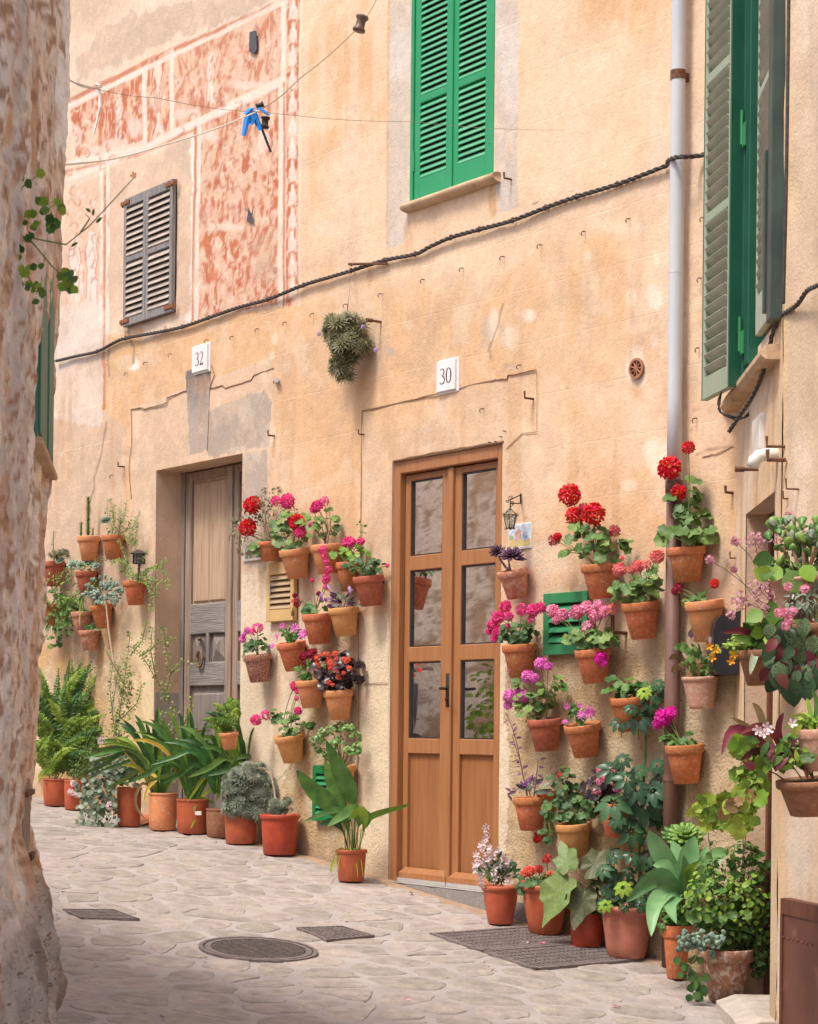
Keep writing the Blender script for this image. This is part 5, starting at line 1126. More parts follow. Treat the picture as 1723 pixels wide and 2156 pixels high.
hq = Q_(); hq.t = tq; hq.p = W(690, 1240, .16); hq.sc = FPX/hq.p.y; hq.pl = MW; hq.dep = None; hq.at = lambda x, y, dw=0: W(x, y, .17+dw)
for x, y, r in ((681, 1158, 10), (684, 1172, 9), (688, 1184, 7), (692, 1200, 10), (690, 1214, 8), (686, 1224, 8)): inst('flower_head', matmesh('head01', base('head01', HEADL[0]), F_pink), frame(W(x, y, .18), TOCAM+rv(.3), rv(1), r/hq.sc), tq)
twigs(hq, [[(668, 1150), (681, 1158), (688, 1184), (691, 1214), (684, 1250)]], M_stem, I_mid, leaves=False)
h = H('lime-stained brown clay pot of magenta geranium, alone at far left under the beige vent', 542, 1378, 60, 58, tc='white', tilt=7)
geranium(h, [(540, 1360, 26, 14), (545, 1347, 16, 10)], 26, .020, [(522, 1328, 8, F_orch), (514, 1337, 6, F_orch), (543, 1322, 13, F_pink, 1), (533, 1330, 9, F_pink, 1), (511, 1347, 8, F_orch)], m_=G_gerd)
h = H('clay pot of pink flowering leaf cactus just below the beige vent cover', 613, 1352, 62, 60, tc='orange', tilt=11)
xcactus(h, 608, 1328, 30, 16, 14, [(640, 1335, 16, F_orch), (622, 1322, 12, F_orch), (585, 1340, 12, F_orch), (575, 1360, 9, F_orch), (595, 1318, 8, F_orch), (648, 1330, 9, F_orch)])
h = H('clay pot of dark red carnations with glossy green leaves, left of the black-leaved begonia', 653, 1432, 62, 58, tc='light')
for i in range(46):
    a = U(0, 2*pi); q = h.at(650+cos(a)*U(4, 24), 1412+sin(a)*U(0, 18), U(0, .05)); leafobj('ovl', OVL, G_mid, q, TOCAM+rv(.6)+Vector((0, 0, .3)), Vector((cos(a), 0, -sin(a)))+rv(.3), U(.035, .055), h.t)
for x, y, r in ((640, 1382, 11), (655, 1376, 11), (667, 1386, 10), (646, 1396, 8), (662, 1372, 8)): inst('flower_head', matmesh('head00', base('head00', HEAD[0]), F_crim), frame(h.at(x, y, .03), TOCAM+rv(.3), rv(1), r/h.sc), h.t)
h = H('clay pot of black-leaved begonia covered in coral blossoms, right of the dark red carnations', 713, 1453, 64, 62, tc='light', tilt=5)
geranium(h, [(705, 1410, 40, 34), (735, 1405, 22, 30), (712, 1435, 30, 12)], 70, .024, [], m_=G_beg, stemmat=M_stemp, dropy=.2)
for i in range(34):
    a = U(0, 2*pi); r_ = sqrt(U(0, 1)); x, y = 704+cos(a)*r_*44, 1408+sin(a)*r_*36
    if i < 16: x, y = 695+U(-28, 30), 1380+U(-10, 12)+abs(U(0, 14))
    inst('flower_head', matmesh('head1%d' % (i % 2), base('head%d1' % (i % 2), HEADL[i % 2]), F_coral), frame(h.at(x, y, .08), TOCAM+rv(.4), rv(1), U(4.5, 8)/h.sc), h.t)
h = H('tilted orange clay pot of pink geraniums reaching left, lowest left of the centre pots', 609, 1547, 64, 58, tc='yellow', tilt=12)
geranium(h, [(612, 1525, 26, 18), (600, 1508, 20, 14), (635, 1535, 14, 14), (585, 1500, 12, 10)], 40, .020, [(540, 1516, 13, F_pink), (561, 1505, 13, F_pink, 1), (628, 1497, 9, F_pink), (622, 1444, 11, F_pink), (626, 1456, 6, F_pink), (625, 1470, 6, F_pink, 1)], m_=G_mid)
h = H('clay pot holding a bushy jade plant above the small low green vent', 718, 1612, 64, 58, tc='light')
st = MB(); lf_ = MB(); o = h.p
for x, y in ((665, 1560), (680, 1545), (700, 1535), (718, 1530), (735, 1535), (750, 1552), (752, 1575), (735, 1580), (700, 1570), (672, 1580), (690, 1590), (715, 1560)):
    q = h.at(x, y, U(-.03, .06)); st.tube(stem_curve(o+rv(.012)-Vector((0, 0, .02)), q, -.05), .006, 6, .003)
    for i in range(30):
        p, v = rnd_in(q, .034, .034, .026); lf_.proto(FATR, frame(p, v+Vector((0, 0, .4))+TOCAM*.3, v+Vector((0, 0, .5))+rv(.4), U(.018, .03)))
part('branch', st, M_wood, h.t, True, stuff=True); part('foliage', lf_, isl('foliage_jade', (.10, .24, .05), (.20, .36, .09), rough=.3) if 0 else mat('foliage_jade', (.10, .24, .05), (.19, .34, .09), rough=.35, island=True, vary=0), h.t, stuff=True)

# ------------------------------------------------------------------ hanging pots, left of the grey door
h = H('orange clay pot of upright spiny green succulent, top left of the left-hand group', 187, 1129, 48, 52, tc='light', tilt=3)
b = MB()
for x, y0, y1, r in ((186, 1128, 1048, .022), (171, 1128, 1100, .016), (196, 1128, 1112, .012)):
    p, q = h.at(x, y0), h.at(x+1, y1); b.tube([p, q], r*.45, 6, r*.3)
    n_ = int((q-p).length/.0028)
    for i in range(n_): t = i/n_; a = i*2.4; d_ = Vector((cos(a), sin(a), .8)); b.proto(FATL, frame(p.lerp(q, t)+d_*.002, Vector((-cos(a), -sin(a), 1.2)), d_, r*1.0*U(.8, 1.2)))
part('succulent_stems', b, I_mid, h.t, stuff=True)
h = H('clay pot with blue-green rosette and feathery stems, right of the upright spiny succulent', 238, 1127, 48, 50, tc='orange', tilt=3)
bush(h, [(255, 1095, 24, 26), (272, 1110, 20, 40), (232, 1110, 20, 14), (235, 1070, 12, 24), (280, 1140, 14, 30)], I_small, [FATR, NEED], 300, .016, stems=False); rosette(h, 224, 1098, 15, G_blue, 'rosf', ROSF, .5)
twigs(h, [[(240, 1127), (262, 1090), (268, 1055)], [(245, 1127), (280, 1110), (296, 1082)], [(238, 1127), (240, 1080), (232, 1050)], [(250, 1127), (255, 1100), (252, 1070)], [(262, 1127), (285, 1150), (290, 1100)], [(245, 1127), (270, 1180), (262, 1200)]], M_stemp, I_small, (FAT, OV), .014, .010, .0025)
twigs(h, [[(235, 1127), (227, 1085), (228, 1048)], [(236, 1127), (240, 1100), (242, 1062)]], M_stem, I_drab, (NEED,), .022, .006, .002)
h = H('clay pot with spilling elephant bush and a black garden lantern stuck in it', 284, 1222, 50, 52, tc='orange', tilt=4)
twigs(h, [[(285, 1220), (270, 1190), (250, 1180), (235, 1185)], [(285, 1220), (320, 1195), (345, 1200), (358, 1240)], [(285, 1220), (312, 1225), (322, 1260), (318, 1285)], [(290, 1220), (300, 1180), (310, 1160)], [(285, 1220), (300, 1205), (335, 1190), (352, 1178)], [(282, 1220), (262, 1205), (262, 1190)], [(290, 1222), (310, 1210), (328, 1225), (330, 1250)]], M_wood, I_small, (FATR,), .017, .012, .0025, dw=.02)
bush(h, [(285, 1205, 28, 14), (262, 1190, 20, 12), (325, 1240, 12, 26), (345, 1215, 12, 14)], I_small, [FATR], 150, .015, stems=False, dw=.03)
lt = thing('garden_lantern', 'small black pagoda-shaped solar lantern planted in a clay pot left of the grey door', 'lantern', h.at(293, 1215, .02)); lp = h.at(293, 1215, .02); s_ = 1/h.sc
b = MB(); b.tube([lp-Vector((0, 0, .03)), lp+Vector((0, 0, 26*s_))], .006, 8); part('post', b, M_black, lt)
b = MB(); z0_ = 28*s_
for sx in (-1, 1):
    for sy in (-1, 1): b.box(lp+Vector((sx*11*s_, sy*11*s_, z0_+10*s_)), (.005, .005, 20*s_))
for k in range(1, 3):
    for q in (0, 1):
        for sx in (-1, 1):
            e = (-11+22*k/3)*s_; b.box(lp+Vector((e if q else sx*11*s_, sx*11*s_ if q else e, z0_+10*s_)), (.003, .003, 20*s_))
for q in (0, 7, 14, 20): b.box(lp+Vector((0, 0, z0_+q*s_)), (25*s_, 25*s_, .003))
part('cage', b, M_black, lt); b = MB(); b.box(lp+Vector((0, 0, z0_+10*s_)), (18*s_, 18*s_, 18*s_)); part('frosted_panel', b, mat('frosted_panel', (.35, .34, .31), (.3, .28, .26), rough=.5), lt)
b = MB(); zt_ = z0_+21*s_; b.lathe([(.001, 9*s_), (9*s_, 6*s_), (11*s_, 5.5*s_), (21*s_, 0), (21*s_, -1.5*s_), (0, -1.5*s_)], 4, Matrix.Translation(lp+Vector((0, 0, zt_))) @ Matrix.Rotation(.6, 4, 'Z')); part('roof', b, M_black, lt)
h = H('reddish clay pot with small blue rosettes in the middle of the left-hand group', 182, 1203, 46, 50, tc='dark', tilt=3)
for x, y, r in ((172, 1190, 12), (190, 1187, 13), (204, 1192, 10), (155, 1190, 15), (128, 1182, 12)): rosette(h, x, y, r, G_blue, 'rosf', ROSF, .5)
bush(h, [(182, 1195, 28, 12), (150, 1215, 26, 18), (210, 1230, 24, 14)], I_small, [FATR, OV], 190, .016, stems=False, dw=.03); bush(h, [(120, 1225, 22, 22), (135, 1270, 34, 24), (165, 1255, 22, 16)], I_small, [FATR, OV], 240, .019, stems=False, dw=.04); twigs(h, [[(180, 1203), (150, 1190), (125, 1215), (110, 1240)], [(182, 1203), (165, 1225), (160, 1260)], [(185, 1203), (210, 1175), (240, 1180)]], M_stemp, I_small, (FATR,), .014, .016, .0025)
h = H('tilted orange clay pot of floppy grey-green succulent leaves with a bamboo cane beside it', 213, 1273, 48, 50, tc='orange', tilt=10)
for i in range(110):
    a = U(0, 2*pi); r_ = U(2, 34); q = h.at(218+cos(a)*r_*1.1, 1246+sin(a)*r_*.75, U(0, .06)); leafobj('fat', FAT, G_blue, q, TOCAM+rv(.5)+Vector((0, 0, .4)), Vector((cos(a), 0, -sin(a)))+rv(.4), U(.028, .05), h.t)
b = MB(); b.tube([h.at(222, 1250, .05), h.at(230, 1330, .03), h.at(243, 1420, .02), G(250, 1640)+Vector((0, 0, .3))], .006, 7); part('cane', b, mat('bleached_cane', (.62, .50, .38), (.5, .38, .28), scale=40), h.t)
h = H('small flared clay pot of aloe, lowest of the pots left of the grey door', 188, 1327, 44, 42, tc='bloom', tilt=4)
for i in range(16): a = U(.2, pi-.2); leafobj('ovl', OVL, G_mid, h.at(190+U(-5, 5), 1327, .0), TOCAM+rv(.4), Vector((cos(a)*.8, U(-.4, .2), sin(a))), U(.04, .075), h.t, sx=.06)
h = H('brownish clay pot of long grassy leaves hanging left of the floppy grey-green succulent', 172, 1288, 44, 46, tc='bloom', tilt=3)
for i in range(70):
    a = U(pi*.4, pi*1.35); L_ = U(25, 60); x0_, y0_ = 165+U(-8, 8), 1282; strap(h, [([(x0_, y0_), (x0_+cos(a)*L_*.5, y0_-abs(sin(a))*L_*.35-8), (x0_+cos(a)*L_, y0_+U(-30, 45))], U(1.6, 2.6), random.choice((G_mid, G_bright, G_drab)))])
h = H('clay pot half hidden behind the rock wall holding a prickly stalk and grey tuft', 113, 1182, 48, 52, tc='dark', tilt=3)
whorls(h, [(125, 1165, 22, 10)], I_drab, 26, .03); twigs(h, [[(115, 1180), (113, 1140), (114, 1118)]], M_stem, I_mid, (NEED, OV), .013, .004, .006)
h = H('clay pot of round leaved trailing creeper at the far left edge by the rock wall', 108, 1272, 50, 46, tc='orange', tilt=3)
geranium(h, [(130, 1310, 30, 26), (112, 1345, 16, 18), (155, 1295, 24, 20), (105, 1290, 14, 30), (120, 1255, 20, 20)], 150, .015, [], m_=G_mid)

# ------------------------------------------------------------------ hanging pots, right of the brown door
h = H('bloom-marked clay pot of purple rosette succulents nearest the brown door on its right', 1080, 1200, 66, 60, tc='bloom', tilt=14)
rosette(h, 1078, 1172, 30, G_purple, 'rosp', pr_ros(20, FATL, 3, .8), .45, .03); rosette(h, 1048, 1163, 20, G_purple, 'rosp', pr_ros(20, FATL, 3, .8), .45, .03); rosette(h, 1095, 1180, 16, G_purple, 'rosp', pr_ros(20, FATL, 3, .8), .3)
twigs(h, [[(1075, 1205), (1072, 1180)], [(1070, 1200), (1055, 1180), (1048, 1165)]], M_stemp, I_dark, leaves=False, r=.008)
h = H('clay pot of deep pink geraniums spilling left across the brown door edge', 1094, 1356, 74, 70, tc='orange', tilt=5)
geranium(h, [(1095, 1325, 34, 20), (1085, 1340, 26, 12)], 46, .018, [(1065, 1278, 14, F_pink), (1050, 1300, 15, F_pink), (1038, 1316, 13, F_pink), (1052, 1330, 15, F_pink), (1043, 1345, 10, F_pink), (1072, 1298, 11, F_pink), (1068, 1322, 11, F_pink), (1098, 1283, 14, F_pink, 1), (1122, 1285, 14, F_pink), (1138, 1280, 13, F_pink), (1120, 1305, 10, F_pink, 1), (1030, 1330, 8, F_pink)], m_=G_gerd)
h = H('clay pot of tall scarlet geraniums hanging right above the green vent', 1263, 1187, 80, 73, tc='orange', tilt=7)
geranium(h, [(1250, 1135, 40, 24), (1290, 1150, 24, 18), (1215, 1160, 26, 16), (1235, 1110, 20, 16), (1275, 1120, 24, 12)], 46, .028, [(1200, 1042, 25, F_red), (1250, 1082, 26, F_red), (1212, 1087, 22, F_red), (1230, 1070, 14, F_crim, 1), (1167, 1138, 15, F_crim, 1), (1175, 1130, 10, F_red), (1295, 1118, 15, F_crim, 1)])
h = H('clay pot of salmon pink geraniums left of the drainpipe, above the bent iron hook', 1348, 1267, 80, 78, tc='orange', tilt=9)
geranium(h, [(1345, 1235, 44, 26), (1310, 1250, 24, 14), (1370, 1215, 22, 18)], 62, .021, [(1306, 1199, 16, F_salm), (1384, 1172, 16, F_salm), (1345, 1192, 14, F_salm), (1362, 1188, 12, F_salm, 1), (1330, 1200, 9, F_salm), (1310, 1175, 6, F_salm)], m_=G_ger)
h = H('clay pot of pale pink geraniums hanging in front of the green vent', 1249, 1366, 78, 72, tc='orange', tilt=7)
geranium(h, [(1245, 1335, 40, 22), (1210, 1335, 22, 14), (1275, 1345, 20, 16)], 44, .024, [(1165, 1286, 15, F_rose), (1185, 1295, 15, F_rose), (1172, 1305, 10, F_rose), (1215, 1290, 17, F_rose), (1238, 1280, 17, F_rose), (1255, 1295, 16, F_rose), (1275, 1288, 14, F_rose), (1240, 1320, 17, F_rose, 1), (1290, 1282, 13, F_salm, 1), (1262, 1275, 12, F_rose), (1266, 1386, 15, F_mag), (1272, 1396, 10, F_mag, 1)])
h = H('very tall red geranium in a clay pot over the drainpipe, highest pot', 1445, 1152, 82, 74, tc='orange', tilt=5)
geranium(h, [(1445, 1120, 44, 22), (1450, 1080, 26, 24), (1440, 1045, 22, 20), (1480, 1125, 22, 18), (1455, 1025, 16, 12)], 50, .030, [(1411, 986, 27, F_red), (1450, 942, 15, F_red), (1430, 1036, 18, F_red)])
h = H('large pale orange clay pot with few leaves and two red blooms, beside the black mailbox', 1483, 1264, 82, 86, tc='light', tilt=8)
geranium(h, [(1465, 1262, 22, 8)], 14, .018, [(1430, 1238, 14, F_crim, 1), (1422, 1245, 9, F_crim), (1505, 1229, 11, F_red)], m_=G_mid)
h = H('ribbed pinkish clay pot of reddish-edged leaf cactus right of the drainpipe', 1475, 1424, 78, 68, style='ribbed', tc='pale', tilt=4)
xcactus(h, 1462, 1385, 42, 30, 22, [], G_mid); xcactus(h, 1435, 1385, 26, 24, 6, [], G_brown)
leafobj('bud', OV, G_purple, h.at(1456, 1345, .02), TOCAM, Vector((0, 0, 1)), .05, h.t, name='flower_bud')
h = H('clay pot of plain green geranium behind the umbrella plant tip', 1323, 1467, 82, 72, tc='orange', tilt=7)
geranium(h, [(1315, 1445, 34, 18), (1340, 1450, 20, 14), (1300, 1455, 18, 12)], 40, .021, [], m_=G_mid)
h = H('dark clay pot of bushy orchid-pink geraniums right of the brown door handle', 1147, 1513, 74, 68, tc='dark', tilt=6)
geranium(h, [(1125, 1470, 34, 26), (1110, 1495, 24, 16), (1160, 1445, 20, 16), (1100, 1440, 14, 14)], 52, .022, [(1083, 1408, 13, F_orch), (1112, 1425, 15, F_orch), (1127, 1428, 11, F_orch), (1140, 1398, 15, F_orch), (1155, 1403, 10, F_orch), (1075, 1466, 16, F_orch), (1103, 1466, 15, F_orch), (1070, 1485, 10, F_orch), (1090, 1455, 9, F_orch)], stemmat=M_wood)
h = H('clay pot of pink flowering leaf cactus hanging centre of the right-hand wall', 1226, 1524, 78, 70, tc='orange', tilt=11)
xcactus(h, 1218, 1495, 26, 18, 14, [(1240, 1500, 18, F_orch), (1225, 1505, 12, F_orch), (1195, 1487, 10, F_orch), (1190, 1520, 9, F_orch), (1250, 1498, 10, F_orch), (1222, 1485, 8, F_orch)])
h = H('orange clay pot of magenta geranium in front of the lower drainpipe', 1441, 1567, 82, 82, tc='orange', tilt=5)
geranium(h, [(1430, 1558, 30, 12)], 26, .019, [(1398, 1510, 20, F_mag), (1412, 1502, 16, F_mag), (1385, 1525, 12, F_mag)], m_=G_mid)
h = H('reddish clay pot of purple striped inch plant with tall bare stems', 1117, 1678, 72, 70, tc='orange', tilt=3)
twigs(h, [[(1110, 1675), (1100, 1620), (1088, 1560), (1075, 1520), (1065, 1500)], [(1112, 1675), (1095, 1600), (1080, 1550)], [(1125, 1675), (1130, 1640), (1134, 1600)], [(1118, 1675), (1108, 1650), (1085, 1665), (1068, 1672)]], M_stemp, mat('foliage_purple', (.10, .03, .09), (.24, .10, .18), island=True, vary=0, rough=.4), (OVL,), .034, .034, .0035, dw=.03, pair=False)
for i in range(26):
    a = U(-.1, pi+.1); q = h.at(1120+cos(a)*U(5, 34), 1668-sin(a)*U(0, 24), U(0, .06)); leafobj('ovl', OVL, random.choice((G_purple, G_purp2, F_dust if 0 else G_grey)), q, TOCAM+rv(.6), Vector((cos(a), 0, sin(a)*.5))+rv(.3), U(.035, .06), h.t)
h = H('yellowish clay pot of dense dark green geranium, below the hanging leaf cactus', 1208, 1733, 76, 72, tc='yellow', tilt=6)
geranium(h, [(1200, 1700, 44, 30), (1185, 1665, 26, 26), (1180, 1635, 18, 18), (1230, 1700, 24, 24), (1165, 1700, 16, 16)], 100, .020, [(1181, 1632, 9, F_red, 1), (1185, 1660, 4, F_red)], m_=G_gerd)
h = H('clay pot of black-leaved pink begonia tucked behind the umbrella plant', 1296, 1690, 72, 72, tc='orange', tilt=4, off=-.01)
geranium(h, [(1275, 1645, 36, 28), (1265, 1665, 22, 18)], 40, .021, [], m_=G_beg, stemmat=M_stemp)
for i in range(20): inst('flower_head', matmesh('head1%d' % (i % 2), base('head%d1' % (i % 2), HEADL[i % 2]), F_rose), frame(h.at(1272+U(-32, 40), 1625+U(-14, 14)+(i % 3)*14, .06), TOCAM+rv(.4), rv(1), U(5, 8)/h.sc), h.t)
h = H('clay pot of small red trailing blooms half hidden between the inch plant and dark geranium', 1150, 1665, 40, 50, tc='orange', tilt=3, off=-.02)
geranium(h, [(1165, 1760, 16, 10), (1150, 1750, 12, 10)], 14, .016, [(1136, 1760, 13, F_red, 1), (1130, 1768, 8, F_red)], m_=G_gerd)

# ------------------------------------------------------------------ floor plants on the left
def fern(h, fr_):
    """fr_: list of paths; each frond its own object"""
    for pts in fr_:
        k = len(pts); P = [h.at(x, y, U(-.06, .08)*i) for i, (x, y) in enumerate(pts)]; n_ = 34; b = MB(); Q = []
        for j in range(n_+1):
            t = j/n_; p = P[0]*(1-t)**2+P[1]*2*t*(1-t)+P[2]*t*t; Q.append(p)
        b.tube(Q, .0016, 4, .0008, cap=False); L_ = (Q[-1]-Q[0]).length
        for j in range(2, n_+1):
            T = (Q[j]-Q[j-1]).normalized(); sd = T.cross(TOCAM).normalized(); t = j/n_
            for sg in (-1, 1): b.proto(OVL, frame(Q[j], TOCAM+rv(.3), sd*sg+T*.45+rv(.12), (L_*.05+.028)*sin(pi*min(.97, .25+t*.75))*U(.85, 1.15), L_*.05+.012))
        part('frond', b, random.choice((G_fern, G_fern, G_mid)), h.t)
h = FP('large feathery sword fern in a clay pot at the far left against the worn wall', 118, 1700, 58, 56, 'barrel', 'plastic'); fr_ = []
for i in range(120):
    x0_, y0_ = 125+U(-22, 26), 1625+U(-60, 15); a = U(-1.35, 1.35); L_ = U(80, 262)*(1-.25*abs(a)); x1_ = x0_+sin(a)*L_*.75+15; y1_ = max(1385, y0_-cos(a)*L_); fr_.append([(x0_, y0_), (x0_+sin(a)*L_*.2, (y0_+y1_)/2-25), (x1_, y1_+abs(sin(a))*30)])
fern(h, fr_)
bush(h, [(130, 1560, 34, 50), (170, 1590, 30, 40), (190, 1520, 22, 30)], I_dark, [OV], 420, .022)
h = FP('pink plastic pot with tiny white flowers between the fern and the round-leaved sedum', 155, 1708, 42, 62, 'barrel', 'plastic')
bush(h, [(170, 1630, 30, 34), (195, 1600, 34, 40), (215, 1560, 30, 40)], I_mid, [OV, OVL], 560, .018)
for x, y in ((155, 1650), (150, 1668), (160, 1672), (182, 1682)): inst('flower_head', matmesh('head21', base('head21', HEADL[2]), F_white), frame(h.at(x, y, .08), TOCAM, rv(1), 8/h.sc), h.t)
h = FP('broken orange plastic pot smothered on its left by grey round-leaved sedum', 272, 1744, 56, 82, 'barrel', 'plastic')
for i in range(260):
    x, y = (U(165, 250), U(1640, 1735)) if i < 120 else (U(190, 290), U(1590, 1650)); q = h.at(x, y, .05+U(0, .08)-max(0, (x-240))*.001); leafobj('round', ROUND, G_grey, q, TOCAM+rv(.4)+Vector((0, 0, .3)), rv(1)+Vector((0, 0, -.5)), U(.028, .046), h.t)
bush(h, [(208, 1690, 40, 44), (240, 1620, 40, 26)], I_sed, [ROUND], 380, .024, stems=False)
for x, y in ((232, 1697), (215, 1560)): inst('flower_head', matmesh('head21', base('head21', HEADL[2]), F_white), frame(h.at(x, y, .12), TOCAM, rv(1), 10/h.sc), h.t)
b = MB(); g_ = G(312, 1735); vs = []
for i in range(6):
    for j, (x, y) in enumerate(((290+i*8, 1728-i*6), (298+i*6, 1742-i*2))): vs.append(G(x, min(y, 1742))+Vector((0, 0, .01+.012*i*(1-j))))
b.add(vs, [(2*i, 2*i+1, 2*i+3, 2*i+2) for i in range(5)]); b.add([v+Vector((0, 0, .006)) for v in vs], [(2*i, 2*i+2, 2*i+3, 2*i+1) for i in range(5)])
single('pot_shard', b, TC['plastic'], 'curved shard of broken orange pot lying between the sedum and clivia pots', 'pot shard')
bl = []
def cl(cx, cy, n, spread, L0, L1, wd=(7, 11)):
    out = []
    for i in range(n):
        a = U(-1, 1)*spread; L_ = U(L0, L1); x0_ = cx+U(-10, 10); y0_ = cy+U(-4, 6); lean = sin(a); droop = max(0, abs(lean)-.35)*L_*.42
        out.append(([(x0_, y0_), (x0_+lean*L_*.35, y0_-L_*.5), (x0_+lean*L_*.72, y0_-max(.35, cos(a))*L_*.86), (x0_+lean*L_*1.05, y0_-max(.35, cos(a))*L_*1.0+droop*.8)], U(*wd), random.choice((G_strap, G_strap, G_mid, G_mid, G_bright, G_gerd)) if random.random() > .05 else G_yel))
    return out
h = FP('orange clay pot of broad strap-leaved clivia, left of its two neighbours', 343, 1752, 66, 78, 'barrel', 'light'); strap(h, cl(335, 1672, 44, 1.2, 90, 190)+[([(330, 1665), (300, 1650), (285, 1690), (310, 1730)], 7, G_brown, .1), ([(325, 1660), (280, 1600), (245, 1555)], 9, G_yel, .05), ([(330, 1668), (318, 1630), (330, 1640), (312, 1660), (304, 1690)], 8, G_yel, .1)])
h = FP('pinkish plastic pot of clivia with a paper tag and yellowing leaves, middle of the row', 406, 1760, 74, 72, 'barrel', 'plastic'); strap(h, cl(405, 1680, 48, 1.2, 90, 195)+[([(395, 1675), (440, 1625), (420, 1650), (395, 1690)], 8, G_lime, .12), ([(420, 1680), (465, 1650), (455, 1690)], 8, G_lime, .1), ([(440, 1690), (430, 1700), (410, 1725), (402, 1745)], 8, G_yel, .14), ([(450, 1690), (420, 1680), (408, 1710)], 7, G_lime, .12)])
b = MB(); b.box(h.at(418, 1712, .11), (.04, .002, .025)); part('paper_tag', b, mat('paper', (.8, .78, .7)), h.t)
h = FP('wide clivia with long arching leaves standing behind the lavender pot', 462, 1768, 60, 60, 'barrel', 'brown'); strap(h, cl(520, 1665, 44, 1.3, 90, 165, (9, 14))+cl(460, 1665, 24, 1.3, 100, 170)+[([(530, 1660), (560, 1610), (590, 1570)], 9, G_yel, .0), ([(540, 1640), (575, 1620), (600, 1598)], 8, G_yel, .0), ([(505, 1650), (490, 1590), (470, 1545)], 9, G_brown, 0)])
h = FP('brown pot of silvery lavender bushing out over its rim and the red pot', 507, 1782, 74, 80, 'barrel', 'plastic')
whorls(h, [(530, 1632, 40, 24), (500, 1655, 34, 36), (550, 1665, 34, 38), (510, 1695, 32, 26), (565, 1695, 22, 22), (545, 1710, 28, 20), (490, 1700, 20, 18)], I_grey, 520, .046, dw=.07); bush(h, [(525, 1665, 44, 42)], I_grey, [NEED], 300, .034, dw=.05); bush(h, [(530, 1618, 40, 14), (505, 1640, 30, 20)], I_grey, [NEED], 260, .04, stems=False, dw=.07)
h = FP('shiny red plastic pot with a wooden stake and thin rosemary', 589, 1806, 86, 84, 'bucket', 'red', yaw=.3)
whorls(h, [(600, 1695, 16, 20), (580, 1700, 14, 20)], I_grey, 70, .028); b = MB(); b.tube([h.at(586, 1725, 0), h.at(578, 1660, 0), h.at(570, 1620, 0)], .007, 7); part('wooden_stake', b, MATS['bleached_cane'], h.t)
b = MB(); b.tube([h.at(574, 1652, .012), h.at(600, 1630, 0), h.at(604, 1620, 0)], .002, 4); part('green_tie', b, M_g2s, h.t)
h2 = H('clay pot of yellow-green feathery fern just inside the old grey doorway', 482, 1542, 42, 36, tc='light', dep=12.75); fr_ = []
for i in range(34): a = U(-1.5, .9); L_ = U(35, 80); fr_.append([(485, 1540), (485+sin(a)*L_*.3, 1530-cos(a)*L_*.7), (min(503, 485+sin(a)*L_), 1540-cos(a)*L_*.95)])
fern(h2, fr_)
# climbing bare shrub with tiny leaves between the fern and the grey door
h = FP('straggly elephant bush shrub with long bare branches leaning across the grey door', 268, 1737, 40, 50, 'barrel', 'brown')
PTH = [[(262, 1690), (255, 1600), (250, 1520), (262, 1440), (270, 1380), (275, 1330)], [(258, 1600), (240, 1520), (232, 1450), (238, 1400)], [(262, 1440), (240, 1400), (225, 1370)], [(262, 1690), (300, 1620), (345, 1560), (372, 1500)], [(372, 1500), (330, 1430), (300, 1380), (275, 1360)], [(345, 1480), (360, 1420), (350, 1360), (345, 1320)], [(360, 1420), (385, 1390), (400, 1400)], [(330, 1430), (318, 1370), (322, 1320)], [(345, 1560), (385, 1530), (420, 1540)], [(330, 1600), (360, 1600), (400, 1590)], [(340, 1560), (330, 1530), (345, 1500)], [(275, 1380), (300, 1350), (310, 1305)], [(300, 1380), (340, 1350), (372, 1345)], [(250, 1520), (290, 1480), (300, 1440)], [(262, 1640), (230, 1600), (215, 1570)], [(320, 1600), (350, 1550), (380, 1560), (410, 1530)], [(290, 1640), (330, 1610), (370, 1640)], [(385, 1530), (400, 1500), (405, 1470)]]
twigs(h, PTH, M_wood, I_small, (FATR,), .020, .016, .005, jit=.02); bush(h, [(262, 1440, 20, 60), (255, 1540, 24, 60), (350, 1590, 50, 26), (250, 1620, 34, 30), (400, 1590, 40, 30)], I_small, [FATR, OV], 900, .019, stems=False)
twigs(h, [[(235, 1500), (250, 1410), (256, 1370)], [(240, 1580), (246, 1500)]], MATS['bleached_cane'], I_small, leaves=False, r=.007)
# aspidistra
h = FP('small red-brown plastic pot of cast iron plant with big pointed leaves beside the door jamb', 740, 1862, 68, 66, 'bucket', 'plastic')
strap(h, [([(735, 1795), (722, 1745), (700, 1700), (660, 1665), (625, 1622)], 40, G_mid, .12), ([(738, 1795), (732, 1740), (718, 1690), (700, 1650), (685, 1600)], 30, G_mid, .0), ([(745, 1795), (748, 1720), (738, 1670), (715, 1620), (688, 1560)], 38, G_mid, .08), ([(750, 1795), (756, 1740), (790, 1715), (868, 1693)], 15, G_bright, .05), ([(748, 1795), (755, 1735), (745, 1705), (690, 1740)], 26, G_mid, .18), ([(742, 1795), (740, 1730), (710, 1705), (640, 1730)], 14, G_mid, .15), ([(752, 1795), (770, 1740), (760, 1705), (735, 1725)], 22, G_bright, .2), ([(735, 1795), (722, 1750), (700, 1730), (672, 1738)], 16, G_dark, .1), ([(745, 1795), (735, 1755), (728, 1720), (715, 1710)], 14, G_mid, .1), ([(758, 1795), (765, 1750), (775, 1720), (762, 1705)], 18, G_strap, .0)], kind='asp', cup=.2)
strap(h, [([(x_, 1797), (x_+U(-8, 8), 1785), (x_+dx_, 1810), (x_+dx_*1.5, 1850)], 2.2, G_lime, .1) for x_, dx_ in ((720, -18), (725, -10), (735, 4), (748, 12), (730, -22), (742, 8), (715, -12))])
b = MB()
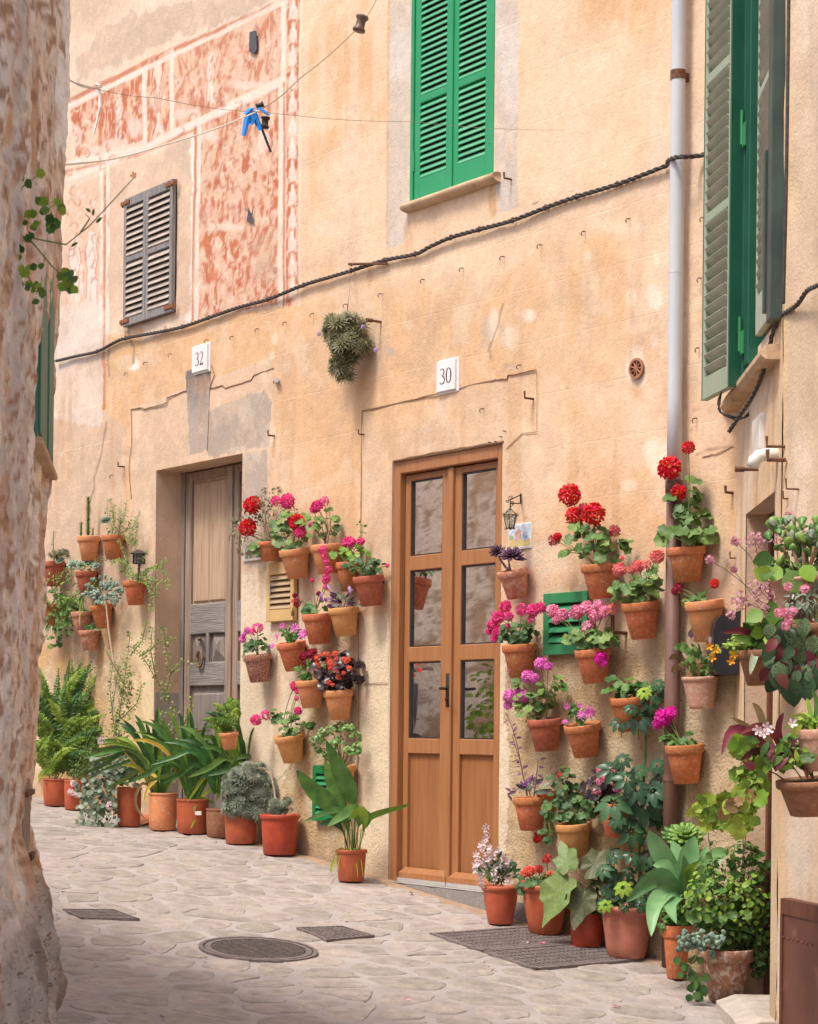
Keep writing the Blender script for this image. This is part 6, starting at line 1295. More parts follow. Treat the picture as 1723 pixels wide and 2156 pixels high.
for x in (726, 731, 737, 741, 745, 750, 756, 760): b.tube([h.at(x*.8+148, 1800), h.at(x+U(-3, 3), 1745)], .0028, 5)
part('stalk', b, M_stem, h.t, stuff=True); bush(h, [(742, 1792, 26, 6)], I_brt, [NEED], 60, .022, stems=False)

# ------------------------------------------------------------------ floor plants on the right
h = FP('plastic pot of white and pink snapdragons standing against the door step', 1054, 1953, 82, 80, 'bell', 'plastic')
for i in range(110):
    a = U(0, 2*pi); q = h.at(1050+cos(a)*U(2, 40), 1838+sin(a)*U(0, 32), U(0, .08)); leafobj('ovl', OVL, random.choice((G_mid, G_gerd, G_dark)), q, TOCAM+rv(.7)+Vector((0, 0, .3)), Vector((cos(a)*.6, 0, .8))+rv(.5), U(.03, .05), h.t)
st = MB()
for k, (x, y, n_) in enumerate(((1030, 1800, 7), (1045, 1822, 6), (1070, 1825, 6), (1018, 1835, 5), (1025, 1738, 5), (1015, 1775, 4), (1005, 1800, 6), (1035, 1785, 5), (1050, 1790, 6), (1065, 1798, 5), (1080, 1815, 5), (1022, 1810, 6), (1008, 1825, 4), (1060, 1815, 5), (1040, 1810, 5))):
    q = h.at(x, y, U(0, .06)); st.tube(stem_curve(h.p+rv(.03), q, .05), .0025, 5)
    for j in range(n_): inst('flower', matmesh('blossom', base('floret', pr_floret(5, .9)), F_white), frame(q-Vector((U(-.012, .012), 0, j*.016)), TOCAM+rv(.8), Vector((0, 0, 1)), .021), h.t)
part('stem', st, M_stem, h.t, stuff=True)
h = FP('bell-shaped plastic pot of red begonias, second from the door step', 1148, 1976, 106, 104, 'bell', 'plastic')
geranium(h, [(1135, 1855, 40, 14), (1115, 1862, 22, 10), (1165, 1850, 20, 14)], 44, .022, [(1115, 1835, 13, F_coral), (1135, 1830, 11, F_red, 1), (1103, 1862, 10, F_coral), (1160, 1845, 13, F_coral, 1), (1105, 1838, 10, F_coral), (1152, 1808, 11, F_red, 1), (1168, 1850, 8, F_coral)], m_=G_gerd)
h = FP('dark red plastic pot with huge toothed bronze-green leaves hanging over its left side', 1236, 2000, 78, 82, 'barrel', 'red')
def pr_bego(seed=3):
    r = random.Random(seed); n = 21; V = [(0, .34, 0)]
    for k in range(n):
        a = -pi/2+.2+(2*pi-.4)*k/(n-1); t = abs(a-pi/2)/pi; rr = (.44+.05*cos(5*(a-pi/2))+(.26*max(0, 1-abs(a-pi/2)/.5))+r.uniform(-.03, .03))*(1+.12*cos(a)); V.append((rr*cos(a)*.9, .36+rr*sin(a), .06*cos(7*a)+.12*abs(cos(a))-.10*max(0, sin(a))))
    V.append((0, .1, -.03)); F = [(0, 1+k, 2+k) for k in range(n-1)]+[(0, n, n+1), (0, n+1, 1)]; return A(V), F
BG = pr_bego(); G_bronze = leaf('leaf_bronze', (.10, .13, .05), (.20, .19, .09), vary=.25)
G_bglt = leaf('leaf_begonia_green', (.14, .24, .07), (.22, .30, .11), vary=.15)
for x, y, s_, nx_, ux, uz, m_ in ((1200, 1850, 105, -.5, -.5, -.8, G_bglt), (1235, 1870, 85, .3, -.3, -1, G_bronze), (1230, 1835, 80, -.2, .6, .4, G_bronze), (1255, 1850, 70, .3, .9, .1, G_bronze), (1200, 1835, 70, -.3, -.3, .6, G_bglt), (1265, 1880, 60, .2, .3, -.7, G_bronze), (1245, 1890, 50, .2, .3, -.5, G_dark)):
    leafobj('bego', BG, m_, h.at(x, y, .06), TOCAM+Vector((nx_, 0, .4)), Vector((ux, 0, uz)), s_/h.sc, h.t)
bush(h, [(1262, 1870, 24, 40)], I_dark, [OV], 120, .03)
h = FP('large rose-coloured bowl pot of small-leaved umbrella plant with embossed rim band', 1320, 2028, 126, 110, 'bowl', 'rose')
schef(h, [(1310, 1880, 24), (1290, 1895, 20), (1340, 1890, 24), (1365, 1880, 22), (1280, 1870, 22), (1300, 1855, 24), (1330, 1860, 22), (1355, 1850, 24), (1270, 1900, 18), (1320, 1905, 20), (1350, 1905, 20), (1375, 1900, 18), (1290, 1835, 22), (1325, 1835, 20), (1300, 1910, 16)], dz=.05)
leafobj('sch0', SCH[0], G_bright, h.at(1312, 1868, .16), TOCAM+Vector((0, 0, .6)), rv(1), 24/h.sc, h.t); leafobj('sch1', SCH[1], G_bright, h.at(1275, 1905, .14), TOCAM+Vector((0, 0, .6)), rv(1), 20/h.sc, h.t)
b = MB()
for k in range(15):
    a = radians(200+k*9.5); 
    for z_, s_ in ((.80, .05), (.77, .05)): 
        r_ = (.418 if z_ > .78 else .415)*2*h.r; c_ = h.p-Vector((0, 0, h.h*(1-z_))); p = c_+Vector((r_*cos(a), r_*sin(a), 0)); q = c_+Vector((r_*cos(a+.09), r_*sin(a+.09), -.012)); b.tube([p, q], .0022, 4)
part('embossed_band', b, TC['rose'], h.t)
# tall umbrella plant leaning on the wall
t_ = H('tall umbrella plant with big dark leaf fans climbing in front of the drainpipe', 1330, 1905, 60, 50, tc='brown', dep=9.95)
hs = t_; hs.dep = 9.85
b = MB(); b.tube([hs.at(1350, 1900), hs.at(1345, 1800), hs.at(1352, 1700), hs.at(1359, 1600), hs.at(1361, 1530), hs.at(1358, 1480)], .009, 8, .006); part('trunk', b, M_stem, hs.t, True)
schef(hs, [(1345, 1512, 38), (1368, 1478, 28), (1385, 1460, 22), (1305, 1520, 26), (1330, 1490, 20), (1385, 1440, 20), (1290, 1620, 36), (1320, 1640, 34), (1345, 1620, 26), (1290, 1690, 48), (1355, 1690, 54), (1395, 1640, 40), (1375, 1665, 38), (1320, 1715, 40), (1340, 1660, 38), (1385, 1610, 26), (1385, 1720, 30), (1330, 1750, 40), (1300, 1725, 24), (1360, 1760, 26), (1310, 1600, 24), (1405, 1690, 22), (1290, 1800, 24), (1330, 1800, 26), (1365, 1800, 28), (1270, 1830, 26), (1380, 1830, 26), (1350, 1820, 20), (1380, 1790, 22), (1395, 1450, 18)])
leafobj('sch0', SCH[0], G_bright, hs.at(1357, 1455, .12), TOCAM+Vector((0, 0, .8)), rv(1), 20/hs.sc, hs.t)
# agave
h = FP('rough brown clay pot of smooth pale green agave with wide curling leaves', 1440, 2030, 70, 90, 'clay', 'brown', )
hs = h; hs.dep = 9.35; hs.sc = FPX/9.35
strap(hs, [([(1440, 1885), (1415, 1830), (1385, 1780), (1366, 1748)], 44, G_agave, .05), ([(1442, 1885), (1445, 1830), (1455, 1790), (1462, 1760)], 42, G_agave, 0), ([(1435, 1888), (1400, 1845), (1370, 1850), (1318, 1900)], 46, G_agave, .2), ([(1435, 1890), (1405, 1880), (1378, 1910), (1372, 1972)], 38, G_agave, .3), ([(1450, 1885), (1485, 1840), (1510, 1800), (1535, 1798)], 36, G_agave, -.05), ([(1445, 1885), (1425, 1845), (1400, 1825), (1375, 1822)], 34, G_agave, .05), ([(1447, 1885), (1432, 1840), (1428, 1800), (1415, 1770)], 34, G_agave, -.06), ([(1450, 1885), (1475, 1850), (1480, 1815), (1490, 1780)], 32, G_agave, -.05), ([(1440, 1892), (1425, 1890), (1412, 1910), (1425, 1945)], 30, G_agave, .3), ([(1450, 1888), (1480, 1865), (1500, 1862), (1520, 1880)], 30, G_agave, .1), ([(1448, 1886), (1450, 1850), (1455, 1830), (1475, 1812)], 24, G_bright, .12), ([(1447, 1886), (1440, 1855), (1445, 1830), (1440, 1800)], 22, G_agave, .1)], kind='aga', cup=.45)
b = MB(); b.tube([hs.p, hs.at(1442, 1885)], .03, 8); part('trunk', b, M_wood, hs.t)
h = H('brown clay pot of spiky green rosette succulent behind the pale agave', 1440, 1790, 80, 50, tc='brown', off=-.02)
for _ in range(3): rosette(h, 1437+U(-8, 8), 1768+U(-8, 8), 40, G_jade, 'rosa', pr_ros(34, FATL, 4, 1.2), .4, .05)
h = FP('narrow orange clay pot of mint-like leaves between the rose bowl and the old cracked pot', 1425, 2068, 62, 112, 'clay', 'orange')
geranium(h, [(1430, 1930, 34, 24), (1405, 1930, 20, 16), (1450, 1900, 26, 24)], 60, .018, [], m_=G_mid); bush(h, [(1425, 1925, 34, 26)], I_mid, [OV], 160, .022)
h = FP('big old stained clay pot with a tangled mass of jade, mint and climbing nasturtium', 1530, 2120, 112, 110, 'clay', 'old', wob=.01)
bush(h, [(1480, 1900, 50, 50), (1540, 1900, 54, 64), (1590, 1880, 34, 70), (1520, 1960, 60, 34), (1600, 1960, 24, 70), (1500, 1830, 40, 30), (1560, 1800, 40, 30)], I_mid, [OV, ROUND], 1050, .024); bush(h, [(1500, 1880, 60, 60), (1570, 1900, 50, 70)], I_brt, [OV, ROUND], 240, .026, stems=False, dw=.06); bush(h, [(1560, 1950, 50, 50), (1600, 2010, 22, 50)], I_dark, [OV, ROUND], 420, .026, stems=False)
geranium(h, [(1540, 1900, 60, 60), (1580, 1830, 34, 50), (1500, 1920, 40, 30)], 90, .022, [], m_=G_mid)
for i in range(60): q = h.at(U(1435, 1530), U(1975, 2010)-abs(U(0, 20)), .10+U(0, .05)); leafobj('fatr', FATR, G_blue, q, TOCAM+rv(.5), rv(1)+Vector((-.5, 0, -.2)), U(.028, .042), h.t)
for i in range(26): q = h.at(1450+U(-22, 22)+i*.5, 2010+i*3.6, .12); leafobj('round', ROUND, G_gerd, q, TOCAM+rv(.4), rv(1)+Vector((0, 0, -1)), U(.03, .045), h.t)
twigs(h, [[(1490, 2010), (1500, 2040), (1530, 2075), (1555, 2100)], [(1475, 2000), (1450, 2040), (1445, 2090)]], M_wood, I_mid, leaves=False, dw=.13)
ROPE = [[(1530, 1960), (1510, 1880), (1498, 1800), (1490, 1740), (1475, 1700)], [(1540, 1960), (1560, 1850), (1572, 1750), (1580, 1690), (1600, 1650)], [(1520, 1960), (1490, 1900), (1470, 1830)], [(1560, 1960), (1590, 1900), (1610, 1830)]]
twigs(h, ROPE, M_wood, I_mid, (OV, ROUND), .03, .05, .003, dw=.05, pair=False)
for cxy in ((1480, 1705, 22), (1505, 1695, 16), (1535, 1700, 22), (1560, 1725, 16), (1500, 1720, 14), (1565, 1720, 14)):
    for i in range(7): q = h.at(cxy[0]+U(-1, 1)*cxy[2], cxy[1]+U(-1, 1)*cxy[2]*.8, .12); leafobj('ger%d' % (i % 4), GER[i % 4], G_lime, q, TOCAM+rv(.5), rv(1), U(.04, .065), h.t)

# ------------------------------------------------------------------ planters on the nearest wall at the right
GRP_R = 'planters hung on the near right-hand wall'
h = H('weathered tan bowl planter of thick stemmed jade plants, high on the near wall', 1690, 1212, 150, 90, style='bowl', tc='pale', dep=7.55, group=GRP_R, name='planter', cat='planter')
st = MB(); o = h.p
for x, y in ((1690, 1130), (1715, 1150), (1650, 1150), (1735, 1120), (1670, 1185), (1700, 1170), (1655, 1120), (1740, 1170)):
    q = h.at(x, y, U(-.05, .05)); st.tube(stem_curve(o+rv(.03)-Vector((0, 0, .02)), q, 0), .009, 7, .005)
    for i in range(16):
        p, v = rnd_in(q, .055, .05, .045); leafobj('fatr', FATR, random.choice((G_jade, G_grey, G_jade)), p, v+TOCAM*.7+rv(.3), v+Vector((0, 0, .5))+rv(.3), U(.035, .055), h.t)
part('trunk', st, M_wood, h.t, True, stuff=True)
for x, y, s_ in ((1630, 1175, 44), (1660, 1200, 54), (1690, 1190, 44), (1625, 1215, 40), (1650, 1215, 40), (1620, 1190, 34)): leafobj('round', ROUND, random.choice((G_bright, G_jade, G_mid)), h.at(x, y, .12), TOCAM+rv(.35), rv(1)+Vector((0, 0, -.6)), s_/h.sc, h.t)
bush(h, [(1640, 1195, 34, 22), (1700, 1200, 40, 16)], I_mid, [OV], 160, .026)
def saxi(h, pts, n=60):
    st = MB(); fl = MB()
    for path, r in pts:
        P = [h.at(x, y, .04) for x, y in path]; st.tube(P, .0018, 4)
        q = P[-1]
        for i in range(n):
            p, v = rnd_in(q, r/h.sc, r/h.sc*.6, r/h.sc); fl.proto(FLO, frame(p, rv(1)+TOCAM, rv(1), U(.005, .009)))
            if i % 6 == 0: st.tube([q, p], .0009, 3, cap=False)
    part('flower_stalk', st, M_stemp, h.t, stuff=True); part('blossoms', fl, F_dust, h.t, stuff=True)
h = H('hidden clay pot sending long sprays of dusty pink blossoms across the side door', 1640, 1330, 90, 60, tc='brown', dep=7.9, group=GRP_R, name='planter', cat='planter')
saxi(h, [([(1650, 1300), (1640, 1210), (1635, 1120)], 26), ([(1640, 1300), (1610, 1230), (1580, 1170), (1550, 1140)], 10), ([(1640, 1300), (1600, 1190), (1590, 1140)], 22), ([(1640, 1310), (1580, 1240), (1530, 1200), (1495, 1180)], 9), ([(1640, 1310), (1590, 1260), (1545, 1200)], 6), ([(1640, 1310), (1600, 1280), (1560, 1265)], 22), ([(1640, 1300), (1620, 1250)], 32), ([(1640, 1300), (1650, 1255)], 26), ([(1640, 1310), (1590, 1270), (1540, 1295)], 8), ([(1650, 1300), (1600, 1240)], 26), ([(1640, 1310), (1620, 1290)], 26), ([(1630, 1120), (1650, 1100), (1662, 1085)], 8)], 62)
for i in range(24): leafobj('round', ROUND, random.choice((G_jade, G_bright, G_mid)), h.at(1640+U(-34, 40), 1310+U(-46, 60), .08), TOCAM+rv(.4), rv(1), U(.05, .085), h.t)
bush(h, [(1650, 1320, 40, 40)], I_mid, [OV], 160, .028)
h = H('brown pointed clay pot with broad green and maroon bromeliad leaves, over the side door', 1603, 1366, 104, 76, tc='brown', dep=7.9, group=GRP_R, name='planter', cat='planter')
strap(h, [([(1600, 1365), (1595, 1330), (1582, 1285)], 24, G_bright, .0), ([(1600, 1365), (1580, 1350), (1545, 1345)], 22, G_mid, .1), ([(1598, 1362), (1570, 1330), (1520, 1332)], 16, G_red, .12), ([(1605, 1365), (1625, 1340), (1640, 1300)], 22, G_bright, 0), ([(1600, 1365), (1590, 1380), (1580, 1420)], 16, G_grey, .16), ([(1605, 1365), (1590, 1340), (1565, 1310)], 22, G_mid, .05), ([(1610, 1365), (1640, 1355), (1665, 1365)], 20, G_grey, .1), ([(1602, 1365), (1612, 1330), (1608, 1300)], 20, G_jade, .1)])
bush(h, [(1560, 1355, 30, 24), (1575, 1330, 18, 20)], I_brt, [OV, ROUND], 190, .020); bush(h, [(1600, 1350, 30, 16)], I_mid, [OV], 80, .026, stems=False)
pansy = [(1494, 1362, F_yel), (1508, 1370, F_yel), (1501, 1384, F_yel), (1548, 1378, F_yel), (1541, 1392, F_yel)]
for x, y, fm in pansy: inst('flower_head', matmesh('blossom', base('floret', pr_floret(5, .9)), fm), frame(h.at(x, y, .06), TOCAM+rv(.3), rv(1), .018), h.t)
twigs(h, [[(1560, 1360), (1530, 1360), (1500, 1370)]], M_stem, I_brt, (OV,), .02, .02, .002, dw=.04)
h = H('mottled pot of dark veined fittonia-like leaves cascading at the right edge of the picture', 1712, 1310, 110, 80, tc='brown', dep=7.45, group=GRP_R, name='planter', cat='planter')
G_vein = leaf('leaf_veined', (.025, .07, .035), (.20, .30, .14), vary=.3, rough=.35); VE = pr_leaf(.36, .3, .25, 6)
for i in range(95): x, y = U(1622, 1723), U(1300, 1425); q = h.at(x, y, .02+U(0, .12)); leafobj('vein', VE, random.choice((G_dark, G_vein, G_vein, G_dark, G_red)), q, TOCAM+rv(.45), Vector((U(-.8, .5), 0, -.9)), U(.045, .085), h.t)
for x, y, s_ in ((1668, 1425, 60), (1700, 1420, 52), (1640, 1400, 46), (1712, 1400, 60)): leafobj('vein', VE, G_dark, h.at(x, y, .12), TOCAM+rv(.2), Vector((U(-.3, .3), 0, -1)), s_/h.sc*1.1, h.t)
bush(h, [(1690, 1270, 34, 26), (1710, 1230, 24, 30)], I_grey, [NEED, OVL], 300, .035)
for x, y in ((1652, 1290), (1670, 1287), (1662, 1305), (1655, 1318), (1695, 1240), (1640, 1290), (1660, 1235)): inst('flower_head', matmesh('head11', base('head11', HEADL[1]), F_rose), frame(h.at(x, y, .16), TOCAM, rv(1), 11/h.sc), h.t)
h = H('wide brown clay pot of maroon leaves, white flowers and lime creeper on the near wall', 1708, 1640, 146, 76, tc='brown', dep=7.35, group=GRP_R, name='planter', cat='planter')
strap(h, [([(1640, 1620), (1600, 1560), (1545, 1535), (1520, 1590)], 20, G_red, .1), ([(1650, 1620), (1620, 1560), (1600, 1500), (1585, 1480)], 16, G_brown, 0), ([(1650, 1620), (1640, 1560), (1600, 1530), (1560, 1545)], 18, G_red, .1), ([(1655, 1620), (1670, 1560), (1690, 1510)], 16, G_red, 0), ([(1650, 1620), (1600, 1580), (1560, 1600)], 18, G_red, .05), ([(1660, 1620), (1640, 1540), (1650, 1500)], 14, G_red, .05), ([(1650, 1620), (1590, 1545), (1540, 1510)], 14, G_brown, .05)])
for i in range(30): x, y = U(1570, 1720), U(1540, 1625); leafobj('ovl', OV, random.choice((G_mid, G_bright, G_red)), h.at(x, y, .08), TOCAM+rv(.6), rv(1), U(.04, .07), h.t)
bush(h, [(1650, 1590, 50, 30), (1700, 1590, 40, 30)], I_mid, [OV], 320, .024)
for i in range(70):
    t = U(0, 1); x, y = 1560+sin(t*5)*22+U(-26, 26)+t*20, 1540+t*200; leafobj('round' if i % 2 else 'ger0', ROUND if i % 2 else GER[0], random.choice((G_lime, G_bright, G_lime, G_brown if t > .5 else G_bright)), h.at(x, y, -.05+U(0, .1)), TOCAM+rv(.5), rv(1)+Vector((0, 0, -.6)), U(.03, .065), h.t)
bush(h, [(1580, 1650, 30, 60)], I_brt, [OV, ROUND], 320, .024, stems=False)
twigs(h, [[(1650, 1640), (1600, 1610), (1575, 1560), (1560, 1535)], [(1600, 1620), (1580, 1680), (1590, 1740)]], M_stemp, I_mid, leaves=False, r=.003)
for x, y in ((1598, 1535), (1610, 1545), (1615, 1530), (1668, 1525), (1620, 1540)): inst('flower_head', matmesh('blossom', base('floret', pr_floret(5, .9)), F_white), frame(h.at(x, y, .12), TOCAM+rv(.3), rv(1), .020), h.t)
h = H('tan clay pot of small bright foliage cut off by the right picture edge', 1716, 1533, 80, 90, tc='pale', dep=7.3, group=GRP_R, name='planter', cat='planter')
strap(h, [([(1710, 1530), (1690, 1505), (1660, 1510)], 8, G_lime, .05), ([(1712, 1530), (1705, 1490), (1700, 1470)], 10, G_bright, 0), ([(1710, 1530), (1680, 1520), (1650, 1535)], 8, G_lime, .08), ([(1715, 1530), (1720, 1480), (1710, 1450)], 10, G_mid, 0)])
bush(h, [(1705, 1520, 24, 14)], I_brt, [OV], 90, .022); geranium(h, [(1715, 1590, 14, 14)], 8, .02, [(1712, 1585, 9, F_pink, 1)])

# black mailbox
mb_ = thing('mailbox', 'black metal mailbox fixed at the inner corner behind the pansies', 'mailbox', RW.hit(1545, 1420, .05)); u0, zt = RW.uv(1556, 1285, .02); zb = RW.uv(1556, 1418, .02)[1]
u0 = RW.uv(1512, 1350, .12)[0] if 0 else .08
P_0 = RW.hit(1560, 1350, .0); ux = RW.uw(P_0)[0]; b = MB(); vs = []
pf = [(.0, zb), (.10, zb), (.115, zb+.015), (.115, zt-.05), (.09, zt-.02), (.0, zt+.005)]
for u in (ux-.26, ux): vs += [RW.p(u, w_, z_) for w_, z_ in pf]
b.add(vs, [(i, (i+1) % 6, 6+(i+1) % 6, 6+i) for i in range(6)]+[(5, 4, 3, 2, 1, 0), (6, 7, 8, 9, 10, 11)]); M_mb = mat('black_enamel', (.022, .022, .026), (.03, .03, .034), rough=.35, scale=10); part('box', b, M_mb, mb_)
b = MB(); b.pbox(RW, ux-.25, ux-.01, zb+.03, zt-.08, .1155, .121, .003); dr_ = part('door_flap', b, M_mb, mb_); b = MB(); b.pbox(RW, ux-.15, ux-.10, (zb+zt)/2, (zb+zt)/2+.03, .1215, .128, .002); part('lock', b, M_alu, dr_)

# ------------------------------------------------------------------ fittings on the facade
M_plq = mat('white_tile', (.80, .77, .74), (.74, .71, .68), rough=.3, scale=6); M_num = mat('number_brown', (.10, .03, .035), (.14, .05, .05), rough=.6)
def digits(pl, u0, z0, hgt, text, w_, parent):
    S_ = {'3': [[(0, .86, .5), (.12, .97, .6), (.32, 1, .5), (.52, .93, 1.6), (.58, .78, 2.2), (.5, .62, 1.4), (.28, .53, .5)], [(.28, .53, .5), (.55, .45, 1.4), (.66, .27, 2.4), (.56, .08, 1.4), (.3, 0, .5), (.1, .04, .9), (.02, .14, 1.5)]],
          '2': [[(.05, .78, 1.6), (.08, .92, .8), (.3, 1, .6), (.55, .92, 1.8), (.6, .74, 2.3), (.48, .5, 1.6), (.2, .2, .8), (.03, .03, .6)], [(.03, .04, .9), (.35, .05, 2.0), (.64, .04, 1.8), (.68, .2, .5)]],
          '0': [[(.36, 1, .5), (.12, .86, 1.8), (.04, .5, 2.6), (.12, .14, 1.8), (.36, 0, .5)], [(.36, 0, .5), (.6, .14, 1.8), (.68, .5, 2.6), (.6, .86, 1.8), (.36, 1, .5)]]}
    u = u0
    for ch in text:
        b = MB()
        for st in S_[ch]:
            n_ = len(st); vs = []; Q = []
            for j in range(13):
                t = j/12*(n_-1); i = min(int(t), n_-2); f = t-i; Q.append([st[i][k]*(1-f)+st[i+1][k]*f for k in range(3)])
            for j, (x, y, q) in enumerate(Q):
                x0_, y0_ = Q[max(j-1, 0)][:2]; x1_, y1_ = Q[min(j+1, 12)][:2]; dx, dy = x1_-x0_, y1_-y0_; l = hypot(dx, dy) or 1; ww = q*.032
                for sg in (-1, 1): vs.append(pl.p(u+(x-dy/l*ww*sg)*hgt*.78, w_, z0+(y+dx/l*ww*sg)*hgt))
            b.add(vs, [(2*j, 2*j+2, 2*j+3, 2*j+1) for j in range(12)])
        part('numeral', b, M_num, parent); u += hgt*.66
for num, c4, label in (('32', (405, 726, 437, 783), 'white tile reading 32 above the keystone of the old grey door'), ('30', (920, 757, 959, 824), 'white tile reading 30 above the brown glazed door')):
    ym = (c4[1]+c4[3])/2; u0, u1 = MW.uv(c4[0], ym, .02)[0], MW.uv(c4[2], ym, .02)[0]; zz0, zz1 = MW.uv((c4[0]+c4[2])/2, c4[3], .02)[1]+.003, MW.uv((c4[0]+c4[2])/2, c4[1], .02)[1]-.003
    t = thing('number_plaque', label, 'number plaque', MW.p((u0+u1)/2, .02, zz0)); b = MB(); b.pbox(MW, u0, u1, zz0, zz1, .006, .022, .003); part('tile', b, M_plq, t)
    hh_ = (zz1-zz0)*.50; digits(MW, (u0+u1)/2-hh_*.60, zz0+(zz1-zz0)*.24, hh_, num, .0235, t); b = MB(); b.pbox(MW, u0-.003, u1+.018, zz0-.012, zz1+.008, -.01, .009, .003); part('mortar_bed', b, M_plq, t)
t = thing('number_plaque', 'white number tile seen nearly edge-on over the side door', 'number plaque', RW.hit(1592, 960, .02)); b = MB(); q0, q1 = RW.uv(1584, 925, .02)[0], RW.uv(1598, 925, .02)[0]; b.pbox(RW, q0, q1+.03, RW.uv(1592, 962)[1], RW.uv(1592, 890)[1], .0, .02, .003); part('tile', b, M_plq, t)
# painted tile beside the lantern and the smaller relief tile by the grey door
def tile(label, xa, xb, ya_, yb, fn, nx=14, ny=16, edge=M_plq):
    u0, u1 = MW.uv(xa, (ya_+yb)/2, .01)[0], MW.uv(xb, (ya_+yb)/2, .01)[0]; xm_ = (xa+xb)/2; z0_, z1_ = MW.uv(xm_, yb, .01)[1], MW.uv(xm_, ya_, .01)[1]
    t = thing('painted_tile', label, 'tile', MW.p((u0+u1)/2, .01, z0_)); b = MB(); b.pbox(MW, u0, u1, z0_, z1_, -.004, .009, .002); part('tile_body', b, edge, t)
    cols = {}
    for i in range(nx):
        for j in range(ny):
            c_ = fn((i+.5)/nx, (j+.5)/ny)
            if c_ is None: continue
            cols.setdefault(c_, MB()).pbox(MW, u0+.006+(u1-u0-.012)*i/nx, u0+.006+(u1-u0-.012)*(i+1)/nx, z0_+.006+(z1_-z0_-.012)*j/ny, z0_+.006+(z1_-z0_-.012)*(j+1)/ny, .0085, .0098)
    for c_, m_ in cols.items(): o_ = part('glaze_patch', m_, mat('glaze_%d_%d_%d' % tuple(int(v*100) for v in c_), c_, tuple(v*.85 for v in c_), rough=.25, scale=60), t, stuff=True)
    return t
def f1_(x, y):
    n_ = float(vn(np.array(x*9.), np.array(y*9.), 5)); 
    if hypot((x-.42)/.16, (y-.55)/.28) < 1: return (.52, .30, .22) if n_ > .4 else (.62, .42, .34)
    if hypot((x-.75)/.12, (y-.5)/.26) < 1: return (.22, .28, .52) if n_ > .45 else (.45, .45, .55)
    if hypot((x-.42)/.08, (y-.86)/.06) < 1 or hypot((x-.75)/.06, (y-.80)/.05) < 1: return (.66, .48, .36)
    if y < .08: return (.72, .72, .68)
    if y < .35: return (.70, .52, .20) if n_ > .4 else (.58, .48, .25)
    if x < .2 and y < .55: return (.35, .45, .25)
    return (.45, .58, .75) if n_ > .5 else (.66, .72, .80)
tile('glazed tile with robed figures under a blue sky, right of the wall lantern', 1071, 1119, 1102, 1156, f1_)
def f2_(x, y):
    if x < .1 or x > .9 or y < .14 or y > .92: return (.66, .58, .50)
    if hypot((x-.5)/.12, (y-.5)/.4) < 1: return (.42, .22, .10)
    return (.12, .20, .16) if (int(x*9)+int(y*7)) % 3 else (.35, .38, .32)
tile('small dark relief tile with beaded pale border, beside the old grey door', 513, 553, 1150, 1180, f2_, 12, 9)
# wall lantern
lp = W(1075, 1096, .13); M_wr = mat('bronze_iron', (.035, .025, .018), (.07, .05, .03), rough=.6, metal=.5, scale=50)
t = thing('wall_lantern', 'small wrought iron lantern on a scrolled bracket right of the brown door', 'lantern', lp); s_ = 1/(FPX/lp.y); up_ = Vector((0, 0, 1))
b = MB(); wb = W(1097, 1048, .005); b.tube([wb+up_*8*s_, W(1097, 1040, .012), W(1097, 1060, .008)], .004, 6)
b.tube([W(1097, 1042, .01), lp+up_*44*s_+Vector((.0, 0, 0))], .003, 6); b.tube([W(1097, 1060, .01), lp+up_*36*s_], .003, 6); b.tube([lp+up_*46*s_, lp+up_*30*s_], .003, 6)
for cx_, cz_, r_, k in ((0, 47, 5, 1), (-6, 40, 3.5, 1), (3, 33, 4, 1), (4, 39, 3, -1)):
    b.tube([lp+Vector(((cx_+r_*cos(a)*(1-a/12))*s_, 0, (cz_+k*r_*sin(a)*(1-a/12))*s_)) for a in np.linspace(0, 8, 18)], .0018, 5)
part('bracket', b, M_wr, t)
b = MB(); top_r, bot_r = 15*s_, 8.5*s_
C6 = [(cos(pi/3*k+.3), sin(pi/3*k+.3)) for k in range(6)]
for k in range(6):
    a0, a1 = C6[k], C6[(k+1) % 6]; T0 = lp+Vector((a0[0]*top_r, a0[1]*top_r, 12*s_)); T1 = lp+Vector((a1[0]*top_r, a1[1]*top_r, 12*s_)); B0 = lp+Vector((a0[0]*bot_r, a0[1]*bot_r, -16*s_)); B1 = lp+Vector((a1[0]*bot_r, a1[1]*bot_r, -16*s_))
    b.tube([T0, B0], .0022, 5); b.tube([T0, T1], .0022, 5); b.tube([B0, B1], .0022, 5); b.tube([T0, lp+up_*26*s_], .002, 5)
    for P0_, sg in ((T0, 1), (B0, -1)): b.tube([P0_+Vector((a0[0]*r_*.4*s_+a0[0]*3*s_*cos(q)*(1-q/9), a0[1]*3*s_*cos(q)*(1-q/9), sg*3*s_*sin(q)*(1-q/9))) for q in np.linspace(0, 6, 12)], .0016, 4)
b.tube([lp+up_*26*s_, lp+up_*31*s_], .004, 6); b.tube([lp-up_*16*s_, lp-up_*21*s_], .005, 6, .001); part('cage', b, M_wr, t)
b = MB(); b.lathe([(bot_r*.9, -15.5*s_), (top_r*.92, 11.5*s_)], 6, Matrix.Translation(lp) @ Matrix.Rotation(.3, 4, 'Z')); g_ = mat('lantern_glass', (.55, .52, .42), rough=.15); g_.node_tree.nodes['Principled BSDF'].inputs['Transmission Weight'].default_value = .8; part('lantern_glass', b, g_, t)
b = MB(); b.tube([lp-up_*12*s_, lp+up_*2*s_], .006, 8); b.tube([lp+up_*14*s_, lp+up_*22*s_], .008, 8); part('bulb', b, mat('bulb_white', (.8, .8, .7)), t)
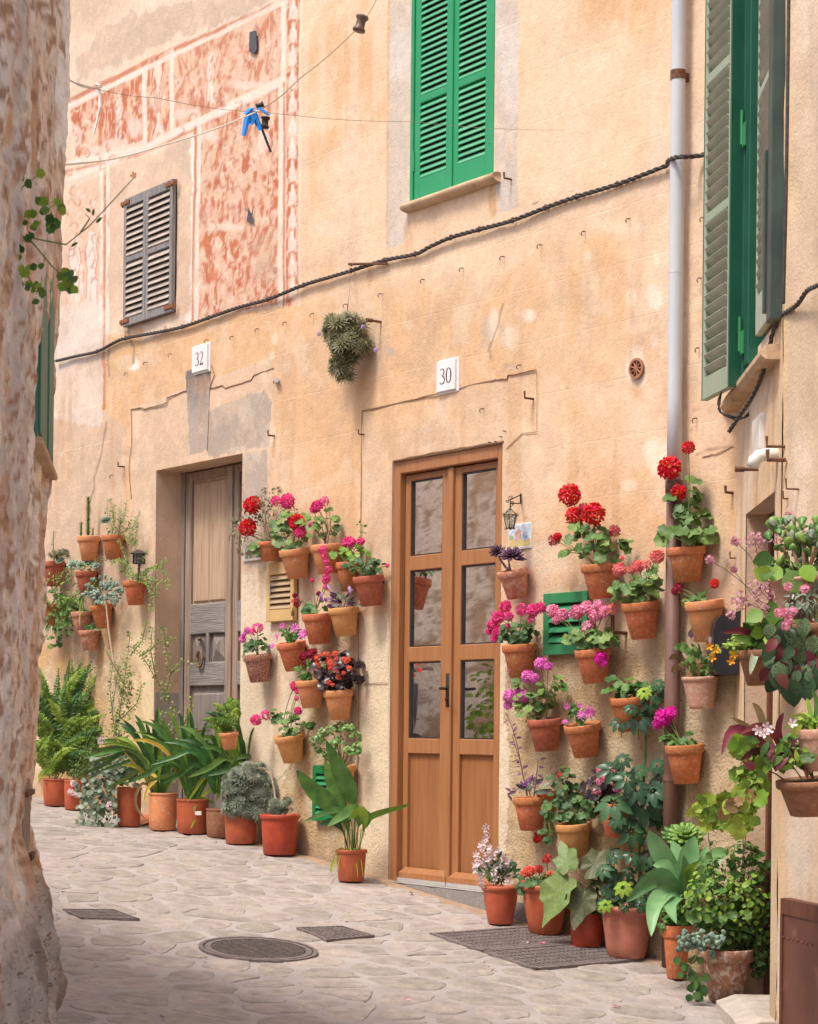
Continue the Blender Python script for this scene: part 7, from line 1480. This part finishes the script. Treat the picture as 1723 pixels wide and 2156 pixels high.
# round vent, elbow pipe, disc hooks
vp = W(1342, 776, .004); R6 = Vector(MW.n+(0,)).to_track_quat('Z', 'Y').to_matrix().to_4x4(); M = Matrix.Translation(vp) @ R6
t = thing('round_air_vent', 'small round terracotta air vent with star-shaped slots in a pale patch of plaster', 'vent', vp); rr_ = 22/(FPX/vp.y)
M_vent = mat('vent_clay', (.42, .19, .10), (.34, .15, .08), scale=30, bump=.2)
b = MB(); b.lathe([(rr_*.78, 0), (rr_*.78, .01), (rr_, .01), (rr_, 0)], 28, M); b.lathe([(.0005, .008), (rr_*.16, .008), (rr_*.16, 0)], 12, M); part('ring', b, M_vent, t); b = MB(); b.disc(rr_*.95, .001, 24, M); part('dark_hole', b, M_void, t)
b = MB()
for k in range(9): a = 2*pi*k/9; b.tube([M @ Vector((rr_*.1*cos(a), rr_*.1*sin(a), .005)), M @ Vector((rr_*.82*cos(a), rr_*.82*sin(a), .005))], .0042, 5)
part('spokes', b, M_vent, t, stuff=True)
p = RW.hit(1637, 968, .0); b = MB(); cpt = [RW.p(RW.uw(p)[0], w_, z_) for w_, z_ in ((-.02, p.z+.02), (.05, p.z+.02), (.07, p.z+.016), (.09, p.z-.002), (.098, p.z-.03))]
b.tube(cpt, .026, 14); single('drain_elbow', b, mat('white_plastic', (.76, .75, .70), (.70, .68, .62), rough=.35), 'white plastic elbow pipe poking out above the side door', 'pipe', smooth=True)
def hook(label, x, y, pl=MW, L=.045, upl=.03, r=.0045, up_=1, m=None):
    p = pl.hit(x, y, .0); u, _ = pl.uw(p); b = MB(); b.tube([pl.p(u, -.01, p.z), pl.p(u, L, p.z), pl.p(u, L+.002, p.z+upl*up_)], r, 6); return single('wall_hook', b, m or M_rust, label, 'hook', 'iron hooks in the house walls')
for x, y, l, pl, L, ul, r in ((580, 918, 'iron L hook right of the grey stone lintel over the old door', MW, .05, .03, .006), (263, 983, 'iron L hook at the far left of the old door surround', MW, .05, .03, .006), (1123, 840, 'iron L hook under the right end of the crack above the brown door', MW, .055, .035, .006), (768, 915, 'iron L hook on the left edge of the brown door surround', MW, .04, .025, .005), (1320, 1333, 'thick bent iron hook below the salmon geranium pot', MW, .09, .085, .010), (1078, 378, 'iron L hook right of the green shutter sill with wire hanging', MW, .05, .03, .006), (1545, 1038, 'iron hook close to the inner corner beside the tall red geranium', MW, .05, .03, .007), (1648, 940, 'upper of two iron hooks beside the white elbow pipe', RW, .06, .04, .006), (1650, 968, 'lower thicker hook of the pair beside the white elbow pipe', RW, .06, .04, .009), (1682, 1030, 'lone thin iron hook on the pale near wall', NW, .05, .04, .004), (1660, 1050, 'tiny hook at the edge of the pale near wall', NW, .02, .03, .004), (1552, 1175, 'small hook at the inner corner left of the side door', RW, .03, .03, .004)):
    hook(l, x, y, pl, L, ul, r)
M_disc = M_rust
for x, y, l, pl in ((803, 678, 'flat round-headed spike right of the hanging air plant', MW), (1598, 988, 'flat round-headed spike above the side door lintel', RW)):
    p = pl.hit(x, y, .0); u, _ = pl.uw(p); b = MB(); b.tube([pl.p(u, -.01, p.z), pl.p(u, .06, p.z)], .008, 8); b.tube([pl.p(u, .06, p.z), pl.p(u, .10, p.z)], .012, 8); single('wall_spike', b, M_rust, l, 'spike')
HL = ['tiny hook under the cable, just left of tile 32', 'tiny hook second left of tile 32', 'tiny hook by the white plaster chip far left', 'tiny hook low on the bare plaster left of old door', 'tiny hook just right of tile 32', 'tiny hook second to the right of tile 32', 'tiny hook above the white plastic cap', 'tiny hook between the white cap and the air plant', 'tiny hook left above the hanging air plant', 'tiny hook directly above the hanging air plant', 'tiny hook right above the air plant, under the iron bar', 'tiny hook below the left end of the green shutter sill', 'tiny hook below the middle of the grey plaster strip', 'tiny hook below the right side of the green shutters', 'tiny hook under the cable right of the green shutters', 'tiny hook midway between green shutters and drainpipe', 'tiny hook nearest the drainpipe on its left, under the cable', 'rusty stub right of the drainpipe beside the pipe joint', 'rusty stub right of the drainpipe level with the air vent', "rusty stub right of the drainpipe below the air vent's level", 'highest rusty stub between drainpipe and dark green shutter', 'tiny hook beside the small white cap', 'bent nail above the right end of the door crack', 'tiny hook below tile 30 over the brown door']
SMALL = [(363, 745), (311, 762), (270, 785), (240, 1000), (440, 715), (493, 708), (546, 692), (605, 678), (662, 660), (732, 640), (806, 618), (895, 588), (977, 564), (1062, 540), (1141, 515), (1234, 487), (1328, 460), (1478, 585), (1474, 732), (1468, 880), (1484, 458), (585, 800), (1098, 768), (1020, 860)]
for i, (x, y) in enumerate(SMALL):
    p = W(x, y, 0); u, _ = MW.uw(p); b = MB(); b.tube([MW.p(u, -.01, p.z), MW.p(u, .022, p.z-.004), MW.p(u+.003, .034, p.z-.016), MW.p(u+.003, .026, p.z-.026)], .0028, 6)
    single('wall_hook', b, M_rust, HL[i], 'hook', 'tiny rusty hooks below the cable')
p = W(1050, 925, 0); 
for k, (x, y) in enumerate(((1035, 932), (1048, 930), (1058, 920), (1066, 908))):
    q = W(x, y, 0); b = MB(); b.tube([q, q+Vector(MW.n+(0,))*.02], .003, 5); single('nail', b, M_rust, ('leftmost nail above the brown door corner', 'second nail from the left above the brown door corner', 'third nail above the brown door corner', 'rightmost and highest nail above the brown door corner')[k], 'nail', 'nails above the brown door')
b = MB(); b.tube([W(583, 800, .0), W(583, 800, .04)], .016, 10); single('white_cap', b, M_plq, 'small white plastic cap on the wall right of the grey stone lintel', 'cap')
# cables
M_cab = mat('black_cable', (.045, .038, .034), (.08, .065, .055), rough=.6, scale=60)
def cable(label, P, r=.0062, strands=3, tw=.14, m=None, clips=()):
    P = [Vector(p) for p in P]; Q = []
    for i in range(len(P)-1):
        n_ = max(1, int((P[i+1]-P[i]).length/.018))
        for k in range(n_):
            f = k/n_; p0, p1, p2, p3 = P[max(i-1, 0)], P[i], P[i+1], P[min(i+2, len(P)-1)]; Q.append(.5*((2*p1)+(-p0+p2)*f+(2*p0-5*p1+4*p2-p3)*f*f+(-p0+3*p1-3*p2+p3)*f**3))
    Q.append(P[-1]); t = thing('cable', label, 'cable', Q[0]); 
    for s in range(strands):
        R_ = []; L_ = 0
        for j, q in enumerate(Q):
            if j: L_ += (Q[j]-Q[j-1]).length
            T = (Q[min(j+1, len(Q)-1)]-Q[max(j-1, 0)]).normalized(); sd = T.cross(Vector((0, 0, 1))).normalized(); u2 = T.cross(sd); a = L_/tw*2*pi+s*2*pi/strands; R_.append(q+(sd*cos(a)+u2*sin(a))*r*(1.05 if strands > 1 else 0))
        part('strand', MB().tube(R_, r, 6), m or M_cab, t, True)
    for c_ in clips:
        b = MB(); c_ = Vector(c_); b.tube([c_+Vector((r*2.4*cos(a)*MW.a[0], r*2.4*cos(a)*MW.a[1], r*2.4*sin(a))) for a in np.linspace(-1.2, 4.6, 10)], .0035, 5); b.tube([c_-Vector(MW.n+(0,))*.02, c_+Vector((0, 0, r*2.4))], .004, 5); part('cable_clip', b, M_rust, t)
    return t
CB = [(118, 760), (160, 750), (205, 740), (240, 722), (265, 712), (330, 700), (385, 688), (440, 669), (500, 648), (565, 630), (640, 600), (700, 582), (740, 570), (810, 548), (875, 535), (905, 520), (950, 500), (1010, 483), (1080, 464), (1150, 437), (1215, 414), (1300, 388), (1385, 356), (1404, 348)]
cable('thick twisted black cable sagging across the whole ochre facade', [W(x, y, .022) for x, y in CB]+[W(1408, 338, .08), W(1425, 331, .125), W(1445, 330, .11), W(1465, 329, .04), W(1500, 322, .03)], clips=[W(x, y, .022) for x, y in ((205, 740), (265, 712), (385, 688), (440, 669), (565, 630), (640, 600), (740, 570), (810, 548), (875, 535), (950, 500), (1010, 483), (1080, 464), (1150, 437), (1215, 414), (1300, 388))])
b = MB(); b.tube([W(735, 556, .05), W(815, 555, .02)], .008, 6); b.tube([W(735, 556, .05), W(742, 560, .02)], .004, 5); single('iron_bar', b, M_rust, 'rusty iron bar lying along the cable left of the green shutters', 'bar')
dR = lambda x, y: D(x, y, 8.9-(x-1535)/188*1.35)
cable('frayed dark cable bundle dropping from upper right down past the shutter sill', [dR(x, y) for x, y in ((1760, 575), (1723, 600), (1700, 612), (1680, 640), (1655, 658), (1640, 672), (1628, 700), (1618, 745), (1605, 790), (1585, 835), (1562, 870), (1536, 908))], .0052, 3, .12)
cable('black looped wire hanging under the dark green shutter near the corner', [D(x, y, 9.05) for x, y in ((1520, 822), (1514, 850), (1518, 868), (1535, 876), (1558, 882), (1580, 870), (1600, 830), (1618, 800))], .004, 2, .2)
cable('thin black cable running down beside the grey-green window post', [RW.hit(x, y, .06) for x, y in ((1662, -40), (1659, 200), (1656, 400), (1652, 560), (1650, 640))] , .007, 1, 1)
# street-crossing wires
def wire(label, P, r, m, name='wire'):
    b = MB(); Q = []
    for i in range(len(P)-1):
        for k in range(8): f = k/8; Q.append(Vector(P[i]).lerp(Vector(P[i+1]), f)-Vector((0, 0, .012*sin(pi*f))))
    Q.append(Vector(P[-1])); b.tube(Q, r, 5); return single(name, b, m, label, name)
M_line = mat('white_line', (.75, .72, .68), (.6, .58, .55), rough=.7); M_wire = mat('thin_wire', (.32, .24, .19), (.25, .2, .16), rough=.6)
wire('thin washing line from the left wall to a nail right of the green shutters', [D(150, 171, 6.6), D(330, 206, 7.8), D(565, 237, 9.0), D(870, 256, 10.4), W(1190, 274, .02)], .0011, M_wire)
wire('white stretch of line with a rag knotted on it near the left wall', [D(148, 169, 6.58), D(215, 183, 7.0)], .003, M_line, 'line')
wire('cream rope rising from the left wall to the blue ribbon', [D(136, 347, 6.6), D(330, 310, 7.9), D(548, 232, 9.3)], .0032, mat('cream_rope', (.85, .78, .66), (.75, .66, .54), rough=.9), 'rope')
wire('brown cord climbing from the blue ribbon past a brown insulator to the top edge', [D(548, 232, 9.3), D(632, 165, 9.8), D(758, 55, 10.5), D(800, -14, 10.8)], .003, mat('brown_cord', (.30, .22, .16), (.42, .32, .24), rough=.9, scale=120), 'cord')
def cloth(label, pts, depth, m, wd=9, name='rag'):
    b = MB()
    for path in pts:
        vs = []; n_ = len(path)
        for i, (x, y) in enumerate(path):
            ww = wd*(1-.6*abs(i/(n_-1)-.4)); vs += [D(x-ww/2, y, depth+.02*sin(i*2)), D(x, y+1, depth-.015), D(x+ww/2, y, depth+.02*cos(i*2))]
        b.add(vs, [f for i in range(n_-1) for f in ((3*i, 3*i+1, 3*i+4, 3*i+3), (3*i+1, 3*i+2, 3*i+5, 3*i+4))])
    return single(name, b, m, label, name)
cloth('torn white rag knotted on the line near the left wall', [[(200, 174), (207, 178), (214, 176)], [(206, 176), (212, 196), (212, 225), (206, 250), (198, 282)]], 7.0, mat('white_rag', (.8, .79, .77), rough=.9), 7)
cloth('bright blue ribbon tied where the rope meets the cord', [[(518, 240), (530, 228), (545, 226), (566, 242)], [(528, 230), (520, 255), (514, 286)], [(534, 232), (540, 250), (548, 274)], [(526, 236), (532, 250), (530, 262)]], 9.25, mat('blue_ribbon', (.02, .22, .62), (.03, .28, .72), rough=.6), 15, 'ribbon')
b = MB(); b.tube([D(536, 235, 9.27), D(552, 270, 9.27), D(571, 320, 9.27)], .006, 6); single('black_rod', b, M_black, 'thin black rod dangling below the blue ribbon', 'rod')
def spool(label, x, y, dep, tilt, m, sz=1):
    c_ = D(x, y, dep); Mx = Matrix.Translation(c_) @ Matrix.Rotation(tilt, 4, 'Y'); b = MB(); k_ = sz; b.lathe([(0, -.04*k_), (.032*k_, -.04*k_), (.034*k_, -.03*k_), (.024*k_, -.018*k_), (.024*k_, .018*k_), (.034*k_, .03*k_), (.032*k_, .04*k_), (0, .04*k_)], 14, Mx); return single('insulator', b, m, label, 'insulator', smooth=True)
spool('brown spool insulator on the cord near the top of the picture', 760, 50, 10.45, .25, mat('brown_glaze', (.12, .07, .05), (.16, .1, .07), rough=.4)); spool('black spool insulator hanging beside the blue ribbon', 559, 258, 9.3, .1, M_black, .62); spool('small black insulator tied at the top of the blue ribbon', 548, 222, 9.35, 1.2, M_black, .45)
# small window-like holes in the painted wall
for x0_, x1_, ya_, yb, l in ((525, 543, 66, 112, 'small dark slot in the upper red painted panel'), ):
    b = MB(); q = [W(x, y, .012) for x, y in ((527, 68), (541, 64), (543, 104), (536, 114), (526, 108))]; b.add(q, [(0, 1, 2, 3, 4)]); b.add([v+Vector(MW.n+(0,))*.004 for v in q], [(4, 3, 2, 1, 0)]); single('wall_slot', b, mat('slate_hole', (.07, .07, .08), (.11, .11, .13)), l, 'slot')
b = MB(); b.add([W(x, y, .014) for x, y in ((524, 438), (530, 450), (536, 472), (528, 468), (520, 466))], [(0, 1, 2, 3, 4)]); b.tube([W(518, 440, .02), W(532, 452, .02), (W(534, 434, .02))], .003, 4); single('torn_bracket', b, MATS['slate_hole'], 'torn dark metal scrap nailed to the large lower red panel', 'bracket')
# drainpipe
M_zinc = mat('pale_zinc', (.50, .53, .56), (.60, .61, .62), rough=.5, scale=4, stretch=(1, 1, .35), bump=.1, spots=((.40, .36, .33), .63, 9)); M_cip = mat('brown_cast_pipe', (.13, .07, .055), (.20, .105, .08), rough=.55, scale=9, stretch=(1, 1, .3), bump=.3, spots=((.24, .15, .12), .6, 14))
pu, _ = MW.uw(W(1425, 500, .065)); pu2 = pu; t = thing('drainpipe', 'tall drainpipe, pale zinc above and brown cast iron below, near the inner corner', 'pipe', MW.p(pu, .065, gz(pu)))
zj = MW.uv(1422, 1012, .065)[1]; b = MB(); b.tube([MW.p(pu, .065, z) for z in np.linspace(zj, 7.2, 12)], .0345, 20); part('zinc_pipe', b, M_zinc, t, True)
b = MB(); b.tube([MW.p(pu2, .062, gz(pu)-.05), MW.p(pu2, .062, zj)], .0365, 20); b.tube([MW.p(pu2, .062, zj-.06), MW.p(pu2, .062, zj-.0)], .043, 20); lp_ = part('cast_iron_pipe', b, M_cip, t, True)
z_ = MW.uv(1425, 160, .065)[1]; b = MB(); b.tube([MW.p(pu, .065, z_-.022), MW.p(pu, .065, z_+.022)], .037, 20); b.pbox(MW, pu-.008, pu+.008, z_-.02, z_+.02, -.01, .04); part('pipe_clamp', b, M_rust, t)
z_ = MW.uv(1425, 574, .065)[1]; b = MB(); b.tube([MW.p(pu, .065, z_-.004), MW.p(pu, .065, z_+.004)], .0355, 20); part('pipe_joint', b, M_zinc, t); z_ = MW.uv(1408, 1640, .065)[1]; b = MB(); b.tube([MW.p(pu, .062, z_-.01), MW.p(pu, .062, z_+.02)], .040, 20); part('pipe_joint', b, M_cip, t)

# hanging air plant
ap = W(730, 735, .13); t = thing('air_plant', 'spiky grey-green air plant ball hanging on a wire above the number tiles', 'air plant', W(730, 800, .13)); hq = Q_(); hq.t = t; hq.p = ap; hq.sc = FPX/ap.y; hq.pl = MW; hq.dep = None; hq.at = lambda x, y, dw=0: W(x, y, .13+dw)
SPK = pr_ros(34, NEED, 4, 1.3)
whorls(hq, [(730, 690, 44, 26), (735, 725, 44, 28), (712, 700, 30, 30), (728, 765, 30, 24), (726, 795, 10, 14), (700, 670, 10, 8)], I_air, 210, .062, prot=SPK); bush(hq, [(730, 720, 34, 46)], I_air, [NEED], 260, .05, stems=False)
for x, y in ((765, 688), (672, 703), (792, 737)): inst('flower', matmesh('head2l', base('head21', HEADL[2]), F_lil), frame(W(x, y, .2), TOCAM, rv(1), 5/hq.sc), t)
b = MB(); b.tube([W(735, 560, .03), W(738, 600, .08), W(733, 650, .12)], .0014, 4); b.tube([W(732, 640, .12), W(733, 665, .13)], .003, 4); part('wire_hanger', b, M_rust, t)

# leafy branch hanging in front of the left wall
t = thing('hanging_branch', 'soft bright leafy branch with a yellow flower hanging in front of the left wall', 'branch', D(40, 500, 4.6)); hq = Q_(); hq.t = t; hq.p = D(0, 450, 4.6); hq.sc = FPX/4.6; hq.pl = LW; hq.dep = 4.6; hq.at = lambda x, y, dw=0: D(x, y, 4.6-dw)
b = MB()
for pts in ([(-40, 480), (60, 500), (140, 515), (190, 475), (250, 410), (285, 372)], [(-20, 420), (40, 400), (80, 370)], [(-20, 520), (50, 560), (80, 620)], [(60, 500), (110, 560), (150, 600)], [(-10, 300), (15, 290), (25, 310)], [(170, 490), (190, 460), (180, 450)]): b.tube([D(x, y, 4.6) for x, y in pts], .0022, 5, .001)
part('twig', b, M_stem, t, stuff=True)
for i in range(120):
    cx_, cy_, rx_, ry_ = random.choice(((60, 390, 34, 26), (20, 440, 30, 40), (70, 470, 50, 24), (50, 540, 40, 30), (20, 560, 26, 40), (80, 610, 16, 28), (125, 470, 18, 14), (145, 585, 10, 22), (5, 600, 20, 16), (18, 305, 8, 12), (100, 440, 30, 24)))
    leafobj('round' if i % 2 else 'ger1', ROUND if i % 2 else GER[1], random.choice((G_bright, G_mid, G_mid, G_bright)), D(cx_+U(-1, 1)*rx_, cy_+U(-1, 1)*ry_, 4.6+U(-.1, .1)), TOCAM+rv(.6), rv(1)+Vector((0, 0, -.5)), U(.014, .026), t)
for x, y in ((197, 455), (203, 470), (150, 520), (192, 448)): leafobj('ovl', OVL, G_mid, D(x, y, 4.6), TOCAM+rv(.3), Vector((U(-1, 1), 0, .3)), .02, t)
inst('flower_head', matmesh('blossom', base('floret', pr_floret(5, .9)), F_yel), frame(D(284, 371, 4.6), TOCAM, rv(1), .009), t); inst('flower_head', matmesh('blossom', base('floret', pr_floret(5, .9)), F_yel), frame(D(26, 318, 4.6), TOCAM, rv(1), .010), t)

# fallen petals and leaf litter on the paving
PLB = ['pink petals on the double grate', 'dark clump of litter on the paving by the brown door step', 'white petal on the double grate', 'pink petal on the paving in front of the double grate', 'pink petal near the bottom centre of the picture', 'magenta petal by the step stone at lower right', "pale leaf on the paving beside the grate's right end", 'crimson petals below the brown door step', 'brown litter beside the cast iron plant pot', 'brown litter beside the shiny red plastic pot', 'brown leaf in front of the rose bowl pot', 'brown leaves left of the old cracked pot', 'brown litter right of the cast iron plant pot', 'crimson petal at the bottom edge of the picture', 'crimson petal by the foot of the old stained pot']
PLI = iter(PLB)
for x, y, fm, n_ in ((1142, 1991, F_rose, 0), (870, 1885, M_soil, 1), (1110, 1990, F_white, 0), (1040, 2046, F_rose, 0), (860, 2110, F_rose, 0), (1650, 2105, F_mag, 0), (1535, 2010, G_yel, 0), (955, 1898, F_crim, 0), (745, 1835, G_brown, 0), (610, 1830, G_brown, 0), (1400, 2050, G_brown, 0), (1455, 2020, G_brown, 0), (830, 1880, G_brown, 0), (1300, 2125, F_crim, 0), (1560, 2130, F_crim, 0)):
    g_ = G(x, y)+Vector((0, 0, .014)); b = MB()
    for k in range(3): b.proto(OV, frame(g_+Vector((U(-.01, .01), U(-.01, .01), .001*k)), Vector((0, 0, 1))+rv(.3), rv(1), U(.014, .026)))
    single('fallen_petals', b, fm, next(PLI), 'petals', 'scattered petals and litter')
# green shrubs and a parked motor scooter across the street (seen mirrored in the door glass)
for k, (dx, lab) in enumerate(((-7.0, 'leafy shrub in a tub against the far rubble wall'), (-9.3, 'second leafy shrub further along the rubble wall'))):
    u_0 = MW.uw((LW.P0[0], LW.P0[1]))[0]+dx; p0 = MW.p(u_0, 3.4, gz(u_0)); t = thing('wall_shrub', lab, 'shrub', p0); hq = Q_(); hq.t = t; hq.p = p0+Vector((0, 0, .3)); hq.sc = 1; b = MB(); b.lathe([(0, 0), (.16, 0), (.2, .3), (.17, .3), (.15, .25)], 20, Matrix.Translation(p0)); part('tub', b, TC['plastic'], t, True)
    b = MB(); cloud(b, [OV, ROUND], p0+Vector((0, 0, .75)), (.3, .3, .5), 380, .06); part('foliage', b, I_brt, t, stuff=True)

u_0 = MW.uw((LW.P0[0], LW.P0[1]))[0]-8.35; p0 = MW.p(u_0, 3.05, gz(u_0)+.01); ax = Vector((MW.a[0], MW.a[1], 0)); t = thing('motor_scooter', 'dark motor scooter parked against the far rubble wall, mirrored in the door glass', 'scooter', p0)
for s_ in (-.6, .6):
    c_ = p0+ax*s_+Vector((0, 0, .24)); b = MB(); b.tube([c_+ax*.19*cos(a)+Vector((0, 0, .19*sin(a))) for a in np.linspace(0, 2*pi, 19)], .05, 8, cap=False); wh_ = part('wheel', b, M_black, t, True)
    b = MB(); b.tube([c_-Vector(MW.n+(0,))*.03, c_+Vector(MW.n+(0,))*.03], .09, 12); part('hub', b, M_alu, wh_)
b = MB(); b.tube([p0+ax*x+Vector((0, 0, z_)) for x, z_ in ((-.62, .62), (-.5, .55), (-.2, .5), (-.1, .3), (.25, .26), (.42, .5), (.5, .9))], .11, 10); part('body', b, mat('scooter_grey', (.10, .11, .13), (.14, .15, .17), rough=.3), t, True)
b = MB(); b.tube([p0+ax*-.65+Vector((0, 0, .76)), p0+ax*-.3+Vector((0, 0, .74)), p0+ax*.05+Vector((0, 0, .70))], .10, 10); part('seat', b, M_black, t, True)
b = MB(); b.tube([p0+ax*.6+Vector((0, 0, .25)), p0+ax*.48+Vector((0, 0, 1.0))], .025, 8); b.tube([p0+ax*.45+Vector((0, 0, 1.02))+Vector(MW.n+(0,))*q for q in (-.3, 0, .3)], .018, 8); part('handlebar', b, M_alu, t, True)
